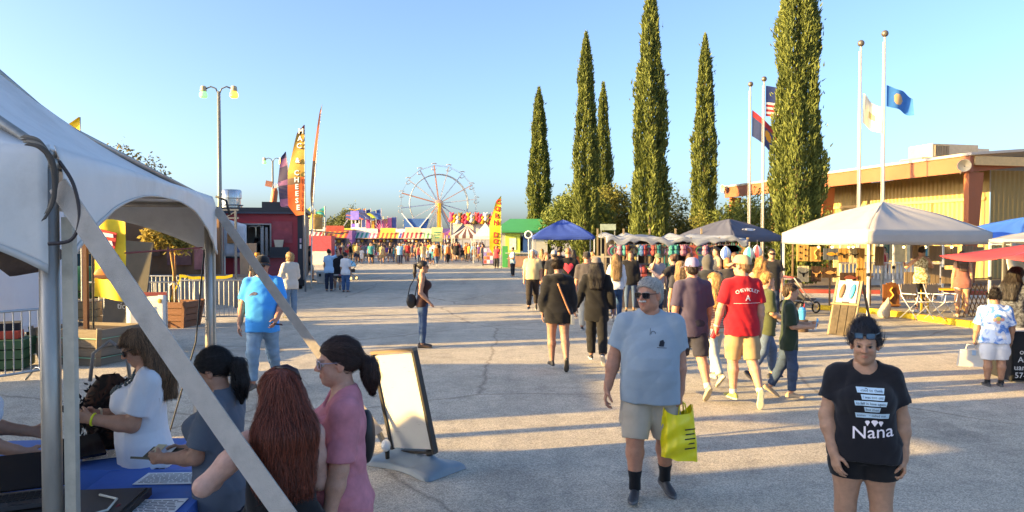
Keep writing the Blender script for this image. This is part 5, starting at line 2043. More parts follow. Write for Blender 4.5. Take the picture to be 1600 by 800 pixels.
cb = thing('chalkboard', 'dark chalkboard lettered in white leaning behind the diagonal strap', 'chalkboard', (XZ(193, 13.5), 13.5, 0), R(-6))
lm_ = Matrix.Rotation(R(-7), 3, 'X')
m = MB(); m.box(Vector((0, .12, 1.3)), (.80, .025, 1.55), M3=lm_ @ Matrix.Rotation(R(4), 3, 'Y')); m.build('board', C('4c4843', .8, dirt=.2), cb)
m = MB()
text_on(m, 'Cash or', .17, (.02, .08, 1.05), (1, 0, -.06), (.0, .12, 1), lift=.02)
text_on(m, 'tickets', .17, (.06, .06, .86), (1, 0, -.06), (.0, .12, 1), lift=.02)
stuff(m.build('chalk_lettering', C('c9c6c0', .9), cb))
for s in (-1, 1):
 MB().bar((s * .36, .02, 0), (s * .36, .17, 1.3), .05, .03).build('leg', C('6a5846', .8), cb)
nbn = thing('nursery_banner', 'white banner lettered NURSERY with blue figures and a red top edge', 'banner', (XZ(228, 13.2), 13.2, 0), R(3))
nbn.scale = (.66, .66, .70)
m = MB(); m.grid(lambda u, v: (-.52 + 1.04 * u, .02 * math.sin(u * 5), .62 + .95 * v), 10, 6, thick=.005); m.build('cloth', C('dcdad4', .7), nbn, smooth='all')
MB().box((0, 0, 1.6), (1.08, .03, .09)).build('red_hem', C('8c3a3e'), nbn)
m = MB(); text_on(m, 'NURSERY', .22, (.02, -.03, .74), bold=.01, lift=.012); stuff(m.build('lettering', C('2e3f7d'), nbn))
for k, (x, z, s) in enumerate(((-.2, 1.12, 1), (-.02, 1.05, .8), (.14, 1.1, .9))):
 m = MB(); m.ball((x, -.03, z), .1 * s, 10, 6, (.8, .12, 1.3)); m.ball((x, -.03, z + .17 * s), .05 * s, 8, 6, (1, .2, 1)); m.build('figure_print', C('2e3f7d'), nbn, smooth='all')
MB().ball((.36, -.03, 1.42), .06, 10, 6, (1, .2, 1)).build('sun_print', C('e0a83a'), nbn, smooth='all')
for s in (-1, 1):
 MB().tube([(s * .53, .02, 0), (s * .53, .02, 1.66)], .02, 6).build('frame_pole', C('b5b2ac', .4, .5), nbn)
gv = thing('utility_vehicle', 'dark green utility vehicle seen between the tent post and the yellow banner', 'vehicle', (XZ(118, 21), 21.6, 0), R(20))
Fd = Field((-1.0, -1.5, .3), (1.0, 1.5, 1.75), .035)
Fd.ell((0, 0, .85), (.85, 1.4, .5), None, k=.2)
Fd.cone((-.5, -.9, 1.0), (.5, -.9, 1.0), .32, .32, k=.25)
Fd.cone((-.5, .5, 1.25), (.5, .5, 1.25), .4, .4, k=.25)
V, Q = Fd.mesh()
np_obj('body', V, Q, C('2d5a34', .35), gv)
for sx in (-1, 1):
 for sy in (-1, 1):
  w_ = MB().lathe([(.16, -.12), (.34, -.12), (.37, -.08), (.37, .08), (.34, .12), (.16, .12)], 18, (sx * .8, sy * .95, .37), Matrix.Rotation(R(90), 3, 'Y')).build('wheel', C('1a1a1a', .8), gv, smooth=True)
  MB().lathe([(.02, -.13), (.17, -.125), (.17, .125), (.02, .13)], 14, (sx * .8, sy * .95, .37), Matrix.Rotation(R(90), 3, 'Y')).build('rim', C('9a9a98', .4, .6), w_, smooth=True)
 MB().ball((sx * .45, -1.24, 1.0), .14, 12, 6, (1.2, .5, .8)).build('headlight', C('e8b070', .2), gv, smooth='all')
MB().box((0, -1.30, .72), (.9, .05, .18)).build('grille', C('20241f', .5), gv)
MB().box((0, -.25, 1.48), (1.15, .03, .45), M3=Matrix.Rotation(R(-30), 3, 'X')).build('windscreen', C('20302c', .1), gv)
def trailer(label, x, y, rz, w, d, h, wallm, trim, name='concession_trailer', vents=True, group='trailers along the left row', awning=None, windows=True):
 """box trailer: w across the front (local x), d deep (local +y), front at local y = 0"""
 t = thing(name, label, 'trailer', (x, y, 0), rz, group)
 z0 = .45
 MB().box((0, d / 2, z0 + (h - z0) / 2), (w, d, h - z0)).build('body', wallm, t)
 MB().box((0, d / 2, h + .04), (w + .12, d + .12, .10)).build('roof_cap', trim, t)
 MB().box((0, d / 2, z0 - .05), (w + .04, d + .04, .12)).build('chassis_skirt', trim, t)
 for s in (-1, 1):
  for k in (-.45, .45):
   w_ = MB().lathe([(.12, -.1), (.28, -.1), (.31, -.06), (.31, .06), (.28, .1), (.12, .1)], 16, (s * (w / 2 - .2), d / 2 + k, .31), Matrix.Rotation(R(90), 3, 'Y')).build('wheel', C('1a1a1a', .8), t, smooth=True)
 if windows:
  MB().box((0, -.012, h * .62), (w * .55, .03, h * .26)).build('serving_hatch', C('4a4e52', .3), t)
  MB().box((0, -.12, h * .47), (w * .6, .25, .03)).build('counter_shelf', trim, t)
 if vents:
  MB().lathe([(.25, 0), (.25, .25), (.36, .27), (.36, .36), (.05, .38)], 14, (w * .2, d / 2, h + .08)).build('roof_vent', C('a9abad', .3, .7), t, smooth=True)
 return t
WHT_T = mat('white_trailer_sheet', H('c9ccd2'), .45, var=.04, scale=1, dirt=.12)
wt = trailer('white box trailer at the left picture edge behind the barricade', -11.75, 13.0, 0, 5.0, 2.5, 3.3, WHT_T, C('b9bcc2', .5), vents=False)
MB().box((1.2, -.03, 1.2), (2.2, .05, .06)).build('rub_rail', C('aeb2ba', .4), wt)
MB().box((1.25, -.02, 1.95), (1.6, .04, 1.0)).build('side_panel', C('d8dae0', .4), wt)
gc = thing('green_crate', 'green plastic crate of tools behind the left barricade', 'crate', (-8.35, 11.9, 0), .3)
for k in range(3):
 MB().box((0, 0, .1 + .16 * k), (.9 + .02 * k, .6 + .02 * k, .14)).build('crate_band', C('2f5538', .6), gc)
MB().box((.05, -.05, .56), (.6, .3, .12)).build('tool_roll', C('b8432e', .7), gc)
MB().box((-.1, .08, .66), (.8, .4, .16), M3=Matrix.Rotation(.2, 3, 'Z')).build('dark_bag', C('222226', .8), gc)
trailer('long cream food trailer beyond the left picture edge', -12.6, -9.0, 0, 3.4, 11.6, 4.1, C('c9bfae'), C('8a8378'))  # unseen trailer, added so its long shadow covers the foreground
ltr = bpy.data.objects[[o.name for o in bpy.data.objects if o.get('label', '').startswith('long cream food trailer')][0]]
MB().box((1.0, 5.8, 4.75), (.15, 11.0, 1.1)).build('roof_sign', C('a83a34', .6, var=.2), ltr)  # unseen board added on the roof to block sun from the nearest people
gb = thing('generator_box', 'yellow site generator beyond the left picture edge', 'generator', (-12.4, 3.45, 0), 0)  # unseen block added to shade the lower part of the sign board
MB().box((0, 0, 1.5), (2.4, 1.35, 2.55)).build('housing', C('c9a21e', .5), gb)
MB().box((0, 0, .12), (2.5, 1.45, .22)).build('skid', C('2a2a2a'), gb)
MB().tube([(.6, 0, 2.7), (.6, 0, 2.9)], .05, 8).build('exhaust', C('3a3a3a'), gb)
for k in range(6):
 MB().box((-.9 + .12 * k, -.69, 1.1), (.06, .03, .9)).build('louvre', C('8a7015'), gb)
lb = thing('low_booth', 'low white game booth beyond the left picture edge', 'booth', (-12.4, 7.6, 0), 0)  # unseen booth added to shade the yard; the gap beside it lets sun through
MB().box((0, 0, .5), (2.6, 3.4, 1.0)).build('counter', C('b8b4ae'), lb)
for sx in (-1, 1):
 for sy in (-1, 1):
  MB().tube([(sx * 1.2, sy * 1.6, 0), (sx * 1.2, sy * 1.6, 2.75)], .04, 8).build('post', C('8c8c8c'), lb)
MB().box((0, 0, 1.85), (2.5, 3.4, 1.7)).build('back_panel', C('9fa6b4'), lb)  # solid block, its height chosen for how far the shade reaches
TARP = mat('brown_tarp', H('7a5a40'), .8, var=.2, scale=1.2, dirt=.25, bump=.2, bscale=5)
tw = thing('tarp_wall', 'tall brown tarpaulin screen behind the barricades, left of the red trailer', 'screen', (XZ(180, 24.5), 24.5, 0))
def twf(u, v):
 return (3.7 * u - .2, .05 * math.sin(u * 30) + .1 * math.sin(u * 7), 2.95 * v)
m = MB(); m.grid(twf, 80, 6, thick=.01); m.build('sheet', TARP, tw, smooth='all')
for k in range(6):
 MB().tube([(-.2 + .74 * k, .15, 0), (-.2 + .74 * k, .15, 3.1)], .035, 8).build('post', C('9a9286', .5), tw)
for k, (x, z, w_, h_, c_) in enumerate(((2.2, 1.7, .8, .9, '6b4a48'), (3.0, 1.6, .6, 1.0, '8a5a5a'), (1.2, 1.9, .7, .7, '5b4234'))):
 MB().box((x, -.16, z), (w_, .02, h_)).build('mural_panel', C(c_, .8, var=.5, scale=3), tw)
ct = thing('folding_counter', 'grey counter panels below the tarpaulin screen', 'counter', (XZ(300, 23.6), 23.6, 0))
for k in range(3):
 MB().box((-1.3 + 1.25 * k, 0, .45), (1.2, .05, .9)).build('panel', C('a29c94', .7, dirt=.3), ct)
MB().box((0, .3, .92), (3.8, .7, .05)).build('top', C('6f6a63'), ct)
tr_ = thing('truss_frame', 'dark metal truss frame over the yard behind the tent', 'truss', (XZ(210, 22.5), 22.5, 0))
for z in (3.0, 2.75):
 MB().bar((-2.2, 0, z), (3.2, 0, z), .05).build('chord', C('6a6c6e', .4, .6), tr_)
for k in range(12):
 MB().bar((-2.2 + .45 * k, 0, 2.75 if k % 2 else 3.0), (-2.2 + .45 * (k + 1), 0, 3.0 if k % 2 else 2.75), .03).build('brace', C('6a6c6e', .4, .6), tr_)
for x in (-2.1, 3.1):
 MB().bar((x, 0, 0), (x, 0, 3.0), .06).build('upright', C('6a6c6e', .4, .6), tr_)
# ================================================================ red food trailer
REDT = mat('faded_red_trailer', H('a02c38'), .5, var=.10, scale=1.2, dirt=.22)
DRK = mat('charcoal_trim', H('2c2e36'), .5, var=.08, scale=2)
gx = G(474, 452)
rw = 3.75
rt0 = thing('food_trailer', 'red and charcoal food trailer with an open serving window and roof vents', 'trailer', (gx.x - rw / 2 * math.cos(R(13)), gx.y - rw / 2 * math.sin(R(13)), 0), R(13))
hT = 3.28
z0 = .42
wx0, wx1, wz0, wz1 = -.62, .55, 1.42, 2.70     # serving window
def rbox(x0, x1, zz0, zz1, nm, mt_, y=0.0, d=.06, par=None):
 return MB().box(((x0 + x1) / 2, y + d / 2, (zz0 + zz1) / 2), (x1 - x0, d, zz1 - zz0)).build(nm, mt_, par or rt0)
hx = rw / 2
rbox(-hx, wx0, z0, hT - .02, 'front_panel', REDT)
rbox(wx1, hx - .22, z0, hT - .02, 'front_panel', REDT)
rbox(wx0, wx1, z0, wz0, 'front_panel', REDT)
rbox(wx0, wx1, wz1, hT - .02, 'front_panel', REDT)
rbox(hx - .22, hx, z0, hT - .02, 'corner_trim', DRK, y=-.012, d=.1)
rbox(-hx, -hx + .12, z0, hT - .02, 'corner_trim', DRK, y=-.012, d=.1)
for nm, c_, s_ in (('end_wall', (hx - .03, 2.6, (z0 + hT) / 2), (.06, 5.1, hT - z0)), ('end_wall', (-hx + .03, 2.6, (z0 + hT) / 2), (.06, 5.1, hT - z0)), ('back_wall', (0, 5.17, (z0 + hT) / 2), (rw, .06, hT - z0))):
 MB().box(c_, s_).build(nm, DRK, rt0)
MB().box((0, 2.6, z0), (rw - .01, 5.1, .08)).build('floor', C('55524e'), rt0)
MB().box((0, 2.55, hT + .05), (rw + .24, 5.5, .16)).build('roof', DRK, rt0)
MB().box((0, -.14, hT - .06), (rw + .24, .08, .12)).build('gutter', C('3c4050', .4), rt0)
rbox(wx0 - .06, wx0, wz0 - .05, wz1 + .06, 'window_frame', C('8c8c90', .35, .6), y=-.03, d=.1)
rbox(wx1, wx1 + .06, wz0 - .05, wz1 + .06, 'window_frame', C('8c8c90', .35, .6), y=-.03, d=.1)
rbox(wx0, wx1, wz1, wz1 + .06, 'window_frame', C('8c8c90', .35, .6), y=-.03, d=.1)
rbox(.18, .30, wz0, wz1 - .05, 'sliding_pane', C('9a9c9e', .3, .4), y=-.02, d=.05)
rbox(.36, .46, wz0, wz1 - .1, 'sliding_pane', C('8a8c90', .3, .4), y=.03, d=.05)
MB().box((0, 2.2, 1.9), (rw - .2, .04, 2.6)).build('inner_wall', C('b9b4ac', .6), rt0)
MB().box((0, 2.0, 1.35), (2.6, .4, .5)).build('inner_counter', C('9c9c9e', .35, .5), rt0)
MB().box((-.1, -.2, 1.36), (2.6, .42, .05)).build('counter_shelf', C('3a3a42', .4), rt0)
MB().box((-.95, -.22, 1.52), (.9, .3, .28)).build('shelf_box', C('2e3038', .5), rt0)
MB().box((.95, -.2, 1.58), (.75, .3, .40)).build('shelf_box', C('2e3038', .5), rt0)
MB().box((.92, -.2, 1.93), (.28, .2, .30), taper=1.35).build('cup_stack', C('d8c8b0', .5), rt0)
MB().box((-1.42, -.03, 2.80), (.55, .04, .30)).build('menu_sign', C('2a2f33'), rt0)
m = MB()
for k in range(5):
 m.box((-1.6 + .09 * k, -.056, 2.80), (.055, .01, .13))
stuff(m.build('sign_lettering', C('cfd8d4'), rt0))
m = MB()
for k, s in enumerate(('NG', 'ATION', '201')):
 text_on(m, s, .2, (-.90, -.012, 2.13 - .2 * k), bold=.015, lift=.01, align='CENTER')
stuff(m.build('wall_lettering', C('e8dede'), rt0))
MB().box((1.05, -.02, 2.40), (.8, .03, .9)).build('faded_poster', C('96404a', .6, var=.35, scale=3), rt0)
MB().box((.2, -.02, .98), (2.2, .02, .7)).build('lower_panel', C('a8505c', .6, var=.25, scale=2), rt0)
MB().tube([(-.3, -.02, 2.58), (-.18, -.05, 2.64), (0, -.06, 2.62), (.12, -.05, 2.66), (.24, -.02, 2.6)], .03, 8).build('horn_ornament', C('7d7468', .5), rt0, smooth='all')
MB().tube([(0, -.06, 2.6), (0, -.06, 2.2)], [.03, .012], 8).build('hanging_bell', C('c8bca0', .4), rt0)
for k, (zz, c_) in enumerate(((2.05, 'c8a8b8'), (1.8, 'e0dada'))):
 MB().box((hx - .1, -.03, zz), (.07, .02, .18)).build('sticker', C(c_), rt0)
MB().lathe([(.46, 0), (.46, .1), (.52, .14), (.40, .16), (.40, .40), (.44, .42), (.44, .72), (.40, .78), (.1, .80)], 24, (-1.10, .9, hT + .13)).build('exhaust_fan', C('b9bcbe', .22, .8), rt0, smooth=True)
MB().box((.62, .7, hT + .26), (.85, .6, .28)).build('roof_unit', C('2f3138', .5), rt0)
for s in (-1, 1):
 for k in (2.2, 3.0):
  w_ = MB().lathe([(.12, -.1), (.28, -.1), (.31, -.06), (.31, .06), (.28, .1), (.12, .1)], 16, (s * (rw / 2 - .16), k, .31), Matrix.Rotation(R(90), 3, 'Y')).build('wheel', C('1a1a1a', .8), rt0, smooth=True)
MB().lathe([(.12, -.1), (.28, -.1), (.31, -.06), (.31, .06), (.28, .1), (.12, .1)], 16, (rw / 2 - .16, .45, .31), Matrix.Rotation(R(90), 3, 'Y')).build('wheel', C('1a1a1a', .8), rt0, smooth=True)
MB().box((0, .05, .3), (rw, .06, .26)).build('skirt', C('24252a'), rt0)
sf = thing('roof_sausage', 'giant orange corn-dog figure standing on a roof behind the red trailer', 'figure', (gx.x - rw / 2 - .12, gx.y + 2.2, hT + .12), R(0))
MB().tube([(0, 0, 0), (.05, 0, .35), (.12, 0, .85), (.16, 0, 1.0)], [.13, .15, .14, .06], 14).build('sausage', C('c8693a', .5), sf, smooth='all')
for k in range(5):
 MB().tube([(.14, 0, .95), (.02 + .1 * k, 0, 1.22 + .03 * (k % 2))], .012, 5).build('spike', C('d8c8b8'), sf)
MB().box((-.18, .1, 1.2), (.3, .05, .26), M3=Matrix.Rotation(.2, 3, 'Y')).build('sign_plate', C('8c5a4c', .6, var=.4), sf)
mb_ = thing('menu_banner', 'white menu banner with food pictures at the left end of the red trailer', 'banner', (XZ(368, 28), 28, 0), R(-8))
m = MB(); m.grid(lambda u, v: (-.45 + .9 * u, .02 * math.sin(u * 6), 1.45 + 1.45 * v - .25 * u * v), 8, 8, thick=.006); m.build('cloth', C('cfd2d8', .6), mb_, smooth='all')
MB().box((-.15, -.04, 2.15), (.32, .02, .4)).build('picture', C('b07a4a', .6, var=.5, scale=9), mb_)
MB().box((.16, -.04, 1.85), (.26, .02, .5)).build('picture', C('4a6a9a', .6, var=.4, scale=9), mb_)
MB().tube([(-.47, .04, 0), (-.47, .04, 3.0)], .03, 8).build('pole', C('d8d4c8', .4), mb_)
bpnl = thing('plywood_screen', 'tan plywood panel standing beside the second tent post', 'panel', (XZ(388, 24), 24, 0), R(-4))
MB().box((0, 0, 1.0), (.55, .05, 1.95)).build('sheet', C('8e7a66', .8, dirt=.2), bpnl)
for s in (-1, 1):
 MB().bar((s * .2, .05, 0), (s * .2, .6, 1.6), .05).build('brace', C('7a684f', .8), bpnl)
# ================================================================ feather flags
def feather(label, px, Y, ytop, ybot, w, mats, letters=None, lean=0.0, pole='8b8f92', twist=0.0, thin=False, bands=None, zgap=None, lcol='f4efe6'):
 base = Vector((XZ(px, Y), Y, 0))
 zt = P(px, ytop, Y).z
 zb = P(px, ybot, Y).z
 t = thing('feather_flag', label, 'feather flag', base, twist, 'feather flags')
 def pole_pt(z):
  k = z / zt
  return Vector((lean * k * k, 0, z))
 MB().tube([pole_pt(zt * i / 12) for i in range(13)], [.035 - .025 * i / 12 for i in range(13)], 8).build('pole', C(pole, .4, .3), t, smooth='all')
 nu, nv = 40, 8
 def wid(k):
  return w * (.28 + .72 * min(1, (1 - k) / .45) ** .8) * min(1, (1 - k) / .06 + .05) * (1 if k > .12 else .55 + .45 * k / .12)
 def fn(u, v):
  z = zb + (zt - zb) * u
  p = pole_pt(z)
  ww = wid(u)
  return p + Vector((-ww * v, .06 * math.sin(u * 9 + v * 2) * v * w, -ww * .35 * v * (1 if u > .5 else .4)))
 m = MB()
 m.grid(fn, nu, nv)
 if bands:
  m.mi = [bands((i + .5) / nu, (j + .5) / nv) for i in range(nu) for j in range(nv)]
 m.build('banner_cloth', mats, t, smooth='all')
 if letters:
  m = MB(); sh = MB()
  n = len(letters)
  for i, ch in enumerate(letters):
   u = 1 - (i + .8) / (n + .9)
   c_ = fn(u, .45)
   if ch == ' ':
    continue
   s_ = (zt - zb) / (n + 1.0) * 1.02
   text_on(sh, ch, s_ * 1.05, c_ + Vector((.02, -.05, -.02)), bold=.05, lift=.0)
   text_on(m, ch, s_, c_ + Vector((0, -.07, 0)), bold=.03, lift=.0)
  stuff(sh.build('letter_shadow', C('1b1a22'), t))
  stuff(m.build('lettering', C(lcol), t))
 return t
feather('tall feather flag lettered MAC & CHEESE in white on orange and gold beside the red trailer', 477, 29.5, 195, 335, .68,
  [C('a8442c', .7), C('b8923c', .7), C('d8662c', .7), C('7d6248', .7)], 'MAC & CHEESE', bands=lambda u, v: 0 if u > .92 else (1 if u > .42 else (3 if u > .34 and v > .3 else 2)))
feather('dark purple feather flag left of the MAC & CHEESE flag', 463, 31, 237, 330, .5, [C('3d3456', .7), C('8a5a84', .7)], None, lean=-.42, bands=lambda u, v: 1 if (int(u * 9) % 3 == 1) else 0)
feather('very tall thin feather flag leaning right, edge-on, orange and black', 486, 31, 163, 322, .15, [C('c2683c', .7), C('4a3a38', .7)], None, lean=.50, pole='d8d6d2', bands=lambda u, v: 1 if u < .45 or u > .95 else 0)
feather('yellow feather flag with red letters beside the green-roofed kiosk', 783, 53.5, 306, 398, .85, [C('f2cf2e', .7), C('f2cf2e', .7)], 'CORN DOG', lcol='d8482c')
feather('slim teal feather flag with white letters between two cypresses', 1042, 43, 263, 345, .55, [C('2f7d6a', .7), C('59b48a', .7), C('cfe0d8', .7)], None, bands=lambda u, v: (2 if u > .5 and .3 < v < .75 and int(u * 26) % 2 else 0) if u > .3 else 1)
feather('yellow feather flag whose tip shows above the foreground tent roof', 128, 17, 183, 300, .8, [C('f0c41e', .7)], None)
# ================================================================ Ferris wheel
FY = 146.0
fwx, fwz = XZ(686, FY), P(686, 318, FY).z
fw = thing('ferris_wheel', 'white Ferris wheel with sixteen hanging seats and a yellow tower', 'ferris wheel', (fwx, FY, 0), R(10))
WST = C('a9b0b8', .45, .2)
RO, RI = 7.55, 5.75
def ring(r, y, n=48, rad=.09):
 return MB().tube([(r * math.cos(2 * math.pi * i / n), y, fwz + r * math.sin(2 * math.pi * i / n)) for i in range(n + 1)], rad, 6, cap=False)
for y in (-.75, .75):
 ring(RI, y, 48, .09).build('rim', C('8a929c', .45, .2), fw, smooth='all')
SPK = [C('c9ccd0', .5), C('c98a6a', .5), C('8fa0c0', .5)]
for i in range(16):
 a = 2 * math.pi * (i + .32) / 16
 ca, sa = math.cos(a), math.sin(a)
 a2 = 2 * math.pi * (i + 1.32) / 16
 for y in (-.75, .75):
  MB().bar((.5 * ca, y, fwz + .5 * sa), (RO * ca, y, fwz + RO * sa), .13).build('spoke', SPK[i % 3], fw)
  MB().bar((RO * ca, y, fwz + RO * sa), (RO * math.cos(a2), y, fwz + RO * math.sin(a2)), .06).build('outer_stay', WST, fw)
 s_ = MB()
 s_.tube([(RO * ca, -.75, fwz + RO * sa), (RO * ca, .75, fwz + RO * sa)], .05, 6)
 s_.build('axle', WST, fw)
 g_ = MB()
 cx, cz = RO * ca, fwz + RO * sa
 g_.grid(lambda u, v: (cx + .62 * math.cos(.3 + u * 3.9) * .8, -.6 + 1.2 * v, cz - .35 + .55 * math.sin(3.5 + u * 3.0)), 10, 2, thick=.06)
 go = g_.build('gondola', C('8f8a8c', .5), fw, smooth='all')
 c_ = MB(); c_.grid(lambda u, v: (cx - .5 + 1.0 * u, -.65 + 1.3 * v, cz + .35 + .12 * math.sin(u * math.pi)), 6, 2, thick=.05)
 c_.build('seat_canopy', C('c8beb8', .5), go, smooth='all')
MB().lathe([(.2, -1.2), (.75, -1.1), (.75, 1.1), (.2, 1.2)], 16, (0, 0, fwz), Matrix.Rotation(R(90), 3, 'X')).build('hub', C('b9a090', .5), fw, smooth=True)
for y in (-1.5, 1.5):
 MB().bar((0, y, 0), (0, y, fwz), .75, .5).build('tower', C('e0ae2a', .5), fw)
 for s in (-1, 1):
  MB().bar((s * 4.2, y, 0), (0, y, fwz - .3), .22).build('brace', C('9aa4b0', .5), fw)
MB().box((0, 0, .5), (9, 4.5, 1.0)).build('base', C('6f5a8a', .6), fw)
for k in range(6):
 MB().box((-3.7 + 1.48 * k, -2.28, .6), (1.3, .06, .7)).build('base_panel', C(('c8503c', 'e0b83c', '3c6fb0')[k % 3], .6), fw)
# ================================================================ midway rides and fronts
def ride_front(label, px, Y, wpx, ytop, ybot, cols, name='amusement_ride', cat='ride', panels=6, sign=None):
 x = XZ(px, Y)
 w = wpx * Y / F_PX
 zt, zb = P(px, ytop, Y).z, P(px, ybot, Y).z
 t = thing(name, label, cat, (x, Y, 0))
 n = panels
 rg = random.Random(int(px * 7))
 for k in range(n):
  hh = (zt - zb) * (.7 + .3 * rg.random())
  MB().box((-w / 2 + w * (k + .5) / n, .3 * rg.random(), zb + hh / 2), (w / n * .92, .3, hh)).build('panel', C(cols[k % len(cols)], .5, var=.35, scale=.9), t)
 for k in range(n + 1):
  MB().bar((-w / 2 + w * k / n, .3, 0), (-w / 2 + w * k / n, .3, zt), .2).build('mast', C('d8d0c0', .5), t)
 MB().box((0, 1.2, .5), (w, 3, 1.0)).build('platform', C('5a5460', .6), t)
 MB().box((0, -.3, zb - .25), (w, .4, .5)).build('header_board', C(cols[-1], .5, var=.3, scale=1), t)
 return t, w, zt, zb
t, w, zt, zb = ride_front('bright pink and gold ride front with flags above the far crowd', 592, 118, 54, 338, 364, ['3f4f94', 'c2508a', 'e0a840', '7a2f3f', '8c3048', 'e2b062', 'd06a9a'], panels=8)
for k in range(9):
 a = R(150 - 15 * k)
 MB().bar((.6, -.25, zb + .3), (.6 + 1.3 * math.cos(a), -.25, zb + .2 + 2.0 * math.sin(a)), .12, .1).build('fan_bar', C('e07ab0', .5), t)
t2, w2, z2t, z2b = ride_front('purple ticket tower of the midway ride with a gold winged top', 555, 116, 12, 344, 366, ['7a60d0', 'd8d0f0', '46a05a'], panels=2)
MB().box((0, -.2, z2t + .75), (1.3, .2, 1.4)).build('upper_sign', C('8a7ae0', .5, var=.4, scale=1.5), t2)
for s in (-1, 1):
 MB().bar((0, -.2, z2t + 1.55), (s * .9, -.2, z2t + 1.8), .35, .12).build('wing', C('c89a3a', .5), t2)
ra_ = thing('swing_ride', 'grey leaning boom of a ride left of the pink ride front', 'ride', (XZ(540, 128), 128, 0))
MB().bar((-1.2, 0, 3.0), (.95, 0, 6.4), .18).build('boom', C('8d929a', .5), ra_)
MB().box((-1.2, 0, 1.5), (1.6, 1.6, 3)).build('pedestal', C('a05a6a', .6), ra_)
def small_flag(label, px, Y, ytop, ybot, w, col1, col2):
 zt, zb = P(px, ytop, Y).z, P(px, ybot, Y).z
 t = thing('midway_flag', label, 'flag', (XZ(px, Y), Y, 0), 0, 'upright flags over the midway')
 MB().tube([(0, 0, 0), (0, 0, zt)], .06, 6).build('pole', C('9a9aa2'), t)
 m = MB()
 m.grid(lambda u, v: (-w * u, .1 * math.sin(u * 6 + v * 4), zt - (zt - zb) * v - .5 * u * (1 - v) * 1.4), 8, 10)
 m.mi = [0 if (i + j) % 5 else 1 for i in range(8) for j in range(10)]
 m.build('cloth', [C(col1, .7), C(col2, .7)], t, smooth='all')
for px, yt, yb, w_, c1_, c2_, nm in ((572, 326, 343, 4.0, '3a4f90', 'c8662e', 'blue and orange flag, leftmost of the row over the ride front'), (580, 326, 343, 2.4, '2d3a6e', '4a5a9a', 'narrow navy flag second in the row over the ride front'),
        (588, 328, 341, 2.2, 'b8b83c', '5aa050', 'yellow-green flag third in the row over the ride front'), (596, 326, 343, 2.6, '2f4f8c', '3a6ab0', 'blue flag, rightmost of the row over the ride front')):
 small_flag(nm, px, 117, yt, yb, w_ * .8, c1_, c2_)
for px, yt, yb, c1_, c2_, nm in ((486, 323, 340, 'b8c43c', 'e0c83c', 'yellow-green flag behind the round food sign'), (493, 326, 340, 'd0a83c', 'c07a3a', 'amber flag behind the round food sign'), (508, 322, 339, '3aa89a', 'c8c83c', 'teal and yellow flag right of the round food sign')):
 small_flag(nm, px, 75, yt, yb, 1.0, c1_, c2_)
dr_ = thing('round_food_stand', 'round wooden-looking food stand sign with a dark awning beyond the red trailer', 'food stand', (XZ(493, 62), 62, 0))
MB().lathe([(.02, 2.95), (.60, 2.95), (.60, 4.1), (.02, 4.1)], 20).build('drum_sign', C('b08a4a', .6, var=.5, scale=2), dr_, smooth=True)
MB().lathe([(.62, 3.95), (.66, 4.0), (.66, 4.15), (.62, 4.2)], 20).build('drum_rim', C('c8a23c', .6), dr_, smooth=True)
MB().bar((-.5, 0, 2.85), (2.3, 0, 2.55), .9, .10).build('awning', C('2f3036', .6), dr_)
MB().box((.3, .3, 1.2), (2.2, 1.2, 2.4)).build('body', C('a8404a', .6, var=.3), dr_)
MB().box((.3, -.34, .55), (2.2, .08, 1.1)).build('counter', C('cfc6ba', .6), dr_)
def peak_tent(label, px, Y, wpx, ypk, yeave, cols, name='stall_tent', stripes=1, depth=None, legs=True, hip=.5):
 x = XZ(px, Y)
 w = wpx * Y / F_PX
 zp, ze = P(px, ypk, Y).z, P(px, yeave, Y).z
 d = depth or w
 t = thing(name, label, 'tent', (x, Y + d / 2, 0), 0)
 cn = [(-w / 2, -d / 2), (w / 2, -d / 2), (w / 2, d / 2), (-w / 2, d / 2)]
 for i in range(4):
  a, b = cn[i], cn[(i + 1) % 4]
  m = MB()
  nu = max(6, stripes * 2)
  def fn(u, v):
   ex, ey = a[0] + (b[0] - a[0]) * u, a[1] + (b[1] - a[1]) * u
   return (ex * (1 - v), ey * (1 - v), ze + (zp - ze) * (v * .75 + .25 * v * v))
  m.grid(fn, nu, 8)
  m.mi = [(i2 * len(cols) * stripes // nu) % len(cols) for i2 in range(nu) for j in range(8)]
  m.build('roof_panel', [C(c, .7) for c in cols], t, smooth=True)
  m = MB()
  m.grid(lambda u, v: (a[0] + (b[0] - a[0]) * u, a[1] + (b[1] - a[1]) * u, ze - .28 * v), nu, 1)
  m.mi = [(i2 * len(cols) * stripes // nu) % len(cols) for i2 in range(nu)]
  m.build('valance', [C(c, .7) for c in cols], t)
  MB().tube([(a[0] * .97, a[1] * .97, 0), (a[0] * .97, a[1] * .97, ze)], .03, 6).build('leg', C('c8c4bc', .5), t)
 return t
peak_tent('purple, orange and green striped peaked tent below the Ferris wheel', 715, 92, 42, 349, 364, ['8a4a8c', 'e0a03a', 'a04a6a', '5aa05a'], stripes=2)
peak_tent('white and brown striped peaked stall tent', 728, 74, 46, 352, 368, ['cfc8bc', '6a4a44'], stripes=4, depth=3.2)
peak_tent('white open stall canopy left of the yellow feather flag', 757, 64, 36, 347, 369, ['d8d4cc'], depth=3.2)
peak_tent('dark navy peaked tent behind the striped stall', 722, 80, 30, 349, 366, ['33384f'], depth=3)
peak_tent('white tent roof furthest left of the Ferris wheel base', 648, 105, 40, 362, 372, ['d8d2c4'], depth=4)
ysg = thing('yellow_sign_board', 'pale yellow sign board on two posts below the Ferris wheel', 'sign', (XZ(683, 78), 78, 0))
MB().box((0, 0, 2.6), (1.15, .12, 1.5)).build('board', C('e6e08a', .6), ysg)
m = MB()
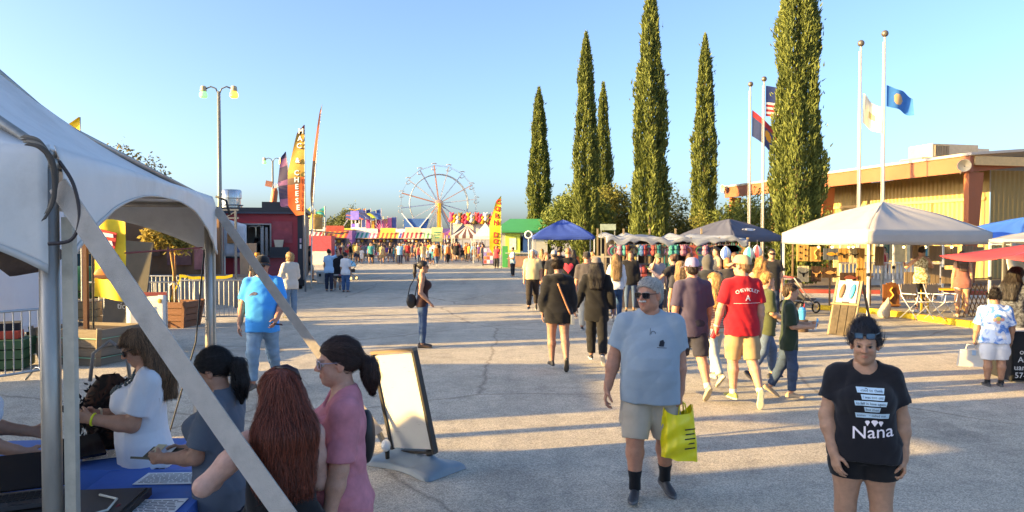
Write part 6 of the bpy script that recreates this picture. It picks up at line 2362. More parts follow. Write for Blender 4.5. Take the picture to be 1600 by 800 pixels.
for k in range(3):
 m.box((0, -.075, 2.85 - .28 * k), (.75 - .15 * k, .02, .12))
stuff(m.build('writing_marks', C('5aa07a'), ysg))
for s in (-1, 1):
 MB().tube([(s * .45, 0, 0), (s * .45, 0, 1.9)], .05, 6).build('post', C('b8a86a'), ysg)
bsh = thing('blue_shade_banner', 'blue banner slung on crossed white poles left of the Ferris wheel', 'banner', (XZ(651, 110), 110, 0))
m = MB(); m.grid(lambda u, v: (-1.9 + 3.8 * u * (1 - .15 * (1 - v)), 0, 3.3 + 1.9 * v - .5 * math.sin(u * math.pi) * (1 - v)), 8, 4); m.build('cloth', C('2f5a9a', .6, var=.3), bsh, smooth='all')
for s in (-1, 1):
 MB().bar((s * -2.6, -.1, 0), (s * 2.2, -.1, 6.0), .16).build('pole', C('c8ccd0'), bsh)
prz = 0
for k in range(16):
 px = 706 + 4.4 * k
 col, cn_ = (('d8406a', 'pink'), ('e09a2a', 'orange'), ('e8e0d8', 'white'), ('7a6a3a', 'brown'), ('c83a3a', 'red'))[k % 5]
 m = MB()
 p_ = P(px, 342 + (k % 3) * 2.0, 84)
 m.ball((0, 0, 0), .34, 8, 6)
 m.ball((0, -.05, .42), .26, 8, 6)
 m.ball((-.18, 0, .66), .1, 6, 4)
 m.ball((.18, 0, .66), .1, 6, 4)
 m.ball((-.3, 0, -.2), .14, 6, 4)
 m.ball((.3, 0, -.2), .14, 6, 4)
 o = m.build('plush_prize', C(col, .9), smooth='all', loc=p_)
 tag(o, '%s plush prize hung over the far game stalls, number %s from the purple tent' % (cn_, ('one', 'two', 'three', 'four', 'five', 'six', 'seven', 'eight', 'nine', 'ten', 'eleven', 'twelve', 'thirteen', 'fourteen', 'fifteen', 'sixteen')[k]), 'plush toy', 'plush prizes')
gs = thing('game_stall', 'long low game stall with a prize rail under the plush toys', 'stall', (XZ(740, 84.5), 84.8, 0))
MB().box((0, 0, 4.15), (5.6, .2, .15)).build('prize_rail', C('8a8a86'), gs)
MB().box((0, .8, 3.2), (5.4, 1.6, 1.6)).build('header', C('d8cfc4', .6, var=.3), gs)
MB().box((0, .8, .55), (5.4, 1.4, 1.1)).build('counter', C('6a4a54', .6), gs)
for k in range(5):
 MB().bar((-2.6 + 1.3 * k, 0, 0), (-2.6 + 1.3 * k, 0, 4.2), .1).build('post', C('8a8a86'), gs)
far = [(503, 92, 0, 'b8a08a', 'a83a4a', 'tan food trailer with a red roof past the round food sign'), (528, 88, 0, '8a5a9a', 'c8a03a', 'purple food trailer at the far left of the crowd'), (552, 100, 0, 'c8b48a', '8a4a3a', 'tan food stand left of the pink ride front'),
       (640, 132, 0, 'c86a5a', '5a3a6a', 'red ticket stand behind the ride front'), (606, 124, 0, 'd8b04a', 'a03a6a', 'gold game trailer right of the pink ride front'), (666, 128, 0, '5a8aa0', 'c8c0b0', 'blue-grey stand left of the Ferris wheel')]
for px, Y, rz, wc, tc_, lb_ in far:
 trailer(lb_, XZ(px, Y), Y, rz, 5.0 if Y > 90 else 3.4, 3.0, 3.2, C(wc, .6, var=.25), C(tc_, .6), vents=False, group='far food and game stands')
STL = [(494, 86, 'c8404a', 'e8d8c8', 'red and cream'), (512, 92, '3f7fb0', 'e8e0d0', 'blue and cream'), (523, 78, 'e0a03a', 'b04a3a', 'amber and red'), (540, 96, '8a4a9a', 'e0c84a', 'violet and gold'), (560, 90, '46a08a', 'e8e0d8', 'sea-green and white'), (579, 99, 'd86a8a', 'f0e0d0', 'rose and white'), (606, 94, 'c85a3a', 'e8c85a', 'orange and yellow'), (627, 101, '4a5aa8', 'd8d8e0', 'indigo and white'), (645, 90, 'a83a4a', 'e8d0a0', 'crimson and sand'), (664, 99, '5a9a5a', 'e8e0c0', 'green and cream'), (700, 98, 'c87a4a', '5a4a8a', 'tan and purple')]
for px, Y, ca, cb, nm in STL:
 t = thing('midway_stall', nm + ' striped stall in the far row of the midway', 'stall', (XZ(px, Y), Y, 0), 0, 'small striped stalls on the midway')
 MB().box((0, .9, 1.1), (2.4, 1.6, 2.2)).build('hut', C('6a5a54', .7, var=.3), t)
 m = MB()
 m.grid(lambda u, v: (-1.35 + 2.7 * u, -.5 + 1.4 * v, 2.25 + .75 * v), 10, 2)
 m.mi = [i % 2 for i in range(10) for j in range(2)]
 m.build('awning', [C(ca, .7), C(cb, .7)], t)
 MB().box((0, .2, 3.25), (1.9, .12, .6)).build('sign_board', C(cb, .6, var=.4, scale=2), t)
 MB().box((0, -.05, .5), (2.3, .3, 1.0)).build('counter', C(ca, .7, var=.3), t)
 for k in range(5):
  MB().ball((-.9 + .45 * k, .02, 1.9), .17, 6, 5).build('hung_prize', C((ca, cb, 'e8e0d8', 'd0a03a', '3a3a4a')[k], .8), t, smooth='all')
for k, (y, d_, hh, wc) in enumerate(((37.0, 6.0, 3.3, 'b8a48a'), (44.5, 4.5, 3.2, 'a86a5a'), (63.5, 7.0, 3.3, '8a94a0'), (72.5, 9, 3.3, 'b0a890'))):  # row added as shadow casters, kept hidden behind the red trailer
 trailer(('tan', 'brick-red', 'grey-blue', 'cream')[k] + ' trailer in the left row behind the red food trailer', -1.8 - .32 * y, y, 0, 3.6, d_, hh, C(wc, .6, var=.2), C('5a5650', .6))
trailer('dark grey trailer behind the brown tarpaulin screen', -13.8, 26.0, 0, 4.2, 3.6, 3.3, C('6d6a66', .6, var=.2), C('4a4844', .6))  # added to the row of shadow casters
trailer('cream supply trailer beyond the tarpaulin screen', -16.5, 20.2, 0, 4.2, 4.6, 3.4, C('b8ae9c', .6, var=.2), C('5a5650', .6))  # added shadow caster, placed to leave a sunlit strip before it
# ================================================================ green-roofed kiosk
kx, kY = XZ(820, 55), 55.0
kk = thing('green_kiosk', 'grey kiosk with a bright green hipped roof and a serving window', 'kiosk', (kx, kY, 0))
kw = 3.4
GRN = mat('green_metal_roof', H('3f9157'), .5, var=.06, scale=2)
zE, zR = P(820, 361, kY).z, P(820, 341, kY).z
for nm, c_, s_ in (('wall', (-1.1, .05, zE / 2), (kw - 2.2, .1, zE)), ('wall', (1.0, .05, zE / 2), (1.4, .1, zE)), ('wall', (-.13, .05, .62), (.86, .1, 1.24)), ('wall', (-.13, .05, zE - .2), (.86, .1, .4)),
                   ('side_wall', (-kw / 2 + .05, 1.5, zE / 2), (.1, 2.9, zE)), ('side_wall', (kw / 2 - .05, 1.5, zE / 2), (.1, 2.9, zE)), ('back_wall', (0, 3, zE / 2), (kw, .1, zE))):
 MB().box(c_, s_).build(nm, C('a8aaa8', .6, var=.08), kk)
MB().box((-.9, -.03, 1.75), (1.1, .06, 1.6)).build('menu_panel', C('b8c85a', .6, var=.25, scale=3), kk)
MB().box((-.9, -.07, 1.75), (.5, .03, .9)).build('product_print', C('d8e0d0', .6, var=.4, scale=5), kk)
MB().box((.05, -.04, 1.75), (.36, .05, 1.3)).build('window', C('2f4f8a', .3), kk)
MB().box((-.45, -.14, 1.08), (2.0, .3, .06)).build('counter', C('b8bcc0', .5), kk)
MB().box((-kw / 2 + .22, -.04, .8), (.4, .05, 1.6)).build('green_stripe', C('3f9a55', .6), kk)
MB().box((-.3, -.06, .45), (1.9, .04, .8)).build('lower_panel', C('9a7a6a', .6), kk)
m = MB()
ov = .75
xa, xb, ya, yb = -kw / 2 - ov, kw / 2 + ov, -ov, 3.1 + ov
rx0, rx1, ry = -kw / 2 + .6, kw / 2 - .4, 1.55
vs = [(xa, ya, zE), (xb, ya, zE), (xb, yb, zE), (xa, yb, zE), (rx0, ry, zR), (rx1, ry, zR), (xa, ya, zE - .12), (xb, ya, zE - .12), (xb, yb, zE - .12), (xa, yb, zE - .12)]
m.add(vs, [(0, 1, 5, 4), (1, 2, 5), (2, 3, 4, 5), (3, 0, 4), (6, 7, 1, 0), (7, 8, 2, 1), (8, 9, 3, 2), (9, 6, 0, 3), (9, 8, 7, 6)])
m.build('roof', GRN, kk)
fn_ = thing('standing_fan', 'round white lamp on a pole in front of the green kiosk', 'lamp', (XZ(826, 47), 47, 0))
MB().tube([(0, 0, 0), (0, 0, 2.2)], .03, 8).build('pole', C('d8d8d4'), fn_)
MB().torus((0, 0, 2.4), .22, .05, 16, 6, Matrix.Rotation(R(90), 3, 'X')).build('ring', C('dcdcd8'), fn_, smooth='all')
mbd = G(763, 416)
mn = thing('menu_stand', 'black-framed standing menu sign with colourful food pictures', 'sign', (mbd.x, mbd.y, 0))
MB().box((0, 0, .82), (.78, .04, 1.25)).build('poster', C('9a8ab0', .5), mn)
rg = random.Random(8)
for k in range(10):
 MB().box((-.24 + .24 * (k % 3), -.03, .35 + .3 * (k // 3)), (.2, .015, .24)).build('picture', C(('c8503c', 'e0d8d0', '7a70b0', 'd07a4a')[k % 4], .6, var=.4, scale=12), mn)
for s in (-1, 1):
 MB().bar((s * .42, 0, 0), (s * .42, 0, 1.5), .06).build('frame_rail', C('1e1d20'), mn)
MB().bar((-.42, 0, 1.5), (.42, 0, 1.5), .06).build('frame_rail', C('1e1d20'), mn)
MB().bar((-.42, 0, .15), (.42, 0, .15), .06).build('frame_rail', C('1e1d20'), mn)
# ================================================================ pop-up canopies
def popup(label, corners, ze, zp, cols, name='popup_canopy', leg='d8d6d0', val=.26, logo=None, sag=.08, bend=.35):
 """corners: four ground points in order"""
 cs_ = [Vector(c) for c in corners]
 ctr = sum(cs_, Vector()) / 4
 t = thing(name, label, 'canopy', ctr, 0, 'pop-up canopies')
 for i in range(4):
  a, b = cs_[i] - ctr, cs_[(i + 1) % 4] - ctr
  m = MB()
  def fn(u, v):
   e = a.lerp(b, u)
   p = e * (1 - v)
   z = ze + (zp - ze) * (v * (1 - bend) + bend * (1 - (1 - v) ** 2.2)) - sag * math.sin(u * math.pi) * math.sin(math.pi * v) * .8
   z += .012 * math.sin(u * 23 + v * 9 + i) * math.sin(v * math.pi)
   return (p.x, p.y, z)
  m.grid(fn, 18, 14, thick=.004)
  m.build('roof_panel', mat('canopy_cloth_' + cols[i % len(cols)], H(cols[i % len(cols)]), .75, var=.06, scale=2, bump=.12, bscale=7), t, smooth='all')
  m = MB()
  nr = Vector(((b - a).y, -(b - a).x, 0)).normalized()
  m.grid(lambda u, v: a.lerp(b, u) * 1.004 + Vector((0, 0, ze + .005 - val * v - .03 * math.sin(u * math.pi) * v)) + nr * (.012 * math.sin(u * 17 + i) * v), 22, 3, thick=.004)
  m.build('valance', mat('canopy_cloth_' + cols[i % len(cols)], H(cols[i % len(cols)]), .75, var=.06, scale=2, bump=.12, bscale=7), t, smooth='all')
  MB().box(a * .985 + Vector((0, 0, ze / 2)), (.045, .045, ze - .02)).build('leg', C(leg, .4, .2), t)
  MB().box(a * .985 + Vector((0, 0, ze * .55)), (.065, .065, .08)).build('leg_clip', C('2a2a2a'), t)
  MB().box(a * .985 + Vector((0, 0, .01)), (.13, .13, .02)).build('foot', C('6a6a6a', .4, .5), t)
  MB().bar(a * .97 + Vector((0, 0, ze - .12)), b * .97 + Vector((0, 0, ze - .12)), .03).build('truss_bar', C('b0b0ae', .4, .4), t)
 return t, ctr
wc1 = P(1357, 500, 17.6)
wcx = Vector((8.52, 17.6, 0)); wl_ = Vector((7.62, 20.75, 0)); wr_ = Vector((12.42, 19.05, 0))
popup('white pop-up canopy over the wooden sign stall', [wcx, wr_, wr_ + wl_ - wcx, wl_], P(1357, 362, 17.6).z, 3.12, ['a5a29f'], leg='e4e2dc', val=.30)
bc = Vector((XZ(828, 31), 31, 0))
popup('royal blue pop-up canopy beside the green-roofed kiosk', [bc + Vector((.1, 0, 0)), bc + Vector((2.75, .2, 0)), bc + Vector((2.9, 3.2, 0)), bc + Vector((.3, 3.1, 0))], P(860, 369, 31).z, P(880, 343, 32.5).z, ['344e9c'], val=.14)
gcx = Vector((XZ(1118, 23), 23.2, 0))
popup('charcoal pop-up canopy with a pale logo left of the white canopy', [gcx + Vector((-.75, 1.9, 0)), gcx + Vector((.55, -.2, 0)), gcx + Vector((2.75, 1.6, 0)), gcx + Vector((1.4, 3.7, 0))], P(1120, 369, 23.2).z, P(1143, 342, 25).z, ['4f5262'], val=.16, leg='8a8a8e')
lg = MB(); lg.torus((0, 0, 0), .34, .035, 24, 6, Matrix(((1, 0, 0), (0, .1, 0), (0, 0, .42)))); lg.ball((.02, 0, 0), .22, 12, 6, (1, .06, .36))
lo_ = lg.build('canopy_logo', C('cfd0d4', .7), bpy.data.objects[[o.name for o in bpy.data.objects if o.get('label', '').startswith('charcoal pop-up')][0]], smooth='all')
lo_.location = (.35, -1.02, 2.42)
lo_.rotation_euler = (R(-58), 0, R(38))
popup('bright blue canopy at the right picture edge', [Vector((13.6, 19.6, 0)), Vector((16.6, 20.1, 0)), Vector((16.2, 23.1, 0)), Vector((13.2, 22.6, 0))], 2.2, 2.75, ['2f62b8'], val=.22)
popup('grey canopy half hidden behind the red shade umbrella', [Vector((11.5, 16.0, 0)), Vector((14.2, 16.1, 0)), Vector((14.1, 18.0, 0)), Vector((11.6, 17.9, 0))], 2.10, 2.40, ['8c8c90'], val=.08)
ru = thing('red_umbrella', 'large red shade umbrella reaching in at the right picture edge', 'umbrella', (8.62, 11.0, 0))
m = MB()
rpts = [(1.95 * math.cos(R(22.5 + 45 * k)), 1.95 * math.sin(R(22.5 + 45 * k))) for k in range(8)]
for k in range(8):
 a, b = Vector((*rpts[k], 0)), Vector((*rpts[(k + 1) % 8], 0))
 m = MB()
 m.grid(lambda u, v: a.lerp(b, u) * (1 - v) + Vector((0, 0, 1.84 + .34 * (v * .8 + .2 * v * v) - .07 * math.sin(u * math.pi) * (1 - v))), 6, 6, thick=.004)
 m.build('canopy_gore', C('d2383a', .75, var=.05), ru, smooth='all')
 MB().bar(a * .98 + Vector((0, 0, 1.83)), Vector((0, 0, 2.15)), .018).build('rib', C('6a6a6a', .4, .5), ru)
MB().tube([(0, 0, 0), (0, 0, 2.22)], .025, 10).build('pole', C('c8c8c6', .4, .4), ru, smooth='all')
MB().lathe([(.26, 0), (.26, .06), (.06, .12), (.04, .3)], 16).build('base', C('2a2a2a'), ru, smooth=True)
tpw = thing('hanging_tarp', 'crinkled grey tarpaulin hanging behind the red umbrella', 'tarpaulin', (10.2, 15.2, 0))
m = MB(); m.grid(lambda u, v: (.0 + 1.3 * u, .09 * math.sin(u * 11 + v * 5) + .06 * math.sin(v * 17 + u * 6), .3 + 1.72 * v), 34, 30, thick=.006); m.build('sheet', C('8d8674', .35, bump=.5, bscale=6), tpw, smooth='all')
MB().bar((-.05, .0, 2.03), (1.35, .0, 2.03), .04).build('rail', C('6a6458'), tpw)
for x in (0, 1.3):
 MB().bar((x, .06, 0), (x, .06, 2.03), .05).build('post', C('6a6458'), tpw)
# ================================================================ tarp-roofed souvenir stall
STY = 22.5
st = thing('souvenir_stall', 'long souvenir stall under a sagging grey-blue tarpaulin with crowded goods', 'stall', (XZ(945, STY), STY, 0))
SW = XZ(1165, STY) - XZ(945, STY)
zs = P(1000, 371, STY).z
def stf(u, v):
 return (SW * u, -.25 + 2.3 * v, zs - .02 + .03 * math.sin(u * 9.5) * (.6 + .4 * v) + .025 * math.sin(u * 23 + 1) + .02 * math.sin(u * 51 + v * 4) + .12 * v - .06 * math.sin(v * 3.1) + .04 * math.sin(u * 37 + v * 6))
m = MB(); m.grid(stf, 60, 14, thick=.008)
m.mi = [0] * len(m.f)
m.build('tarp_roof', mat('grey_blue_tarp', H('7f8591'), .6, var=.25, scale=1.2, dirt=.5, bump=.3, bscale=6), st, smooth='all')
m = MB(); m.grid(lambda u, v: Vector(stf(u, 0)) + Vector((0, -.02 - .02 * math.sin(u * 50) * v, -.16 * v - .03 * math.sin(u * 21) * v - .035 * math.sin(u * 57 + 2) * v - .02 * math.sin(u * 101) * v)), 60, 3, thick=.006); m.build('tarp_edge', mat('grey_blue_tarp', H('8d92a0')), st, smooth='all')
for k in range(6):
 MB().bar((SW * k / 5, -.2, 0), (SW * k / 5, -.2, zs), .05).build('post', C('8a7a60', .7), st)
 MB().bar((SW * k / 5, 1.9, 0), (SW * k / 5, 1.9, zs + .3), .05).build('post', C('8a7a60', .7), st)
MB().bar((0, -.2, zs - .22), (SW, -.2, zs - .22), .035).build('hanging_rail', C('5a5a58', .5), st)
MB().bar((0, -.1, 1.35), (SW, -.1, 1.35), .035).build('hanging_rail', C('5a5a58', .5), st)
MB().grid(lambda u, v: (SW * u, 1.9 + .05 * math.sin(u * 40), .1 + 2.0 * v), 40, 3).build('back_sheet', C('2f2c30', .9, var=.4, scale=3), st)
MB().box((SW * .5, .5, .45), (SW * .96, .9, .9)).build('display_table', C('4a4650', .8), st)
GOODS = ['a8502f', '357f78', 'a8984a', '6a3a56', '3a5a8a', 'c8c0b4', '56743f', '8f3c38', '232326', 'a8707f', '4a9488', '6a5440']
CN = ['orange', 'teal', 'yellow', 'plum', 'blue', 'white', 'green', 'red', 'black', 'pink', 'turquoise', 'brown']
sx0 = XZ(945, STY)
rg = random.Random(77)
ringm = MB().torus((0, 0, 0), .13, .035, 16, 6, Matrix.Rotation(R(90), 3, 'X'))
PROT = {}
def good(kind, col):
 if (kind, col) in PROT:
  return PROT[kind, col]
 m = MB()
 if kind == 'ring_toy':
  m.torus((0, 0, -.17), .13, .035, 16, 6, Matrix.Rotation(R(90), 3, 'X')); m.tube([(0, 0, 0), (0, 0, -.04)], .005, 4)
 elif kind == 'sun_hat':
  m.lathe([(.19, 0), (.20, .012), (.10, .03), (.095, .09), (.05, .12), (.005, .125)], 16, (0, 0, -.2), Matrix.Rotation(R(75), 3, 'X'))
 elif kind == 'hanging_pouch':
  m.box((0, 0, -.18), (.17, .06, .2), taper=.7); m.tube([(-.05, 0, -.08), (0, 0, 0), (.05, 0, -.08)], .006, 4)
 elif kind == 'ribbon_streamer':
  m.grid(lambda u, v: (-.03 + .06 * u, .02 * math.sin(v * 6), -.65 * v), 2, 8, thick=.004)
 elif kind == 'plush_toy':
  m.ball((0, 0, -.22), .11, 8, 6); m.ball((0, -.03, -.08), .085, 8, 6); m.ball((-.06, -.02, 0), .03, 6, 4); m.ball((.06, -.02, 0), .03, 6, 4)
 elif kind == 'hanging_belt':
  m.box((0, 0, -.32), (.035, .015, .62)); m.torus((0, 0, -.02), .03, .008, 8, 4, Matrix.Rotation(R(90), 3, 'X'))
 elif kind == 'shirt_on_hanger':
  m.prism([(-.24, -.10), (-.13, 0), (.13, 0), (.24, -.10), (.18, -.22), (.14, -.17), (.14, -.62), (-.14, -.62), (-.14, -.17), (-.18, -.22)], .06)
  m.tube([(0, 0, 0), (0, 0, .08)], .006, 4)
 PROT[kind, col] = m.build(kind, C(col, .7, var=.2, scale=9), smooth=True)
 PROT[kind, col]['fresh'] = True
 return PROT[kind, col]
cntg = {}
def place_good(kind, ci, loc, where):
 o = good(kind, GOODS[ci])
 if 'fresh' in o:
  del o['fresh']
 else:
  o = o.copy(); COL.objects.link(o)
 o.location = loc
 k = (kind, ci, where)
 cntg[k] = cntg.get(k, 0) + 1
 tag(o, '%s %s %s' % (CN[ci], kind.replace('_', ' '), where), kind.split('_')[-1] if kind != 'shirt_on_hanger' else 'shirt', 'goods %s' % where)
for k in range(60):
 x = sx0 + .15 + (SW - .3) * k / 59
 kind = ('hanging_pouch', 'ring_toy', 'hanging_belt', 'ribbon_streamer', 'plush_toy')[rg.randrange(5)] if x < sx0 + SW * .6 else ('shirt_on_hanger', 'ribbon_streamer', 'ring_toy', 'shirt_on_hanger', 'plush_toy')[rg.randrange(5)]
 third = ('at the left end of the tarp stall', 'in the middle of the tarp stall', 'at the right end of the tarp stall')[min(2, int(3 * k / 60))]
 place_good(kind, rg.randrange(12), (x, STY - .22, zs - .24), third)
for k in range(26):
 x = sx0 + .3 + (SW * .62) * k / 25
 kind = ('sun_hat', 'ring_toy', 'sun_hat', 'plush_toy', 'hanging_pouch')[rg.randrange(5)]
 place_good(kind, rg.randrange(12), (x, STY - .14, 1.36), 'on the lower rail at the ' + ('left' if k < 13 else 'right') + ' of the tarp stall front')
for k in range(30):
 x = sx0 + .2 + (SW * .9) * k / 29
 place_good(('hanging_pouch', 'sun_hat', 'plush_toy', 'ring_toy')[rg.randrange(4)], rg.randrange(12), (x, STY - .16 + .02 * (k % 2), .98 + .03 * (k % 3)), 'along the table front of the tarp stall, ' + ('left part' if k < 10 else 'middle part' if k < 20 else 'right part'))
gp = G(1030, 457)
gr = thing('wire_rack', 'low wire grid rack hung with ribbons in front of the tarp stall', 'rack', (gp.x, gp.y + .1, 0), R(6))
for k in range(15):
 MB().tube([(-.84 + .12 * k, 0, .05), (-.84 + .12 * k, 0, 1.05)], .007, 5).build('wire', C('a9acb0', .4, .6), gr)
for k in range(9):
 MB().tube([(-.86, -.012, .07 + .12 * k), (.86, -.012, .07 + .12 * k)], .007, 5).build('wire', C('a9acb0', .4, .6), gr)
for s in (-1, 1):
 MB().bar((s * .7, -.25, .01), (s * .7, .25, .01), .03).build('foot', C('6a6a6c', .4, .5), gr)
for k in range(11):
 place_good(('ribbon_streamer', 'hanging_belt')[k % 2], (5, 9, 2, 0, 4, 11)[k % 6], (gp.x - .25 + .105 * k, gp.y + .06, 1.0 + .02 * (k % 3)), 'on the wire rack')
duf = G(992, 460)
db = thing('duffel_bag', 'black duffel bag lying on the asphalt in front of the wire rack', 'bag', (duf.x, duf.y + .15, 0), R(-20))
MB().tube([(-.32, 0, .15), (-.26, 0, .16), (.26, 0, .15), (.33, 0, .13)], [.07, .15, .14, .06], 14).build('body', C('1d1d20', .8), db, smooth='all')
MB().tube([(-.15, -.1, .26), (-.05, -.08, .38), (.08, -.06, .37), (.16, -.08, .25)], .014, 6).build('handle', C('2f2f33', .8), db, smooth='all')
MB().box((.0, -.145, .15), (.5, .01, .03)).build('reflective_strip', C('c8c8c8', .4), db)
cpp = P(942, 400, 20.3)
cpst = thing('display_post', 'pale wooden cross post holding goods at the left of the tarp stall', 'post', (cpp.x, 20.3, 0))
MB().bar((0, 0, 0), (0, 0, 1.7), .06).build('post', C('b8a888', .8), cpst)
MB().bar((-.3, 0, 1.62), (.3, 0, 1.62), .05).build('cross_arm', C('b8a888', .8), cpst)
MB().box((0, 0, .03), (.4, .4, .05)).build('foot', C('8a7a60', .8), cpst)
tsn = thing('tarp_sign', 'pale green sign board on top of the tarp stall', 'sign', (XZ(950, 24), 24, 0))
MB().box((0, 0, 2.50), (.5, .03, .2)).build('board', C('98a490', .6, var=.25, scale=5), tsn)
for s in (-1, 1):
 MB().bar((s * .22, .03, 0), (s * .22, .03, 2.5), .03).build('post', C('8a8a80'), tsn)
for k, (px, py, col, nm) in enumerate(((1170, 397, '3fb8ac', 'teal and white striped wind balloon hanging by the charcoal canopy'), (1183, 394, 'c8404a', 'red wind balloon hanging by the charcoal canopy'), (1134, 396, '4a6ab8', 'blue wind balloon at the end of the tarp stall'))):
 p_ = P(px, py, 22)
 wbn = thing('wind_balloon', nm, 'balloon', p_)
 for g_ in range(8):
  m = MB()
  a0 = 2 * math.pi * g_ / 8
  m.grid(lambda u, v: (.16 * math.sin(math.pi * (.02 + .93 * v)) ** .8 * math.cos(a0 + u * .785), .16 * math.sin(math.pi * (.02 + .93 * v)) ** .8 * math.sin(a0 + u * .785), .22 - .44 * v), 2, 8)
  m.build('gore', C(col if g_ % 2 else 'd8e0dc', .6), wbn, smooth='all')
 MB().tube([(0, 0, .22), (0, 0, .36)], .005, 4).build('cord', C('5a5a5a'), wbn)
 MB().box((0, 0, -.30), (.06, .06, .07)).build('basket', C('b89a3a'), wbn)
# ================================================================ wooden-sign stall under the white canopy
PLK = [mat('pine_plank', H('c49a58'), .8, var=.2, scale=4, stretch=(3, 3, .4)), mat('dark_stained_plank', H('4a3526'), .8, var=.2, scale=4, stretch=(3, 3, .4)), mat('grey_pallet_plank', H('8a765c'), .85, var=.25, scale=4, stretch=(3, 3, .4)), mat('cream_plank', H('d8c8a0'), .8, var=.12, scale=4), mat('slate_board', H('5a6270'), .7, var=.15, scale=4)]
INK = C('241a14', .8)
def skull(m, c, s, depth=-.02):
 pts = [(-.05, -.5), (.05, -.5), (.12, -.3), (.22, .05), (.20, .22), (.34, .30), (.62, .36), (.80, .62), (.86, .40), (.70, .18), (.40, .10)]
 pts2 = [(-.40, .10), (-.70, .18), (-.86, .40), (-.80, .62), (-.62, .36), (-.34, .30), (-.20, .22), (-.22, .05), (-.12, -.3)]
 head = [(-.06, -.5), (.06, -.5), (.14, -.3), (.24, .05), (.20, .26), (-.20, .26), (-.24, .05), (-.14, -.3)]
 rh = [(.18, .12), (.45, .12), (.72, .22), (.86, .5), (.84, .66), (.66, .38), (.42, .28), (.18, .26)]
 lh = [(-x, z) for x, z in reversed(rh)]
 for poly in (head, rh, lh):
  m.prism([(x * s, z * s) for x, z in poly], .02, c)
def fish(m, c, s):
 body = [(-.6, 0), (-.3, .22), (.1, .28), (.45, .14), (.62, .02), (.86, .22), (.80, 0), (.86, -.2), (.62, -.04), (.4, -.14), (.05, -.24), (-.35, -.16)]
 m.prism([(x * s, z * s) for x, z in body], .02, c)
def plaque(label, px, py, Y, wpx, hpx, mi, motif=None, mm=None, lean=0):
 p_ = P(px, py, Y)
 w, h = wpx * Y / F_PX, hpx * Y / F_PX
 t = thing('wooden_plaque', label, 'wall sign', (p_.x, p_.y, p_.z - h / 2), R(lean), 'wooden plaques in the sign stall')
 n = 4
 for k in range(n):
  MB().box((-w / 2 + w * (k + .5) / n, .004 * (k % 2), h / 2), (w / n - .008, .03, h)).build('plank', PLK[mi], t)
 m = MB()
 if motif == 'skull':
  skull(m, (0, -.03, h * .48), w * .48)
 elif motif == 'fish':
  fish(m, (0, -.03, h * .5), w * .5)
 elif motif == 'paws':
  for i in range(5):
   m.ball(((i % 2 - .5) * w * .45, -.025, h * (.15 + .18 * i)), w * .09, 8, 4, (1, .2, 1))
 elif motif == 'curl':
  m.tube([(w * .1 * math.sin(k * .9), -.03, h * (.15 + .08 * k)) for k in range(9)], w * .05, 6)
 if motif:
  stuff(m.build('carved_motif', mm or INK, t))
 return t
YB = 21.5
tn = C('c8945a', .7)
plaque('tan plaque with paw prints, upper left of the sign stall', 1254, 395, YB, 18, 26, 0, 'paws')
plaque('dark gold plaque with a curling snake, second in the upper row', 1274, 397, YB, 17, 23, 0, 'curl', C('e0b060'))
plaque('slate plaque with a golden fish, upper row', 1298, 397, YB, 23, 18, 4, 'fish', C('d8a03c'))
plaque('brown plaque with a dark bull skull, upper row left of two', 1318, 399, YB, 16, 22, 0, 'skull')
plaque('pale plaque with a black bull skull, upper row', 1335, 399, YB, 15, 24, 3, 'skull')
plaque('pale plaque with a black bull skull, lower row left', 1255, 428, YB, 18, 25, 3, 'skull')
plaque('dark plaque with a tan bull skull, lower row', 1275, 428, YB, 16, 24, 1, 'skull', tn)
plaque('dark plaque with a tan fish, lower row', 1296, 426, YB, 23, 16, 1, 'fish', tn)
plaque('dark plaque with a red-tinted fish behind the easel', 1327, 434, YB, 30, 16, 1, 'fish', C('8a4a3a'))
for k, (px, py, w_, h_, mi, nm) in enumerate(((1345, 405, 12, 34, 0, 'tall narrow'), (1345, 432, 16, 26, 0, 'square-topped'), (1374, 400, 14, 30, 2, 'slim grey'), (1436, 396, 20, 26, 2, 'square grey'), (1462, 396, 20, 24, 2, 'second grey'), (1486, 400, 20, 30, 2, 'broad grey'),
                                       (1512, 398, 18, 28, 2, 'right-hand grey'), (1455, 428, 26, 30, 2, 'large lower'), (1484, 432, 26, 22, 2, 'wide lower'), (1511, 430, 18, 34, 2, 'tall lower'), (1421, 440, 17, 30, 2, 'low left'), (1530, 396, 14, 20, 2, 'rightmost grey'))):
 plaque(nm + ' plain pallet board hung in the sign stall right half' if k > 1 else nm + ' pine board beside the bull-skull plaques', px, py, 20.6 if k > 2 else YB, w_, h_, mi)
rl_ = thing('display_stand', 'slim wooden frame of rails that carries the plaques in the sign stall', 'frame', (XZ(1240, 21.7), 21.7, 0))
for z in (1.62, 2.0, 1.0):
 MB().bar((-.1, .06, z), (2.4, .06, z), .03).build('rail', C('7a6448', .8), rl_)
 MB().bar((3.0, -1.0, z), (5.7, -1.0, z), .03).build('rail', C('7a6448', .8), rl_)
for x, y in ((0, .06), (1.1, .06), (2.3, .06), (3.1, -1.0), (4.4, -1.0), (5.6, -1.0)):
 MB().bar((x, y, .1), (x, y, 2.05), .04).build('upright', C('7a6448', .8), rl_)
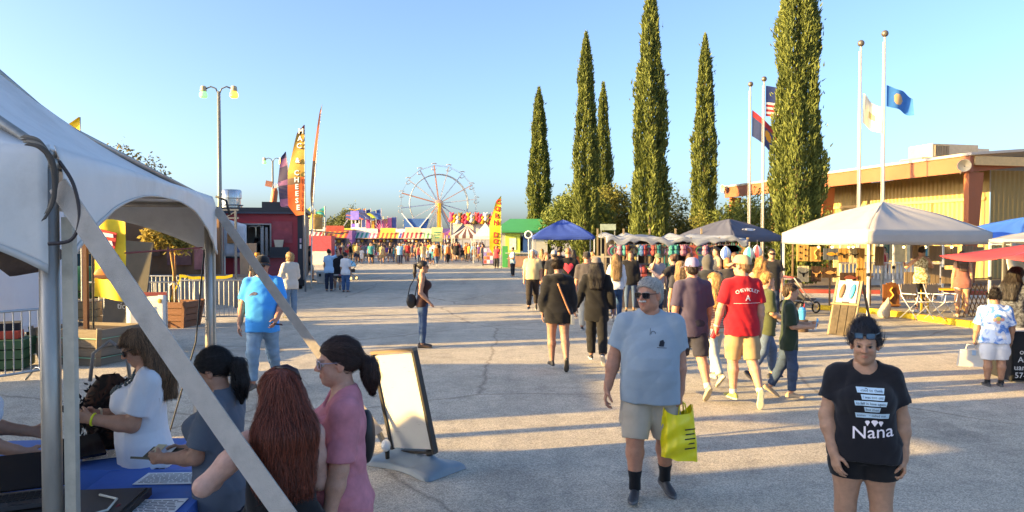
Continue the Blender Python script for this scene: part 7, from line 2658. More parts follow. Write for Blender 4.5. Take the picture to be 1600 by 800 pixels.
for k, px in enumerate((1279, 1300, 1326, 1333, 1412, 1446, 1487)):
 p_ = P(px, 386, 20.5)
 bb = thing('string_bulb', 'small glowing bulb under the white canopy, %s from the left' % ('first', 'second', 'third', 'fourth', 'fifth', 'sixth', 'seventh')[k], 'light bulb', p_, 0, 'bulbs under the white canopy')
 MB().ball((0, 0, 0), .035, 10, 6).build('bulb', C('ffd890', .3, emit=3.0), bb, smooth='all')
 MB().tube([(0, 0, .03), (0, 0, .10)], .016, 6).build('socket', C('2a2a2a'), bb)
ab = thing('arched_board', 'arched dark wooden board with a golden curl standing on the island', 'wall sign', (XZ(1393, 20.9), 20.9, .139))
for k in range(5):
 MB().box((-.19 + .095 * k, 0, .35 + .04 * math.sin(math.pi * (k + .5) / 5)), (.088, .04, .62 + .08 * math.sin(math.pi * (k + .5) / 5))).build('slat', C('7a4a24', .7, var=.2), ab)
MB().tube([(.05, -.04, .1), (-.08, -.04, .22), (.06, -.04, .38), (-.04, -.04, .52), (.03, -.04, .6)], .025, 6).build('golden_curl', C('d09a3a', .6), ab, smooth='all')
MB().bar((-.3, -.05, .1), (.25, -.05, .1), .04).build('ledge', C('8a5a2a', .7), ab)
pk = thing('picket_counter', 'white picket counter of a booth below the hall wall', 'counter', (XZ(1318, 30.5), 30.5, .145))
for k in range(26):
 MB().box((.16 * k, 0, .62), (.09, .03, .62)).build('picket', C('c9c4ba', .7), pk)
MB().box((2.0, 0, .98), (4.3, .3, .05)).build('top', C('b8b0a4', .7), pk)
MB().box((2.0, .06, .3), (4.2, .05, .5)).build('kick_panel', C('b8b2a8', .7, dirt=.2), pk)
bth = thing('booth_hut', 'cream booth hut with a dark back opening behind the picket counter', 'booth', (XZ(1318, 32), 32.2, .145))
for x in (0, 1.5, 2.9, 4.4):
 MB().bar((x, 0, 0), (x, 0, 2.5), .14).build('post', C('d8c79a', .7), bth)
MB().box((2.2, .8, 1.3), (4.4, .05, 2.5)).build('back_panel', C('e0c890', .7, var=.15), bth)
for k, (x, c_) in enumerate(((2.2, '2f4a4a'), (3.6, '3a3230'), (3.9, '4a8a9a'))):
 MB().box((x, .7, 1.6), (.5, .05, 1.0)).build('shelf_goods', C(c_, .6, var=.5, scale=8), bth)
MB().box((2.2, .3, 2.55), (4.7, 1.4, .08)).build('roof', C('b8a888', .7), bth)
ez = G(1315, 524)
es = thing('easel_sign', 'leaning A-frame easel with carved driftwood boards and a turquoise feather', 'easel', (ez.x, ez.y, 0), R(-50))
ML = Matrix.Rotation(R(-18), 3, 'X')
for k in range(3):
 MB().box(Vector((-.17 + .17 * k, .05, .36)), (.155, .04, .72 + .05 * (k % 2)), M3=ML).build('lower_board', C('4c4234', .85, var=.45, scale=9, bump=.5), es)
for k in range(3):
 MB().box(Vector((-.15 + .15 * k, .25, .94)), (.142, .035, .50 + .06 * (k % 2)), M3=ML).build('upper_board', C('c9c2ae', .8, var=.15, scale=5), es)
MB().box(Vector((0, .14, .67)), (.62, .06, .04), M3=ML).build('ledge', C('8a7656', .8), es)
m = MB(); m.ball((0, 0, 0), .12, 10, 6, (.5, .12, 1.5)); o = m.build('turquoise_motif', C('2f9ab8', .6), es, smooth='all'); o.location = (.12, .21, .96); o.rotation_euler = (R(-18), R(10), 0)
m = MB(); m.ball((0, 0, 0), .12, 10, 6, (.45, .12, 1.4)); o = m.build('brown_motif', C('6a4a2a', .6), es, smooth='all'); o.location = (-.10, .21, .96); o.rotation_euler = (R(-18), R(10), 0)
for s in (-1, 1):
 MB().bar((s * .27, -.06, 0), (s * .27, .36, 1.18), .045).build('front_leg', C('8a7a62', .8), es)
 MB().bar((s * .27, .36, 1.18), (s * .29, .85, 0), .04).build('rear_leg', C('6a5a48', .8), es)
su = G(1252, 518)
sm = thing('tree_stump', 'short bark-covered tree stump beside the boys', 'stump', (su.x, su.y, 0))
MB().lathe([(.02, 0), (.155, 0), (.15, .12), (.145, .27), (.02, .275)], 18).build('stump', C('5a4a3c', .95, var=.4, scale=12, bump=.8, bscale=20), sm, smooth=True)
pail = thing('slush_cup', 'light blue plastic cup with a red straw standing on the stump', 'cup', (su.x + .02, su.y, .275))
MB().lathe([(.06, 0), (.085, .2), (.09, .205), (.09, .22), (.02, .22)], 16).build('cup', C('4aa8e0', .3), pail, smooth=True)
MB().ball((0, 0, .24), .075, 10, 6, (1, 1, .6)).build('slush', C('3a8ad0', .4), pail, smooth='all')
MB().tube([(.02, 0, .2), (.05, 0, .36)], .008, 6).build('straw', C('c8404a'), pail)
sb_ = G(1383, 497)
snd = thing('sandbag', 'pale sandbag slumped against a white pole on the yellow kerb', 'sandbag', (sb_.x, sb_.y, 0))
Fd = Field((-.25, -.2, 0), (.25, .2, .6), .016)
Fd.cone((-.03, 0, .13), (.04, 0, .34), .16, .10, k=.06)
Fd.cone((.04, 0, .34), (.09, 0, .52), .07, .03, k=.04)
Fd.wrinkle(.012, 3, freq=(20, 20, 14))
Fd.keep(lambda X, Y, Z: (.0 - Z) + 0 * X + 0 * Y)
V, Q = Fd.mesh()
np_obj('sack', V, Q, C('a89c8a', .9, var=.2), snd)
MB().torus((.06, 0, .42), .05, .012, 12, 5).build('tie', C('c8c4bc'), snd)
wb = G(1352, 512)
plb = tag(MB().grid(lambda u, v: (.34 * (u - .5), .22 * (v - .5), .12 * math.sin(u * 3.14) * math.sin(v * 3.14) + .02 * math.sin(u * 19 + v * 7)), 14, 10, thick=.005).build('plastic_bag', C('e4e2de', .4, var=.1), smooth='all', loc=(wb.x, wb.y + .2, .012)), 'crumpled white plastic bag at the foot of the canopy post', 'bag')
bl_ = G(1392, 487)
btl = thing('water_bottle', 'dark blue water bottle standing on the yellow kerb', 'bottle', (bl_.x, bl_.y + .3, .139))
MB().lathe([(.02, 0), (.05, .005), (.05, .22), (.03, .27), (.03, .31), (.01, .315)], 14).build('bottle', C('2a3a6a', .3), btl, smooth=True)
MB().lathe([(.032, .3), (.032, .34), (.01, .345)], 12).build('cap', C('1a1a1a'), btl, smooth=True)
def folding_chair(label, px, py, rz):
 g_ = P(px, py, 17.8)
 t = thing('folding_chair', label, 'chair', (g_.x, g_.y + .35, .139), rz, 'aluminium folding chairs on the island')
 AL = C('c9cacc', .35, .6)
 for s in (-1, 1):
  MB().tube([(s * .27, -.25, 0), (s * .27, .2, .55), (s * .27, .30, .85)], .013, 8).build('leg', AL, t, smooth='all')
  MB().tube([(s * .25, .28, 0), (s * .25, -.22, .43), (s * .25, -.25, .62)], .013, 8).build('leg', AL, t, smooth='all')
  MB().box((s * .26, .0, .62), (.04, .42, .025)).build('armrest', C('b8b6b2'), t)
 for k in range(5):
  MB().box((-.2 + .1 * k, .02, .42), (.07, .46, .012)).build('seat_strap', C(('9a8a78', 'cfd8d8')[k % 2], .8), t)
  MB().box((-.2 + .1 * k, .26, .66), (.07, .012, .40)).build('back_strap', C('9a8468', .8), t)
 MB().box((0, .245, .68), (.5, .012, .30)).build('back_panel', C('8f7c62', .85, var=.2), t)
folding_chair('left aluminium folding chair with tan webbing on the island', 1445, 494, R(20))
folding_chair('right aluminium folding chair with tan webbing on the island', 1484, 497, R(30))
lt2 = thing('lattice_panel', 'brown diagonal lattice panel leaning behind the woman in shorts', 'lattice', (XZ(1528, 18.6), 18.6, .139), R(12))
for k in range(7):
 MB().bar((-.4 + .13 * k - .15, 0, 0), (-.4 + .13 * k + .25, .12, .82), .025, .012).build('lath', C('7a5a3c', .8), lt2)
 MB().bar((-.4 + .13 * k + .25, .02, 0), (-.4 + .13 * k - .15, .14, .82), .025, .012).build('lath', C('86643f', .8), lt2)
ytb = thing('yellow_bench', 'yellow low table behind the folding chairs', 'table', (XZ(1475, 19.8), 19.8, .139))
MB().box((0, 0, .62), (1.1, .4, .05)).build('top', C('e0b82a', .6), ytb)
for sx in (-1, 1):
 for sy in (-1, 1):
  MB().bar((sx * .5, sy * .15, 0), (sx * .5, sy * .15, .6), .04).build('leg', C('b8941e', .6), ytb)
def wheel(t, c, r, name='wheel', rim='c9c4b8'):
 M3 = Matrix.Rotation(R(90), 3, 'Y')
 w_ = MB().torus(c, r, r * .16, 22, 6, M3).build(name, C('222222', .8), t, smooth='all')
 m = MB()
 for k in range(8):
  a = math.pi * k / 8
  m.bar(Vector(c) + Vector((0, math.cos(a), math.sin(a))) * r, Vector(c) - Vector((0, math.cos(a), math.sin(a))) * r, .01)
 stuff(m.build('spokes', C(rim, .4, .5), w_))
js = G(1268, 492)
jg = thing('jogging_stroller', 'three-wheeled jogging stroller with a grey seat behind the boys', 'stroller', (js.x - .35, js.y + .1, 0), R(-62))
wheel(jg, (0, .75, .17), .15); wheel(jg, (.28, -.25, .2), .18); wheel(jg, (-.28, -.25, .2), .18)
for s in (-1, 1):
 MB().tube([(s * .05, .75, .17), (s * .18, .3, .42), (s * .26, -.15, .75), (s * .26, -.45, 1.05)], .016, 8).build('frame_tube', C('d8d0c8', .4, .4), jg, smooth='all')
 MB().tube([(s * .28, -.25, .2), (s * .24, .05, .55)], .016, 8).build('frame_tube', C('4a4a4c', .4, .4), jg)
MB().tube([(-.26, -.45, 1.05), (0, -.50, 1.08), (.26, -.45, 1.05)], .018, 8).build('handle', C('b8404a'), jg, smooth='all')
m = MB(); m.grid(lambda u, v: (-.2 + .4 * u, -.25 + .75 * v, .80 - .50 * math.sin(v * 1.9) + .12 * v), 4, 8, thick=.03); m.build('seat', C('5a5a60', .8), jg, smooth='all')
m = MB(); m.grid(lambda u, v: (-.22 + .44 * u, -.35 + .28 * math.cos(v * 2.2), .78 + .26 * math.sin(v * 2.2)), 4, 8, thick=.01); m.build('sun_hood', C('6a6468', .8), jg, smooth='all')
MB().box((0, -.1, .3), (.36, .3, .14)).build('basket', C('2a2a2c', .8), jg)
bs_ = G(548, 438)
bsn = thing('baby_stroller', 'baby stroller with a light blue patterned hood beside the cooler', 'stroller', (bs_.x - .15, bs_.y, 0), R(70))
for sx in (-.25, .25):
 for sy in (-.35, .35):
  wheel(bsn, (sx, sy, .12), .10)
 MB().tube([(sx, .35, .12), (sx, -.25, .65), (sx, -.5, 1.0)], .016, 8).build('frame_tube', C('1d1d1f', .5), bsn, smooth='all')
 MB().tube([(sx, -.35, .12), (sx, .2, .55)], .016, 8).build('frame_tube', C('1d1d1f', .5), bsn)
m = MB(); m.grid(lambda u, v: (-.25 + .5 * u, .22 - .62 * (1 - math.cos(v * 2.6)) / 2, .62 + .38 * math.sin(v * 2.9)), 5, 10, thick=.01); m.build('hood', dye_mat('blue_hood', H('6fb8dc'), H('a8dcf0'), 14), bsn, smooth='all')
MB().box((0, .0, .5), (.44, .6, .16)).build('seat', C('26262a', .8), bsn)
clr = G(507, 443)
cl = thing('cooler_box', 'white cooler box with a black latch beside the red food trailer', 'cooler', (clr.x, clr.y + .25, 0), R(-6))
MB().box((0, 0, .24), (.72, .42, .46), taper=1.04).build('tub', C('cfcfcc', .45), cl)
MB().box((0, 0, .515), (.76, .45, .09)).build('lid', C('d9d9d6', .45), cl)
MB().box((-.2, -.225, .40), (.10, .03, .14)).build('latch', C('1f1f22'), cl)
MB().box((.0, -.225, .2), (.02, .02, .4)).build('drain_strip', C('a8a8a6'), cl)
ftp = G(530, 456)
ft = thing('folding_table', 'small folding table with food trays in front of the stroller', 'table', (ftp.x, ftp.y + .25, 0), R(4))
MB().box((0, 0, .62), (.78, .45, .025)).build('top', C('3a3a3e', .5), ft)
for s in (-1, 1):
 MB().bar((-.32, s * .18, .0), (.32, s * .18, .61), .02).build('leg', C('9a9a9c', .4, .5), ft)
 MB().bar((.32, s * .18, .0), (-.32, s * .18, .61), .02).build('leg', C('9a9a9c', .4, .5), ft)
for k, (x, c_, nm) in enumerate(((-.2, 'd8d0c8', 'white'), (.05, 'd07a8a', 'pink'), (.25, 'c8c4bc', 'grey'))):
 fo = MB().box((0, 0, .03), (.2, .16, .05), taper=1.15).build('food_tray', C(c_, .6), loc=(ftp.x + x, ftp.y + .25 + .02 * k, .633))
 tag(fo, nm + ' food tray on the small folding table', 'tray', 'food trays')
bk_ = thing('black_table', 'black-covered vendor table with white lettering at the right picture edge', 'table', (XZ(1668, 10.6), 11.0, 0), R(-8))
MB().box((0, 0, .74), (1.25, .7, .04)).build('top', C('d0d4d8', .5), bk_)
m = MB(); m.grid(lambda u, v: (-.64 + 1.28 * u, -.37 + .015 * math.sin(u * 20), .755 - .72 * v), 30, 4, thick=.006); m.build('cover', C('17181b', .8), bk_, smooth='all')
MB().box((-.635, 0, .38), (.01, .7, .72)).build('side_cover', C('17181b', .8), bk_)
m = MB()
for k, s in enumerate(('own', 'Andy', 'uan AZ', '57-827')):
 text_on(m, s, .115, (-.46, -.39, .46 - .115 * k), bold=.006, lift=.012)
stuff(m.build('lettering', C('d8d8d6', .7), bk_))
for s in (-1, 1):
 MB().bar((s * .55, .2, 0), (s * .55, .2, .72), .04).build('leg', C('4a4a4c'), bk_)
# ================================================================ the people, nearest first
def at(px, Y):
 return (XZ(px, Y), Y)
WF = dict(rl=((.03, .36, -1), (0, .02, -1)), ll=((-.03, -.22, -1), (0, -.62, -1)), lf=(-.05, .72, -.68))       # right leg ahead
WB = dict(ll=((-.03, .36, -1), (0, .02, -1)), rl=((.03, -.22, -1), (0, -.62, -1)), rf=(.05, .72, -.68))       # left leg ahead
ARMS = dict(ra=((.18, .10, -1), (.04, .35, -1)), la=((-.18, -.10, -1), (-.04, .15, -1)))
BLACK, NAVY, WHITE = (.012, .012, .014), (.02, .028, .06), (.72, .72, .74)
JEANS, LJEANS, DJEANS = (.075, .12, .21), (.20, .29, .40), (.025, .038, .075)
def lift(pi, z):
 pi['root'].location.z = z
 return pi
NUM = ['one', 'two', 'three', 'four', 'five', 'six', 'seven', 'eight', 'nine', 'ten']
man = person('grey-haired man in a grey-blue T-shirt and khaki shorts carrying a yellow bag', at(1016, 5.95), 189, h=1.73, g=1.32, belly=.034, hd=1.09, vox=.0068, skin=RUDDY,
             top=('tee', H('93a1ad')), bottom=('shorts', H('b3a796'), 1.0), shoe=((.035, .035, .04), (.11, .11, .115)), socks=((.01, .01, .012), .34),
             hair=('short', (.40, .375, .345)), glasses=('sun', '141416'), head=(34, -3), ra=((.30, .04, -1), (.22, .22, -1)), la=((-.13, -.06, -1), (-.03, .16, -1)),
             rl=((.06, .20, -1), (.0, .0, -1)), ll=((-.08, -.10, -1), (-.02, -.30, -1)), lf=(-.4, 1, -.22), rf=(.12, 1, 0), curl=(.45, .95), age=1, seed=3, loose=.75, hem=-.075, sleeve=.72, brow=(.35, .33, .3))
def dr(mb):
 for k in range(5):
  a = R(60 * k)
  mb.prism([(-.022 + .005 * k, -.012), (-.006 + .003 * k, -.018), (.02, .03 - .01 * k), (.004, .026)], .0, (0, 0, 0), (1, 0, 0), (0, 1, 0))
 mb.add([(-.02, -.02, 0), (.018, -.022, 0), (.026, .012, 0), (.01, .03, 0), (-.012, .022, 0)], [(0, 1, 2, 3, 4)])
 mb.add([(-.035, -.030, 0), (.04, -.034, 0), (.04, -.030, 0), (-.035, -.026, 0)], [(0, 1, 2, 3)])
shirt_print(man, 'chest_print', dr, True, [C('1d2230')], (-.085, .20 * 1.76))
m = MB()
hp = man['HP']
m.tube([Vector(hp(-.03, .088, -.038)), Vector(hp(0, .104, -.034)), Vector(hp(.03, .088, -.038))], [.005, .011, .005], 8)
m.build('moustache', hair_mat(), man['root'], smooth='all', color=(.5, .48, .45))
gl = MB()
q = man['T'](.0, .135, .262 * 1.76)
for s in (-1, 1):
 gl.torus((q[0] + s * .022, q[1] + .012, q[2] - .03 - .04 * (s > 0)), .017, .002, 12, 4, Matrix.Rotation(R(90), 3, 'X'))
gl.tube([(q[0], q[1] + .01, q[2] + .01), (q[0] + .005, q[1] + .02, q[2] - .08)], .002, 4)
gl.build('hung_glasses', C('22242a', .3), man['root'], smooth='all')
hw_ = man['W'](man['arm'][-1][2] + man['arm'][-1][3] * .085)
ybg = thing('shopping_bag', 'bright yellow plastic shopping bag with black print in the man\'s hand', 'bag', (hw_.x, hw_.y, hw_.z), R(24))
m = MB()
def yb_(u, v):
 a = u * 2 * math.pi
 w = .135 + .03 * v
 d = .05 + .03 * math.sin(v * 3)
 ca, sa = math.cos(a), math.sin(a)
 x = w * math.copysign(abs(ca) ** .55, ca)
 y = d * math.copysign(abs(sa) ** .8, sa)
 ax = .012 * math.sin(v * 14 + u * 20) + .006 * math.sin(u * 41)
 tip = .06 * max(0, .18 - v) / .18 * (abs(ca) ** 3)
 return (x + ax + .02 * v - .03, y + ax, -.085 + tip - .37 * v - .04 * (ca * v))
m.grid(yb_, 48, 18)
m.add([yb_(i / 48, 1) for i in range(48)], [tuple(range(48))])
m.build('bag_body', mat('thin_yellow_plastic', H('f2de1c'), .35, var=.06, scale=6, bump=.25, bscale=14), ybg, smooth='all')
for s in (-1, 1):
 MB().tube([(-.05, .03 * s, -.12), (-.02, .012 * s, -.01), (.0, .0, .015), (.03, .012 * s, -.01), (.05, .03 * s, -.12)], .006, 6).build('handle', C('e8d41e', .4), ybg, smooth='all')
m = MB()
for k in range(5):
 m.box((.025, -.088, -.20 - .038 * k), (.10 - .014 * (k % 2), .002, .010))
stuff(m.build('print_line', C('26241a'), ybg))
nana = person('woman in a black T-shirt printed Nana and black shorts, sunglasses on her head', at(1353, 4.55), 200, h=1.54, g=1.26, fem=True, belly=.026, hd=1.05, bust=.018, hip=.006, vox=.0058, skin=(.42, .235, .15),
              top=('tee', (.014, .014, .018)), bottom=('short_shorts', (.012, .012, .014), .42), shoe=((.02, .02, .02), (.3, .3, .3)),
              hair=('bun', (.014, .013, .018)), glasses=('blue', '20242c', .070, -.010), head=(7, -7), ra=((.24, .12, -1), (-.18, .42, -1)), la=((-.22, -.04, -1), (-.02, .22, -1)),
              curl=(.35, .55), rt=(-.6, .7, 0), age=1, seed=8, loose=.85, neck=.022, sleeve=.60, hem=-.035)
def dr(mb):
 rows = (('I used to think', .150, 0, .105), ('I was too old', .125, .012, .068), ('to fall in love again', .175, 0, .031), ('but then', .085, .010, -.006), ('someone called me...', .185, .012, -.045))
 for s, w, x, y in rows:
  mb.mat(0).add([(x - w / 2, y - .0145, 0), (x + w / 2 - .006, y - .0145, 0), (x + w / 2, y + .0145, 0), (x - w / 2 - .006, y + .0145, 0)], [(0, 1, 2, 3)])
 for x in (-.018, .022, .056):
  hs_ = .02 if x == .022 else .014
  mb.mat(1).add([(x, -.105 - hs_ * .2, 0), (x + hs_, -.088 + hs_ * .3, 0), (x + hs_ * .55, -.085 + hs_ * .65, 0), (x, -.09 + hs_ * .3, 0), (x - hs_ * .55, -.085 + hs_ * .65, 0), (x - hs_, -.088 + hs_ * .3, 0)], [(0, 1, 2, 3, 4, 5)])
 vs, fs = text_mesh('Nana', .105, .004)
 mb.mat(1).add([(x * 1.05 + .012, y + x * .12 - .145, 0) for x, y in vs], fs)
shirt_print(nana, 'shirt_print', dr, True, [C('b9d4e6', .8), C('e8dfe4', .8)], (-.02, .175 * 1.6))
def dr(mb):
 rows = (('I used to think', .150, 0, .105), ('I was too old', .125, .012, .068), ('to fall in love again', .175, 0, .031), ('but then', .085, .010, -.006), ('someone called me...', .185, .012, -.045))
 for s, w, x, y in rows:
  vs, fs = text_mesh(s, .022, .0)
  ww = max(v[0] for v in vs) - min(v[0] for v in vs)
  mb.add([(a * (w - .016) / ww + x - .003, b + y, 0) for a, b in vs], fs)
 for x in (-.018, .056):
  pass
pr_ = shirt_print(nana, 'shirt_lettering', dr, True, [C('1c2a3a', .8)], (-.02, .175 * 1.6))
for v in pr_.data.vertices:
 v.co += Vector((0, .0022, 0))
wsw = person('long-haired woman in a white T-shirt looking at her phone, glasses on her head', at(226, 4.55), -114, h=1.53, g=1.24, fem=True, belly=.030, bust=.034, vox=.0062, skin=(.44, .23, .145),
             top=('tee', (.66, .67, .70)), bottom=('jeans', (.02, .026, .05)), hair=('long', (.17, .095, .05)), glasses=('sun', '1a1a1c'), head=(-2, -24),
             ra=((.10, .30, -1), (-.45, 1, .14)), la=((-.10, .32, -1), (.30, 1, .20)), curl=(.7, .7), rt=(0, .2, 1), lt=(0, .2, 1), seed=12, loose=.7, neck=.035, hem=-.06, sleeve=.75)
hw_ = wsw['W'](wsw['arm'][-1][2] + wsw['arm'][-1][3] * .09 + np.array([.03, .02, .02]))
ph = thing('mobile_phone', 'black mobile phone in the hands of the woman in white', 'phone', hw_, R(78))
MB().box((0, 0, 0), (.075, .15, .009), M3=Matrix.Rotation(R(28), 3, 'X')).build('body', C('17181c', .3), ph)
MB().box((0, -.003, .006), (.068, .14, .002), M3=Matrix.Rotation(R(28), 3, 'X')).build('screen', C('30363f', .1), ph)
m = MB()
rg = random.Random(2)
nk = []
for k in range(26):
 a = math.pi * k / 25
 z = .300 * 1.58 - .115 * math.sin(a)
 nk.append((-.095 * math.cos(a), z))
bv = BVHTree.FromPolygons([v.co for v in wsw['top'].data.vertices], [tuple(p.vertices) for p in wsw['top'].data.polygons])
for x, z in nk:
 hit = bv.ray_cast(Vector([float(t) for t in wsw['T'](x, .6, z)]), Vector((0, -1, 0)))
 if hit[0] is not None:
  m.ball(hit[0] + Vector((0, .008, 0)), .010 + .004 * rg.random(), 6, 4)
m.build('bead_necklace', C('3f4a4c', .4), wsw['root'], smooth='all')
for s, c_ in ((1, 'c8b89a'), (-1, 'e0e02a')):
 A_, E_, W_, f_ = wsw['arm'][s]
 d_ = Vector([float(t) for t in unit(W_ - E_)])
 MB().torus(Vector([float(t) for t in W_ - unit(W_ - E_) * .012]), .034, .007, 16, 5, d_.to_track_quat('Z', 'Y').to_matrix()).build('bracelet', C(c_, .4), wsw['root'], smooth='all')
wk = person('person in a white T-shirt at the left picture edge reaching over the blue table', (-3.02, 4.02), 58, h=1.58, g=1.12, fem=True, belly=.02, bust=.02, vox=.0085, skin=(.40, .21, .135),
   top=('tee', (.62, .64, .68)), bottom=('jeans', (.02, .024, .04)), hair=('pony', (.05, .03, .02)), ra=((.12, .30, -1), (-.05, .9, -.42)), la=((-.12, .35, -1), (.2, 1, -.25)), curl=(.6, .6), seed=15, loose=.6, sleeve=.7)
pty = person('black-ponytailed woman in a dark grey printed T-shirt holding a wallet', at(343, 3.98), -86, h=1.48, g=1.08, fem=True, belly=.016, bust=.016, vox=.0062, skin=(.40, .22, .145),
             top=('tee', H('5b6470')), bottom=('jeans', (.02, .024, .042)), hair=('pony', (.010, .009, .010)), head=(-4, -26), ra=((.10, .25, -1), (-.15, 1, -.20)), la=((-.10, .28, -1), (.28, 1, -.12)),
             curl=(.8, .5), rt=(0, 0, 1), lt=(0, 0, 1), seed=21, loose=.8, hem=-.085, sleeve=.8)
def dr(mb):
 mb.mat(0).add([(-.07, -.075, 0), (.06, -.085, 0), (.085, .02, 0), (.05, .085, 0), (-.05, .075, 0), (-.085, .01, 0)], [(0, 1, 2, 3, 4, 5)])
 mb.mat(1).add([(-.06, .0, 0), (.065, -.005, 0), (.07, .022, 0), (-.062, .03, 0)], [(0, 1, 2, 3)])
 mb.mat(1).add([(-.055, -.04, 0), (.055, -.045, 0), (.058, -.018, 0), (-.058, -.012, 0)], [(0, 1, 2, 3)])
 mb.mat(2).add([(-.03, .045, 0), (.03, .04, 0), (.035, .06, 0), (-.02, .066, 0)], [(0, 1, 2, 3)])
shirt_print(pty, 'chest_print', dr, True, [C('262a33', .8), C('9a707a', .8), C('c8c4c4', .8)], (-.0, .20 * 1.55))
hw_ = pty['W']((pty['arm'][1][2] + pty['arm'][-1][2]) / 2 + unit(pty['arm'][1][3] + pty['arm'][-1][3]) * .10)
wal = thing('wallet', 'open olive wallet with cards in the ponytailed woman\'s hands', 'wallet', hw_, R(80))
for s in (-1, 1):
 MB().box((s * .05, 0, 0), (.10, .19, .012), M3=Matrix.Rotation(R(-18 * s), 3, 'Y')).build('leaf', C('4a4636', .6), wal)
for k in range(3):
 MB().box((.045, -.03 + .03 * k, .018 + .004 * k), (.085, .054, .002), M3=Matrix.Rotation(R(-18), 3, 'Y')).build('card', C(('d8d4cc', 'a8b0c0', 'c8b890')[k], .3), wal)
red = person('woman with very long auburn hair and a black sleeveless top, back turned', at(437, 3.28), -32, h=1.49, g=1.14, fem=True, belly=.012, vox=.0062, skin=(.56, .33, .26),
             top=('tank', (.014, .014, .016)), bottom=('jeans', (.02, .026, .05)), hair=('very_long', (.150, .034, .017), .31), head=(-8, -8), la=((-.85, .25, -.85), (.75, .9, .05)), ra=((.2, .25, -1), (-.2, .9, -.2)), curl=(.4, .5), seed=31, hem=-.12, loose=.6)
HPr = red['HP']
m = MB()
m.tube([Vector(HPr(-.02, -.02, .128)), Vector(HPr(.03, -.045, .128)), Vector(HPr(.065, -.06, .105)), Vector(HPr(.085, -.065, .06))], [.012, .016, .016, .01], 8)
m.build('hair_clip', C('2a1012', .3), red['root'], smooth='all')
T_ = red['T']
m = MB()
m.tube([Vector([float(t) for t in T_(.07, -.075, .30 * 1.56)]), Vector([float(t) for t in T_(.02, -.125, .20 * 1.56)]), Vector([float(t) for t in T_(-.06, -.135, .08 * 1.56)]), Vector([float(t) for t in T_(-.17, -.09, -.04 * 1.56)])], .008, 6)
m.build('bag_chain_strap', C('b8a288', .4, .5), red['root'], smooth='all')
pink = person('dark-haired woman in a dusty pink T-shirt and glasses beside the white sign board', at(533, 3.62), -104, h=1.585, g=1.16, fem=True, belly=.020, bust=.026, vox=.0062, skin=(.50, .27, .19),
              top=('tee', H('b5727c')), bottom=('jeans', (.045, .075, .14)), hair=('pony', (.028, .013, .011), .13), glasses=('clear', '9a8a96'), head=(-6, -4), la=((-.16, .10, -1), (-.02, .22, -1)), ra=((.14, .1, -1), (0, .3, -1)),
              curl=(.5, .5), seed=41, loose=.8, neck=.045, hem=-.13, sleeve=.86, top_mat=mat('washed_pink_cotton', H('bd7680'), .92, var=.24, scale=11, bump=.06, bscale=250))
A_, E_, W_, f_ = pink['arm'][-1]
MB().torus(Vector([float(t) for t in W_ - unit(W_ - E_) * .02]), .033, .009, 16, 5, Vector([float(t) for t in unit(W_ - E_)]).to_track_quat('Z', 'Y').to_matrix()).build('wristband', C('17171a', .4), pink['root'], smooth='all')
bpk = thing('small_backpack', 'small black bag on the back of the woman in pink', 'bag', (pink['root'].location.x + .10, pink['root'].location.y + .10, .94), R(14))
Fd = Field((-.14, -.13, -.02), (.14, .13, .42), .014)
Fd.ell((0, 0, .16), (.045, .08, .14), None, k=.03)
V, Q = Fd.mesh()
np_obj('bag_body', V, Q, C('1a1a1d', .5), bpk)
MB().tube([(-.03, -.05, .34), (-.08, -.06, .46), (-.16, -.05, .44)], .012, 6).build('strap', C('8a7a3a', .7), bpk, smooth='all')
bl = person('man in a bright blue T-shirt, light jeans and black cap walking behind the straps', at(410, 10.1), 176, h=1.80, g=1.18, belly=.034, vox=.0115, skin=RUDDY, top=('tee', H('3f9be8')), bottom=('jeans', (.22, .32, .42)), shoe=((.12, .09, .07), (.1, .08, .06)),
   hair=('buzz', (.12, .08, .05)), hat=('cap', (.018, .020, .024)), glasses=('sun', '141416'), seed=51, loose=.85, hem=-.085, sleeve=.8, la=((-.25, .15, -1), (.12, .75, -.72)), ra=((.25, .02, -1), (.12, .14, -1)), **{k: v for k, v in WF.items()})
def dr(mb):
 mb.add([(-.06, -.012, 0), (-.02, -.02, 0), (.03, -.018, 0), (.065, .0, 0), (.05, .02, 0), (.01, .03, 0), (-.03, .012, 0)], [(0, 1, 2, 3, 4, 5, 6)])
 mb.add([(-.075, -.026, 0), (-.03, -.032, 0), (-.02, -.024, 0), (-.07, -.018, 0)], [(0, 1, 2, 3)])
shirt_print(bl, 'chest_print', dr, True, [C('1a2550')], (.085, .205 * 1.8))
hw_ = bl['W'](bl['arm'][-1][2] + bl['arm'][-1][3] * .09)
ph = thing('mobile_phone', 'dark phone in the hand of the man in bright blue', 'phone', hw_, R(20))
MB().box((.03, 0, 0), (.15, .075, .012), M3=Matrix.Rotation(R(10), 3, 'Y')).build('body', C('15161a', .3), ph)
MB().box((.03, 0, .008), (.14, .068, .002), M3=Matrix.Rotation(R(10), 3, 'Y')).build('screen', C('2a3038', .1), ph)
wm = person('woman in a brown tank top and blue jeans standing alone mid-yard in sunglasses', at(660, 14.3), 82, h=1.66, g=1.0, fem=True, bust=.012, vox=.013, skin=(.38, .21, .14), top=('tank', (.045, .022, .022)), bottom=('jeans', (.05, .085, .17)), shoe=((.06, .035, .022), (.03, .02, .015)),
   hair=('highpony', (.012, .010, .010)), glasses=('sun', '101012'), ra=((.14, -.12, -1), (-.05, .7, -.75)), la=((-.1, .0, -1), (0, .25, -1)), seed=61, tight=True, hem=-.045)
sbk = thing('shoulder_bag', 'black shoulder bag hanging behind the woman in the brown tank top', 'bag', (wm['root'].location.x - .20, wm['root'].location.y - .12, .78), R(20))
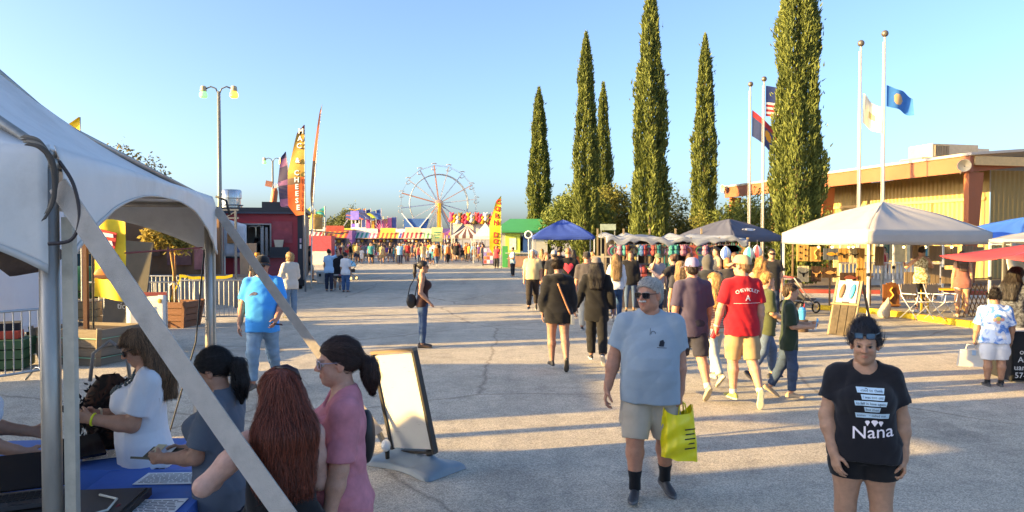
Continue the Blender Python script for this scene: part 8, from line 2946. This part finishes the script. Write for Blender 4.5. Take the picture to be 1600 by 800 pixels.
Fd = Field((-.12, -.08, -.02), (.12, .08, .30), .014)
Fd.ell((0, 0, .13), (.10, .055, .14), None, k=.03)
V, Q = Fd.mesh()
np_obj('bag_body', V, Q, C('17171a', .5), sbk)
MB().tube([(-.07, 0, .22), (-.02, .02, .42), (.10, .04, .62), (.14, .06, .50), (.07, 0, .22)], .010, 6).build('strap', C('1d1d20', .6), sbk, smooth='all')
cpA = person('woman in a black hooded jacket and short black shorts walking away', at(872, 11.8), -4, h=1.70, g=1.16, fem=True, hip=.004, vox=.0115, skin=(.30, .165, .12), top=('hoodie', BLACK), bottom=('short_shorts', BLACK, .34), shoe=((.02, .02, .022), (.03, .03, .03)),
             hair=('bun', (.02, .012, .010)), head=(25, -2), seed=71, hem=-.11, loose=.9, ra=((.2, .05, -1), (.12, .2, -1)), la=((-.22, .02, -1), (-.06, .18, -1)), rl=((.03, -.20, -1), (0, -.60, -1)), rf=(.05, .6, -.8), ll=((-.02, .18, -1), (.02, -.05, -1)))
stp = thing('crossbody_bag', 'tan strap and small bag worn across the black jacket', 'bag', (cpA['root'].location.x, cpA['root'].location.y, 0), -R(-4))
m = MB()
Tq = cpA['T']
bv = BVHTree.FromPolygons([v.co for v in cpA['top'].data.vertices], [tuple(p.vertices) for p in cpA['top'].data.polygons])
pts = []
for k in range(14):
 t_ = k / 13
 o_ = Vector([float(q) for q in Tq(-.02 + .20 * t_, -.7, (.262 - .29 * t_) * 1.7)])
 hit = bv.ray_cast(o_, Vector((0, 1, 0)))
 if hit[0] is not None:
  pts.append(hit[0] + Vector((0, -.010, 0)))
m.tube(pts, .016, 6)
m.build('strap', C('9a6a4c', .6), stp, smooth='all')
e_ = pts[-1]
MB().box(e_ + Vector((.03, .02, -.08)), (.05, .14, .16)).build('pouch', C('8a9098', .6), stp)
cpB = person('person in a loose black long-sleeved top and black trousers with a grey cap walking away', at(932, 12.4), 8, h=1.72, g=1.0, vox=.0115, skin=(.26, .14, .10), top=('tee', BLACK), bottom=('pants', (.014, .014, .016)), shoe=((.02, .02, .022), (.55, .55, .55)),
             hair=('long', (.014, .011, .012)), hat=('cap', (.16, .14, .13)), seed=72, hem=-.13, loose=.95, sleeve=1.0, ra=((.25, -.05, -1), (.15, .25, -1)), la=((-.35, .05, -1), (-.30, .3, -1)), ll=((-.02, .26, -1), (0, -.02, -1)), rl=((.06, -.26, -1), (.05, -.55, -1)), rf=(.1, .75, -.66))
chv = person('man in a red CHEVROLET T-shirt, tan shorts and tan cap walking away', at(1160, 9.3), -6, h=1.80, g=1.04, vox=.0105, skin=(.50, .27, .18), top=('tee', H('b81f2c')), bottom=('shorts', H('a98d68'), .96), shoe=((.36, .36, .08), (.55, .53, .4)), socks=((.5, .5, .5), .10),
             hair=('short', (.20, .11, .05)), hat=('cap', H('b59a78')), head=(-40, 0), seed=81, loose=.75, hem=-.07, sleeve=.8, ra=((.16, -.08, -1), (.05, .15, -1)), la=((-.30, .06, -1), (-.12, .30, -1)), curl=(.4, .9), ll=((-.02, .14, -1), (0, -.06, -1)), rl=((.06, -.16, -1), (.03, -.62, -1)), rf=(.1, .35, -.94))
def dr(mb):
 n = 9
 for k, ch in enumerate('CHEVROLET'):
  vs, fs = text_mesh(ch, .062, .003)
  a = (k - 4) * .115
  x0, y0 = .30 * math.sin(a), .30 * math.cos(a) - .30 + .085
  mb.add([(x0 + x * math.cos(a) + y * math.sin(a), y0 - x * math.sin(a) + y * math.cos(a), 0) for x, y in vs], fs)
 vs, fs = text_mesh('A', .10, .012)
 mb.add([(x, y - .02, 0) for x, y in vs], fs)
 mb.add([(-.17, -.088, 0), (.17, -.082, 0), (.17, -.078, 0), (-.17, -.084, 0)], [(0, 1, 2, 3)])
shirt_print(chv, 'back_print', dr, False, [C('ece6e4', .8)], (0.02, .205 * 1.8), lift=.009)
hw_ = chv['W'](chv['arm'][-1][2] + chv['arm'][-1][3] * .08)
can = thing('drink_can', 'red drink can in the hand of the man in red', 'can', hw_, 0)
MB().lathe([(.02, -.075), (.033, -.065), (.034, .06), (.027, .075), (.01, .076)], 14, (0, 0, 0), Matrix.Rotation(R(25), 3, 'Y')).build('can', C('b02a2c', .3, .3), can, smooth=True)
MB().torus(Vector((.031, 0, .068)), .018, .003, 10, 4).build('rim', C('c8c8c8', .3, .8), can)
A_, E_, W_, f_ = chv['arm'][-1]
MB().torus(Vector([float(t) for t in W_ - unit(W_ - E_) * .03]), .034, .009, 14, 5, Vector([float(t) for t in unit(W_ - E_)]).to_track_quat('Z', 'Y').to_matrix()).build('wristband', C('c8c4bc', .4), chv['root'], smooth='all')
pc = person('man in a dark purple-grey T-shirt and lavender cap walking away left of the red shirt', at(1082, 9.7), -8, h=1.78, g=1.0, vox=.0115, skin=(.44, .23, .15), top=('tee', H('4a4356')), bottom=('shorts', (.03, .03, .045), .95), shoe=((.35, .29, .2), (.42, .36, .26)), socks=((.5, .5, .5), .12),
   hair=('short', (.03, .02, .016)), hat=('cap', H('8d86a6')), head=(12, 0), seed=82, loose=.9, hem=-.085, sleeve=.9, ra=((.2, .05, -1), (.08, .3, -1)), la=((-.2, -.05, -1), (0, .2, -1)), **WB)
grl = person('blonde girl in a striped top and pale jeans with a tan bag walking away', at(1118, 10.6), -18, h=1.55, g=.88, fem=True, vox=.0125, skin=(.52, .29, .19), top=('tank', (.3, .2, .17)), bottom=('jeans', (.42, .48, .50)), shoe=((.45, .38, .28), (.5, .45, .35)),
             hair=('long', (.42, .24, .09)), head=(-62, 0), seed=83, tight=True, hem=-.02, top_mat=stripe_mat('striped_knit', H('7a4a3e'), H('c8a89a'), 260), **WF, **ARMS)
tbg = thing('tan_handbag', 'tan leather bag at the side of the blonde girl', 'bag', (grl['root'].location.x - .21, grl['root'].location.y - .02, .70), R(20))
MB().box((0, 0, .09), (.10, .26, .19), taper=.85).build('bag_body', C('b07a3c', .5), tbg)
MB().tube([(0, -.1, .18), (.02, -.02, .45), (.05, 0, .62), (.02, .02, .45), (0, .1, .18)], .008, 6).build('strap', C('9a6a34', .5), tbg, smooth='all')
by1 = person('taller blond boy in an olive T-shirt and jeans walking right', at(1198, 10.7), 84, h=1.56, g=.92, vox=.0115, skin=(.52, .28, .17), top=('tee', H('4c5238')), bottom=('jeans', (.10, .14, .22)), shoe=((.025, .028, .04), (.06, .06, .07)), hair=('short', (.40, .22, .07)), head=(-4, -4), seed=84, loose=.9, hem=-.10, sleeve=.95,
             ra=((.10, .05, -1), (-.15, .8, -.45)), la=((-.15, .1, -1), (0, .5, -.8)), **WB)
by2 = person('shorter dark-haired boy in a dark green T-shirt holding a light blue spoon', at(1234, 9.65), 104, h=1.46, g=.92, vox=.0105, skin=(.50, .27, .17), top=('tee', H('2e3a2c')), bottom=('jeans', (.05, .075, .13)), shoe=((.40, .28, .17), (.42, .33, .22)), hair=('short', (.07, .04, .022)), head=(2, -6), seed=85, loose=.95, hem=-.10, sleeve=.95,
             ra=((.12, .12, -1), (-.35, 1, -.02)), la=((-.12, .3, -1), (.3, 1, 0)), curl=(.9, .7), rt=(0, 0, 1), lt=(0, 0, 1), rl=((.0, .12, -1), (0, -.04, -1)), ll=((-.05, -.22, -1), (0, -.5, -1)), lf=(0, .85, -.5))
hw_ = by2['W'](by2['arm'][1][2] + by2['arm'][1][3] * .09)
spn = thing('plastic_spoon', 'light blue plastic spoon in the shorter boy\'s hand', 'spoon', hw_, R(30))
MB().tube([(0, 0, -.04), (.03, .0, .06)], .005, 6).build('handle', C('6ab8e8', .4), spn)
MB().ball((.04, 0, .085), .024, 8, 6, (.8, .4, 1.2)).build('bowl', C('6ab8e8', .4), spn, smooth='all')
td = person('child in blue and white tie-dye T-shirt and white shorts, back turned', at(1556, 10.5), 12, h=1.34, g=1.32, belly=.02, vox=.0105, skin=(.36, .19, .115), top=('tee', (.5, .6, .8)), bottom=('shorts', (.62, .62, .64), .95), shoe=((.02, .02, .022), (.1, .1, .1)), socks=((.02, .02, .02), .1),
   hair=('bun', (.014, .010, .009)), head=(35, -10), seed=91, loose=.8, sleeve=.95, hem=-.06, top_mat=dye_mat('blue_tie_dye', H('4f7fc8'), H('d8e2f0'), 8), ra=((.3, .05, -1), (.1, .25, -1)), la=((-.3, .05, -1), (-.12, .12, -1)), curl=(.4, .9))
def dr(mb):
 def disc(x, y, rx, ry, mi, n=18):
  mb.mat(mi).add([(x + rx * math.cos(2 * math.pi * k / n), y + ry * math.sin(2 * math.pi * k / n), 0) for k in range(n)], [tuple(range(n))])
 for x, y, r_ in ((-.045, -.01, .030), (.05, -.005, .030), (0, -.045, .026)):
  disc(x, y, r_, r_ * .8, 1)
 disc(0, .005, .036, .030, 2)
 disc(0, .048, .034, .018, 0)
shirt_print(td, 'back_print', dr, False, [C('3f86b8'), C('d89a8a'), C('d8c85a')], (0, .20 * 1.34), lift=.008)
hw_ = td['W'](td['arm'][-1][2] + td['arm'][-1][3] * .08)
whb = thing('white_handbag', 'pale grey handbag hanging from the tie-dye child\'s hand', 'bag', (hw_.x - .04, hw_.y, hw_.z - .32), R(-12))
MB().box((0, 0, .12), (.34, .10, .24), taper=.82).build('bag_body', C('c4beb4', .5), whb)
MB().tube([(-.07, 0, .23), (-.05, 0, .31), (.05, 0, .31), (.07, 0, .23)], .009, 6).build('handle', C('b8b2a8', .5), whb, smooth='all')
MB().box((.02, -.055, .2), (.05, .012, .07)).build('clasp', C('9ab0c8', .3), whb)
dw = person('woman with long dark hair in a dark patterned top leaning over the black table', at(1582, 11.3), 60, h=1.66, g=1.1, fem=True, bust=.012, vox=.0125, skin=(.34, .18, .11), top=('blouse', (.04, .045, .055)), bottom=('pants', BLACK), shoe=((.6, .6, .6), (.6, .6, .6)), hair=('long', (.018, .014, .013)), head=(8, -20), lean=(8, 0), seed=92, hem=-.10, sleeve=.98,
   ra=((.1, .4, -1), (-.1, 1, -.2)), la=((-.1, .45, -1), (.1, 1, -.2)), top_mat=dye_mat('dark_paisley', (.02, .022, .03), (.10, .11, .13), 22))
crm = person('grey-haired man in a cream short-sleeved shirt walking toward the camera', at(832, 21.6), 184, h=1.74, g=1.1, belly=.02, vox=.019, skin=(.52, .28, .18), top=('tee', H('c8b88c')), bottom=('pants', (.03, .024, .022)), hair=('short', (.42, .40, .38)), seed=101, sleeve=.8, hem=-.02, **WF)
bw2 = person('woman with long blonde hair, white blouse and blue jeans walking away', at(963, 18.8), 4, h=1.66, g=.95, fem=True, vox=.0125, skin=(.50, .29, .2), top=('blouse', (.62, .63, .66)), bottom=('jeans', (.04, .085, .18)), shoe=((.55, .55, .55), (.6, .6, .6)), hair=('very_long', (.30, .18, .08)), seed=102, sleeve=1.0, hem=-.055, loose=.9, **WF)
hrt = person('man in a black T-shirt with a red heart on the back', at(888, 19.6), 6, h=1.80, g=1.08, vox=.015, skin=RUDDY, top=('tee', BLACK), bottom=('shorts', (.2, .2, .2)), hair=('buzz', (.22, .10, .05)), seed=103, sleeve=.85, **WB)
def dr(mb):
 n = 24
 pts = []
 for k in range(n):
  a = 2 * math.pi * k / n
  pts.append((.0098 * 16 * math.sin(a) ** 3 * .9, .0098 * (13 * math.cos(a) - 5 * math.cos(2 * a) - 2 * math.cos(3 * a) - math.cos(4 * a)), 0))
 mb.add(pts, [tuple(range(n))])
shirt_print(hrt, 'back_print', dr, False, [C('c8384a', .8)], (0, .20 * 1.8), lift=.012)
cpm = person('man in a faded dark grey T-shirt and dark cap, arm hanging, facing the stalls', at(917, 17.0), 14, h=1.78, g=1.12, vox=.015, skin=RUDDY, top=('tee', H('4a4648')), bottom=('pants', H('b8b0a0')), hair=('buzz', (.1, .07, .05)), hat=('cap', (.04, .035, .035)), seed=104, sleeve=.85)
bltr = person('blonde woman in a cream blouse and jeans ordering at the red trailer', at(453, 19.7), -35, h=1.72, g=.98, fem=True, bust=.012, vox=.0125, skin=(.5, .28, .19), top=('long', H('c9c0b4')), bottom=('jeans', (.13, .22, .34)), shoe=((.03, .03, .03), (.03, .03, .03)), hair=('bob', (.42, .27, .12)), head=(-15, 0), seed=105, loose=.8, ra=((.15, .1, -1), (-.1, 1, -.1)), la=((-.2, .2, -1), (.1, 1, -.1)))
cow = person('woman in a straw cowboy hat in front of the red trailer', at(402, 21.5), 168, h=1.66, g=1.0, fem=True, vox=.018, skin=(.48, .27, .18), top=('tee', (.03, .03, .04)), bottom=('jeans', JEANS), hair=('long', (.32, .16, .06)), hat=('cowboy', H('b07c34')), seed=106)
grpA = person('woman in a light blue shirt with one arm raised by the cooler', at(514, 29.5), 10, h=1.68, fem=True, vox=.02, top=('tee', H('9cc0e0')), bottom=('jeans', (.03, .04, .07)), hair=('bun', (.02, .015, .012)), ra=((.6, .2, .3), (-.3, .2, 1)), seed=107)
grpB = person('person in black with sunglasses facing the camera by the cooler', at(527, 30.2), 172, h=1.70, vox=.02, top=('tee', (.02, .02, .024)), bottom=('shorts', (.03, .03, .035)), hair=('short', (.02, .015, .012)), glasses=('sun', '101012'), seed=108, skin=(.32, .18, .12))
grpC = person('woman in a loose white top and blue jeans beside the stroller', at(540, 29.0), 20, h=1.56, g=1.1, fem=True, vox=.018, top=('blouse', (.66, .67, .70)), bottom=('jeans', (.06, .12, .25)), hair=('bun', (.015, .012, .012)), seed=109, skin=(.32, .18, .12), sleeve=.95)
dkw = person('walker in a dark shirt and shorts past the corner of the red trailer', at(484, 36), 75, h=1.72, vox=.022, top=('tee', (.03, .03, .035)), bottom=('shorts', H('a89c8c')), seed=110, **WF)
tlw = person('woman in a teal patterned top and black trousers standing before the green kiosk', at(801, 41.5), 250, h=1.62, g=1.2, fem=True, bust=.012, vox=.02, skin=(.42, .24, .16), top=('blouse', (.2, .4, .45)), bottom=('pants', (.015, .016, .02)), hair=('bun', (.02, .016, .014)), top_mat=dye_mat('teal_floral', H('3f7f92'), H('c8d0d0'), 14), seed=111, ra=((.1, .1, -1), (-.4, .9, -.1)), la=((-.1, .1, -1), (.4, .9, -.1)), sleeve=.8)
rdp = person('person in a red top and black trousers behind the menu sign', at(776, 53), 200, h=1.66, vox=.025, top=('tee', H('c8404a')), bottom=('pants', (.02, .02, .02)), seed=112)
def shop(label, px, Y, face, **k):
 return person(label, at(px, Y), face, **k)
shop('brown-haired woman in a black top seen past the cream-shirted man', 854, 23.5, 150, h=1.66, fem=True, vox=.022, top=('tee', BLACK), bottom=('jeans', DJEANS), hair=('long', (.14, .07, .035)), seed=120)
shop('man in a black T-shirt with a pale back print', 866, 21.0, 2, h=1.76, g=1.1, vox=.018, top=('tee', (.02, .02, .025)), bottom=('jeans', DJEANS), hair=('short', (.02, .015, .012)), hat=('cap', (.3, .3, .32)), seed=121)
shop('tall dark-haired person in black behind the hooded woman', 874, 24.0, -20, h=1.82, vox=.022, top=('tee', (.025, .022, .022)), bottom=('jeans', DJEANS), hair=('bun', (.02, .012, .01)), seed=122)
shop('woman in a grey patterned top left of the cream-shirted man', 836, 27.0, 30, h=1.66, fem=True, vox=.024, top=('blouse', H('a8a89a')), bottom=('jeans', DJEANS), hair=('short', (.3, .3, .28)), hat=('backcap', (.5, .5, .5)), seed=123)
shop('child in a white shirt near the blue canopy', 902, 25.0, 15, h=1.3, vox=.022, top=('tee', (.5, .55, .6)), bottom=('shorts', DJEANS), hair=('short', (.02, .015, .012)), seed=124)
shop('woman in a black top reaching up at the tarp stall goods', 1052, 17.5, -40, h=1.72, fem=True, vox=.014, skin=(.5, .29, .2), top=('tee', (.02, .02, .024)), bottom=('jeans', DJEANS), hair=('bun', (.07, .035, .02)), la=((-.5, .5, -.7), (-.2, .8, .6)), seed=125)
shop('woman with long blonde-tipped hair facing the tarp stall', 1064, 14.0, -5, h=1.66, fem=True, vox=.0125, top=('tee', (.04, .04, .05)), bottom=('jeans', DJEANS), hair=('very_long', (.26, .16, .075)), seed=126)
shop('person in a dark grey hooded top facing the tarp stall', 1106, 13.2, 10, h=1.78, vox=.0125, top=('hoodie', (.028, .03, .036)), bottom=('pants', (.03, .03, .035)), hair=('short', (.03, .02, .015)), hat=('hood', (.085, .08, .075)), seed=127)
shop('blonde woman in a black sleeveless top looking left at the stalls', 1160, 15.0, -60, h=1.74, fem=True, vox=.013, skin=(.52, .3, .2), top=('tank', BLACK), bottom=('jeans', DJEANS), hair=('pony', (.40, .24, .10)), seed=128, tight=True)
shop('woman with long curly golden hair and a bare arm raised', 1190, 14.2, 15, h=1.74, fem=True, vox=.0125, skin=(.54, .31, .2), top=('tank', (.10, .09, .09)), bottom=('jeans', LJEANS), hair=('curly_long', (.34, .17, .055)), la=((-.5, .6, -.5), (.1, .4, 1)), seed=129, tight=True)
shop('man in sunglasses facing the camera beside the white canopy leg', 1206, 18.5, 190, h=1.84, vox=.016, top=('tee', (.02, .02, .022)), bottom=('jeans', DJEANS), hair=('short', (.02, .015, .012)), glasses=('sun', '0c0c0e'), seed=130, skin=(.36, .2, .13))
shop('person in a green cap trying on goods at the tarp stall', 1028, 20.4, 160, h=1.68, vox=.018, top=('tee', H('8a8a92')), bottom=('jeans', DJEANS), hair=('buzz', (.1, .06, .04)), hat=('cap', H('5a6a52')), ra=((.4, .5, -.3), (-.2, .4, 1)), seed=131)
shop('reddish-haired person behind the tan cap', 1137, 16.5, 0, h=1.66, fem=True, vox=.016, top=('tee', (.05, .045, .045)), bottom=('jeans', DJEANS), hair=('bob', (.22, .09, .035)), seed=132)
lift(shop('woman in denim shorts and sandals lit by the sun behind the boards', 1504, 18.6, 20, h=1.64, fem=True, vox=.014, skin=(.52, .27, .15), top=('tank', (.25, .1, .08)), bottom=('short_shorts', (.32, .38, .42), .32), shoe=((.4, .3, .2), (.4, .3, .2)), hair=('long', (.10, .05, .03)), seed=140), .139)
lift(shop('woman in a patterned top and black leggings behind the folding chairs', 1440, 19.8, 10, h=1.74, fem=True, vox=.015, skin=(.46, .26, .17), top=('tank', (.4, .34, .22)), bottom=('leggings', (.012, .012, .014)), shoe=((.3, .33, .4), (.6, .6, .6)), hair=('bun', (.03, .02, .015)), ra=((.5, .5, -.6), (-.3, .8, .2)), la=((-.5, .4, -.6), (.1, .9, .3)), seed=141, top_mat=dye_mat('gold_pattern', H('8a7a4a'), H('d8cfa8'), 16)), .139)
lift(shop('person in a red sleeveless top serving in the booth by the hall', 1382, 31.5, 255, h=1.62, fem=True, vox=.022, skin=(.36, .19, .12), top=('tank', H('8a2a2c')), bottom=('jeans', DJEANS), hair=('short', (.02, .015, .012)), seed=142), .145)
lift(person('dark-clothed cook leaning inside the red trailer window', (gx.x - rw / 2 - .45, gx.y + .75), 120, h=1.68, vox=.022, skin=(.2, .12, .09), top=('tee', (.015, .015, .018)), bottom=('pants', BLACK), hat=('cap', (.015, .015, .018)), seed=150, lean=(14, 0)), z0 + .04)
lift(person('second cook in black at the right of the trailer window', (gx.x - rw / 2 + .32, gx.y + 1.0), 240, h=1.62, vox=.022, skin=(.2, .12, .09), top=('tee', (.015, .015, .018)), bottom=('pants', BLACK), seed=151), z0 + .04)
# ================================================================ far crowd: eight builds copied with their own clothes
CR = []
for k, kw in enumerate((dict(h=1.74, top=('tee', (.1, .1, .1)), bottom=('shorts', (.1, .1, .1)), **WF), dict(h=1.62, fem=True, top=('tee', (.1, .1, .1)), bottom=('short_shorts', (.1, .1, .1), .3), hair=('long', (.1, .05, .03)), **WB),
      dict(h=1.78, g=1.12, belly=.02, top=('tee', (.1, .1, .1)), bottom=('jeans', (.1, .1, .1))), dict(h=1.64, fem=True, g=1.1, top=('tank', (.1, .1, .1)), bottom=('jeans', (.1, .1, .1)), hair=('pony', (.1, .05, .03)), **WF),
      dict(h=1.32, top=('tee', (.1, .1, .1)), bottom=('shorts', (.1, .1, .1)), **WB), dict(h=1.70, fem=True, top=('long', (.1, .1, .1)), bottom=('leggings', (.1, .1, .1)), hair=('long', (.1, .05, .03))))):
 kw.setdefault('hair', ('short', (.05, .03, .02)))
 CR.append(person('x', (0, 300), 0, vox=.028, seed=200 + k, group='far crowd on the midway', **kw))
TOPS = [('black', (.015, .015, .018)), ('white', (.6, .6, .62)), ('red', H('b0383c')), ('navy', (.03, .04, .09)), ('tan', H('b09a78')), ('sky-blue', H('7aa8d0')), ('maroon', H('6a2a3a')), ('grey', (.2, .2, .21)), ('pink', H('d08aa0')), ('teal', H('3f8a8a')), ('orange', H('c8703a')), ('olive', H('6a6a44')), ('yellow', H('c8a83c')), ('purple', H('5a3a7a'))]
BOTS = [('black', (.02, .02, .022)), ('denim', (.07, .11, .2)), ('khaki', H('a08c6a')), ('grey', (.16, .16, .17)), ('dark blue', (.03, .04, .08)), ('white', (.5, .5, .5))]
HAIRS = [(.02, .015, .012), (.08, .04, .02), (.25, .14, .06), (.04, .025, .018)]
WHERE = [(486, 562, 62, 80, 'past the cooler group'), (560, 622, 62, 105, 'below the ride flags'), (622, 668, 60, 95, 'left of the wheel tower'), (668, 712, 62, 92, 'below the wheel'), (700, 756, 66, 84, 'by the striped tents')]
rg = random.Random(99)
used = set()
firstc = [True] * len(CR)
seen_pos = []
spots = [(655, 62, 'left of the wheel tower'), (661, 61, 'left of the wheel tower'), (668, 60, 'below the wheel'), (676, 59, 'below the wheel'), (682, 57, 'below the wheel'), (568, 68, 'below the ride flags'), (575, 69, 'below the ride flags'), (597, 66, 'below the ride flags'), (617, 68, 'below the ride flags'), (624, 67, 'left of the wheel tower'), (637, 67, 'left of the wheel tower')]
for i in range(190):
 if i < len(spots):
  px, Y, wh = spots[i]
 else:
  a, b, y0, y1, wh = WHERE[i % len(WHERE)]
  for _ in range(30):
   px, Y = rg.uniform(a, b), rg.uniform(y0, y1)
   if all((XZ(px, Y) - x) ** 2 + (Y - y) ** 2 > .8 for x, y in seen_pos):
    break
 seen_pos.append((XZ(px, Y), Y))
 ar_ = rg.randrange(len(CR))
 for _ in range(60):
  t_, b_ = rg.randrange(len(TOPS)), rg.randrange(len(BOTS))
  if (t_, b_, wh) not in used:
   break
 used.add((t_, b_, wh))
 bn = {'shorts': 'shorts', 'short_shorts': 'short shorts', 'jeans': 'trousers', 'leggings': 'leggings'}[('shorts', 'short_shorts', 'jeans', 'jeans', 'shorts', 'leggings')[ar_]]
 lb_ = 'far %s in %s top and %s %s %s' % ('child' if ar_ == 4 else 'person', TOPS[t_][0], BOTS[b_][0], bn, wh)
 root = CR[ar_]['root']
 cols = {}
 for ch in root.children:
  nm = ch.name.split('.')[0]
  if nm in ('shirt', 'tank_top', 'long_sleeved_shirt'):
   cols[nm] = TOPS[t_][1]
  elif nm in ('shorts', 'jeans', 'leggings'):
   cols[nm] = BOTS[b_][1]
  elif nm == 'hair':
   cols[nm] = HAIRS[rg.randrange(4)]
 rz = rg.choice((0, math.pi, rg.uniform(0, 6.28)))
 if firstc[ar_]:
  firstc[ar_] = False
  root.location = (XZ(px, Y), Y, 0)
  root.rotation_euler = (0, 0, rz)
  root['label'] = lb_
  for ch in root.children:
   nm = ch.name.split('.')[0]
   if nm in cols:
    ch.color = (*cols[nm], 1)
 else:
  dup(root, (XZ(px, Y), Y, 0), rz, lb_, scale=rg.uniform(.94, 1.05), color=cols)
rg = random.Random(17)
for i, (px, Y) in enumerate([(847, 33), (896, 30), (926, 27), (985, 21.2), (1078, 20.5), (1120, 20.8), (1148, 20.2)]):
 ar_ = (0, 1, 2, 3, 5)[rg.randrange(5)]
 t_, b_ = rg.randrange(len(TOPS)), rg.randrange(len(BOTS))
 cols = {'hair': HAIRS[rg.randrange(4)]}
 for nm in ('shirt', 'tank_top', 'long_sleeved_shirt'):
  cols[nm] = TOPS[t_][1]
 for nm in ('shorts', 'jeans', 'leggings'):
  cols[nm] = BOTS[b_][1]
 o = dup(CR[ar_]['root'], (XZ(px, Y), Y, 0), rg.choice((0, 3.1, -.5, .6, 1.6)), 'shopper in %s top and %s %s' % (TOPS[t_][0], BOTS[b_][0], 'beyond the cream-shirted man' if px < 930 else 'browsing at the tarp stall' if px < 1100 else 'between tarp stall and white canopy'), scale=rg.uniform(.95, 1.04), color=cols)
 o['group'] = 'shoppers at the right-hand stalls'
# ================================================================ labels: tell look-alikes apart by their place
same = {}
for o in bpy.data.objects:
 if o.parent is None and o.get('label'):
  same.setdefault(o['label'], []).append(o)
ORD = ['leftmost', 'second', 'third', 'fourth', 'fifth', 'sixth', 'seventh']
for lb_, os_ in same.items():
 if len(os_) > 1:
  os_.sort(key=lambda o: o.location.x / max(1, o.location.y))
  for k, o in enumerate(os_):
   o['label'] = (('left-hand', 'right-hand')[k] if len(os_) == 2 else ORD[k] if k < len(os_) - 1 else 'rightmost') + ' ' + lb_
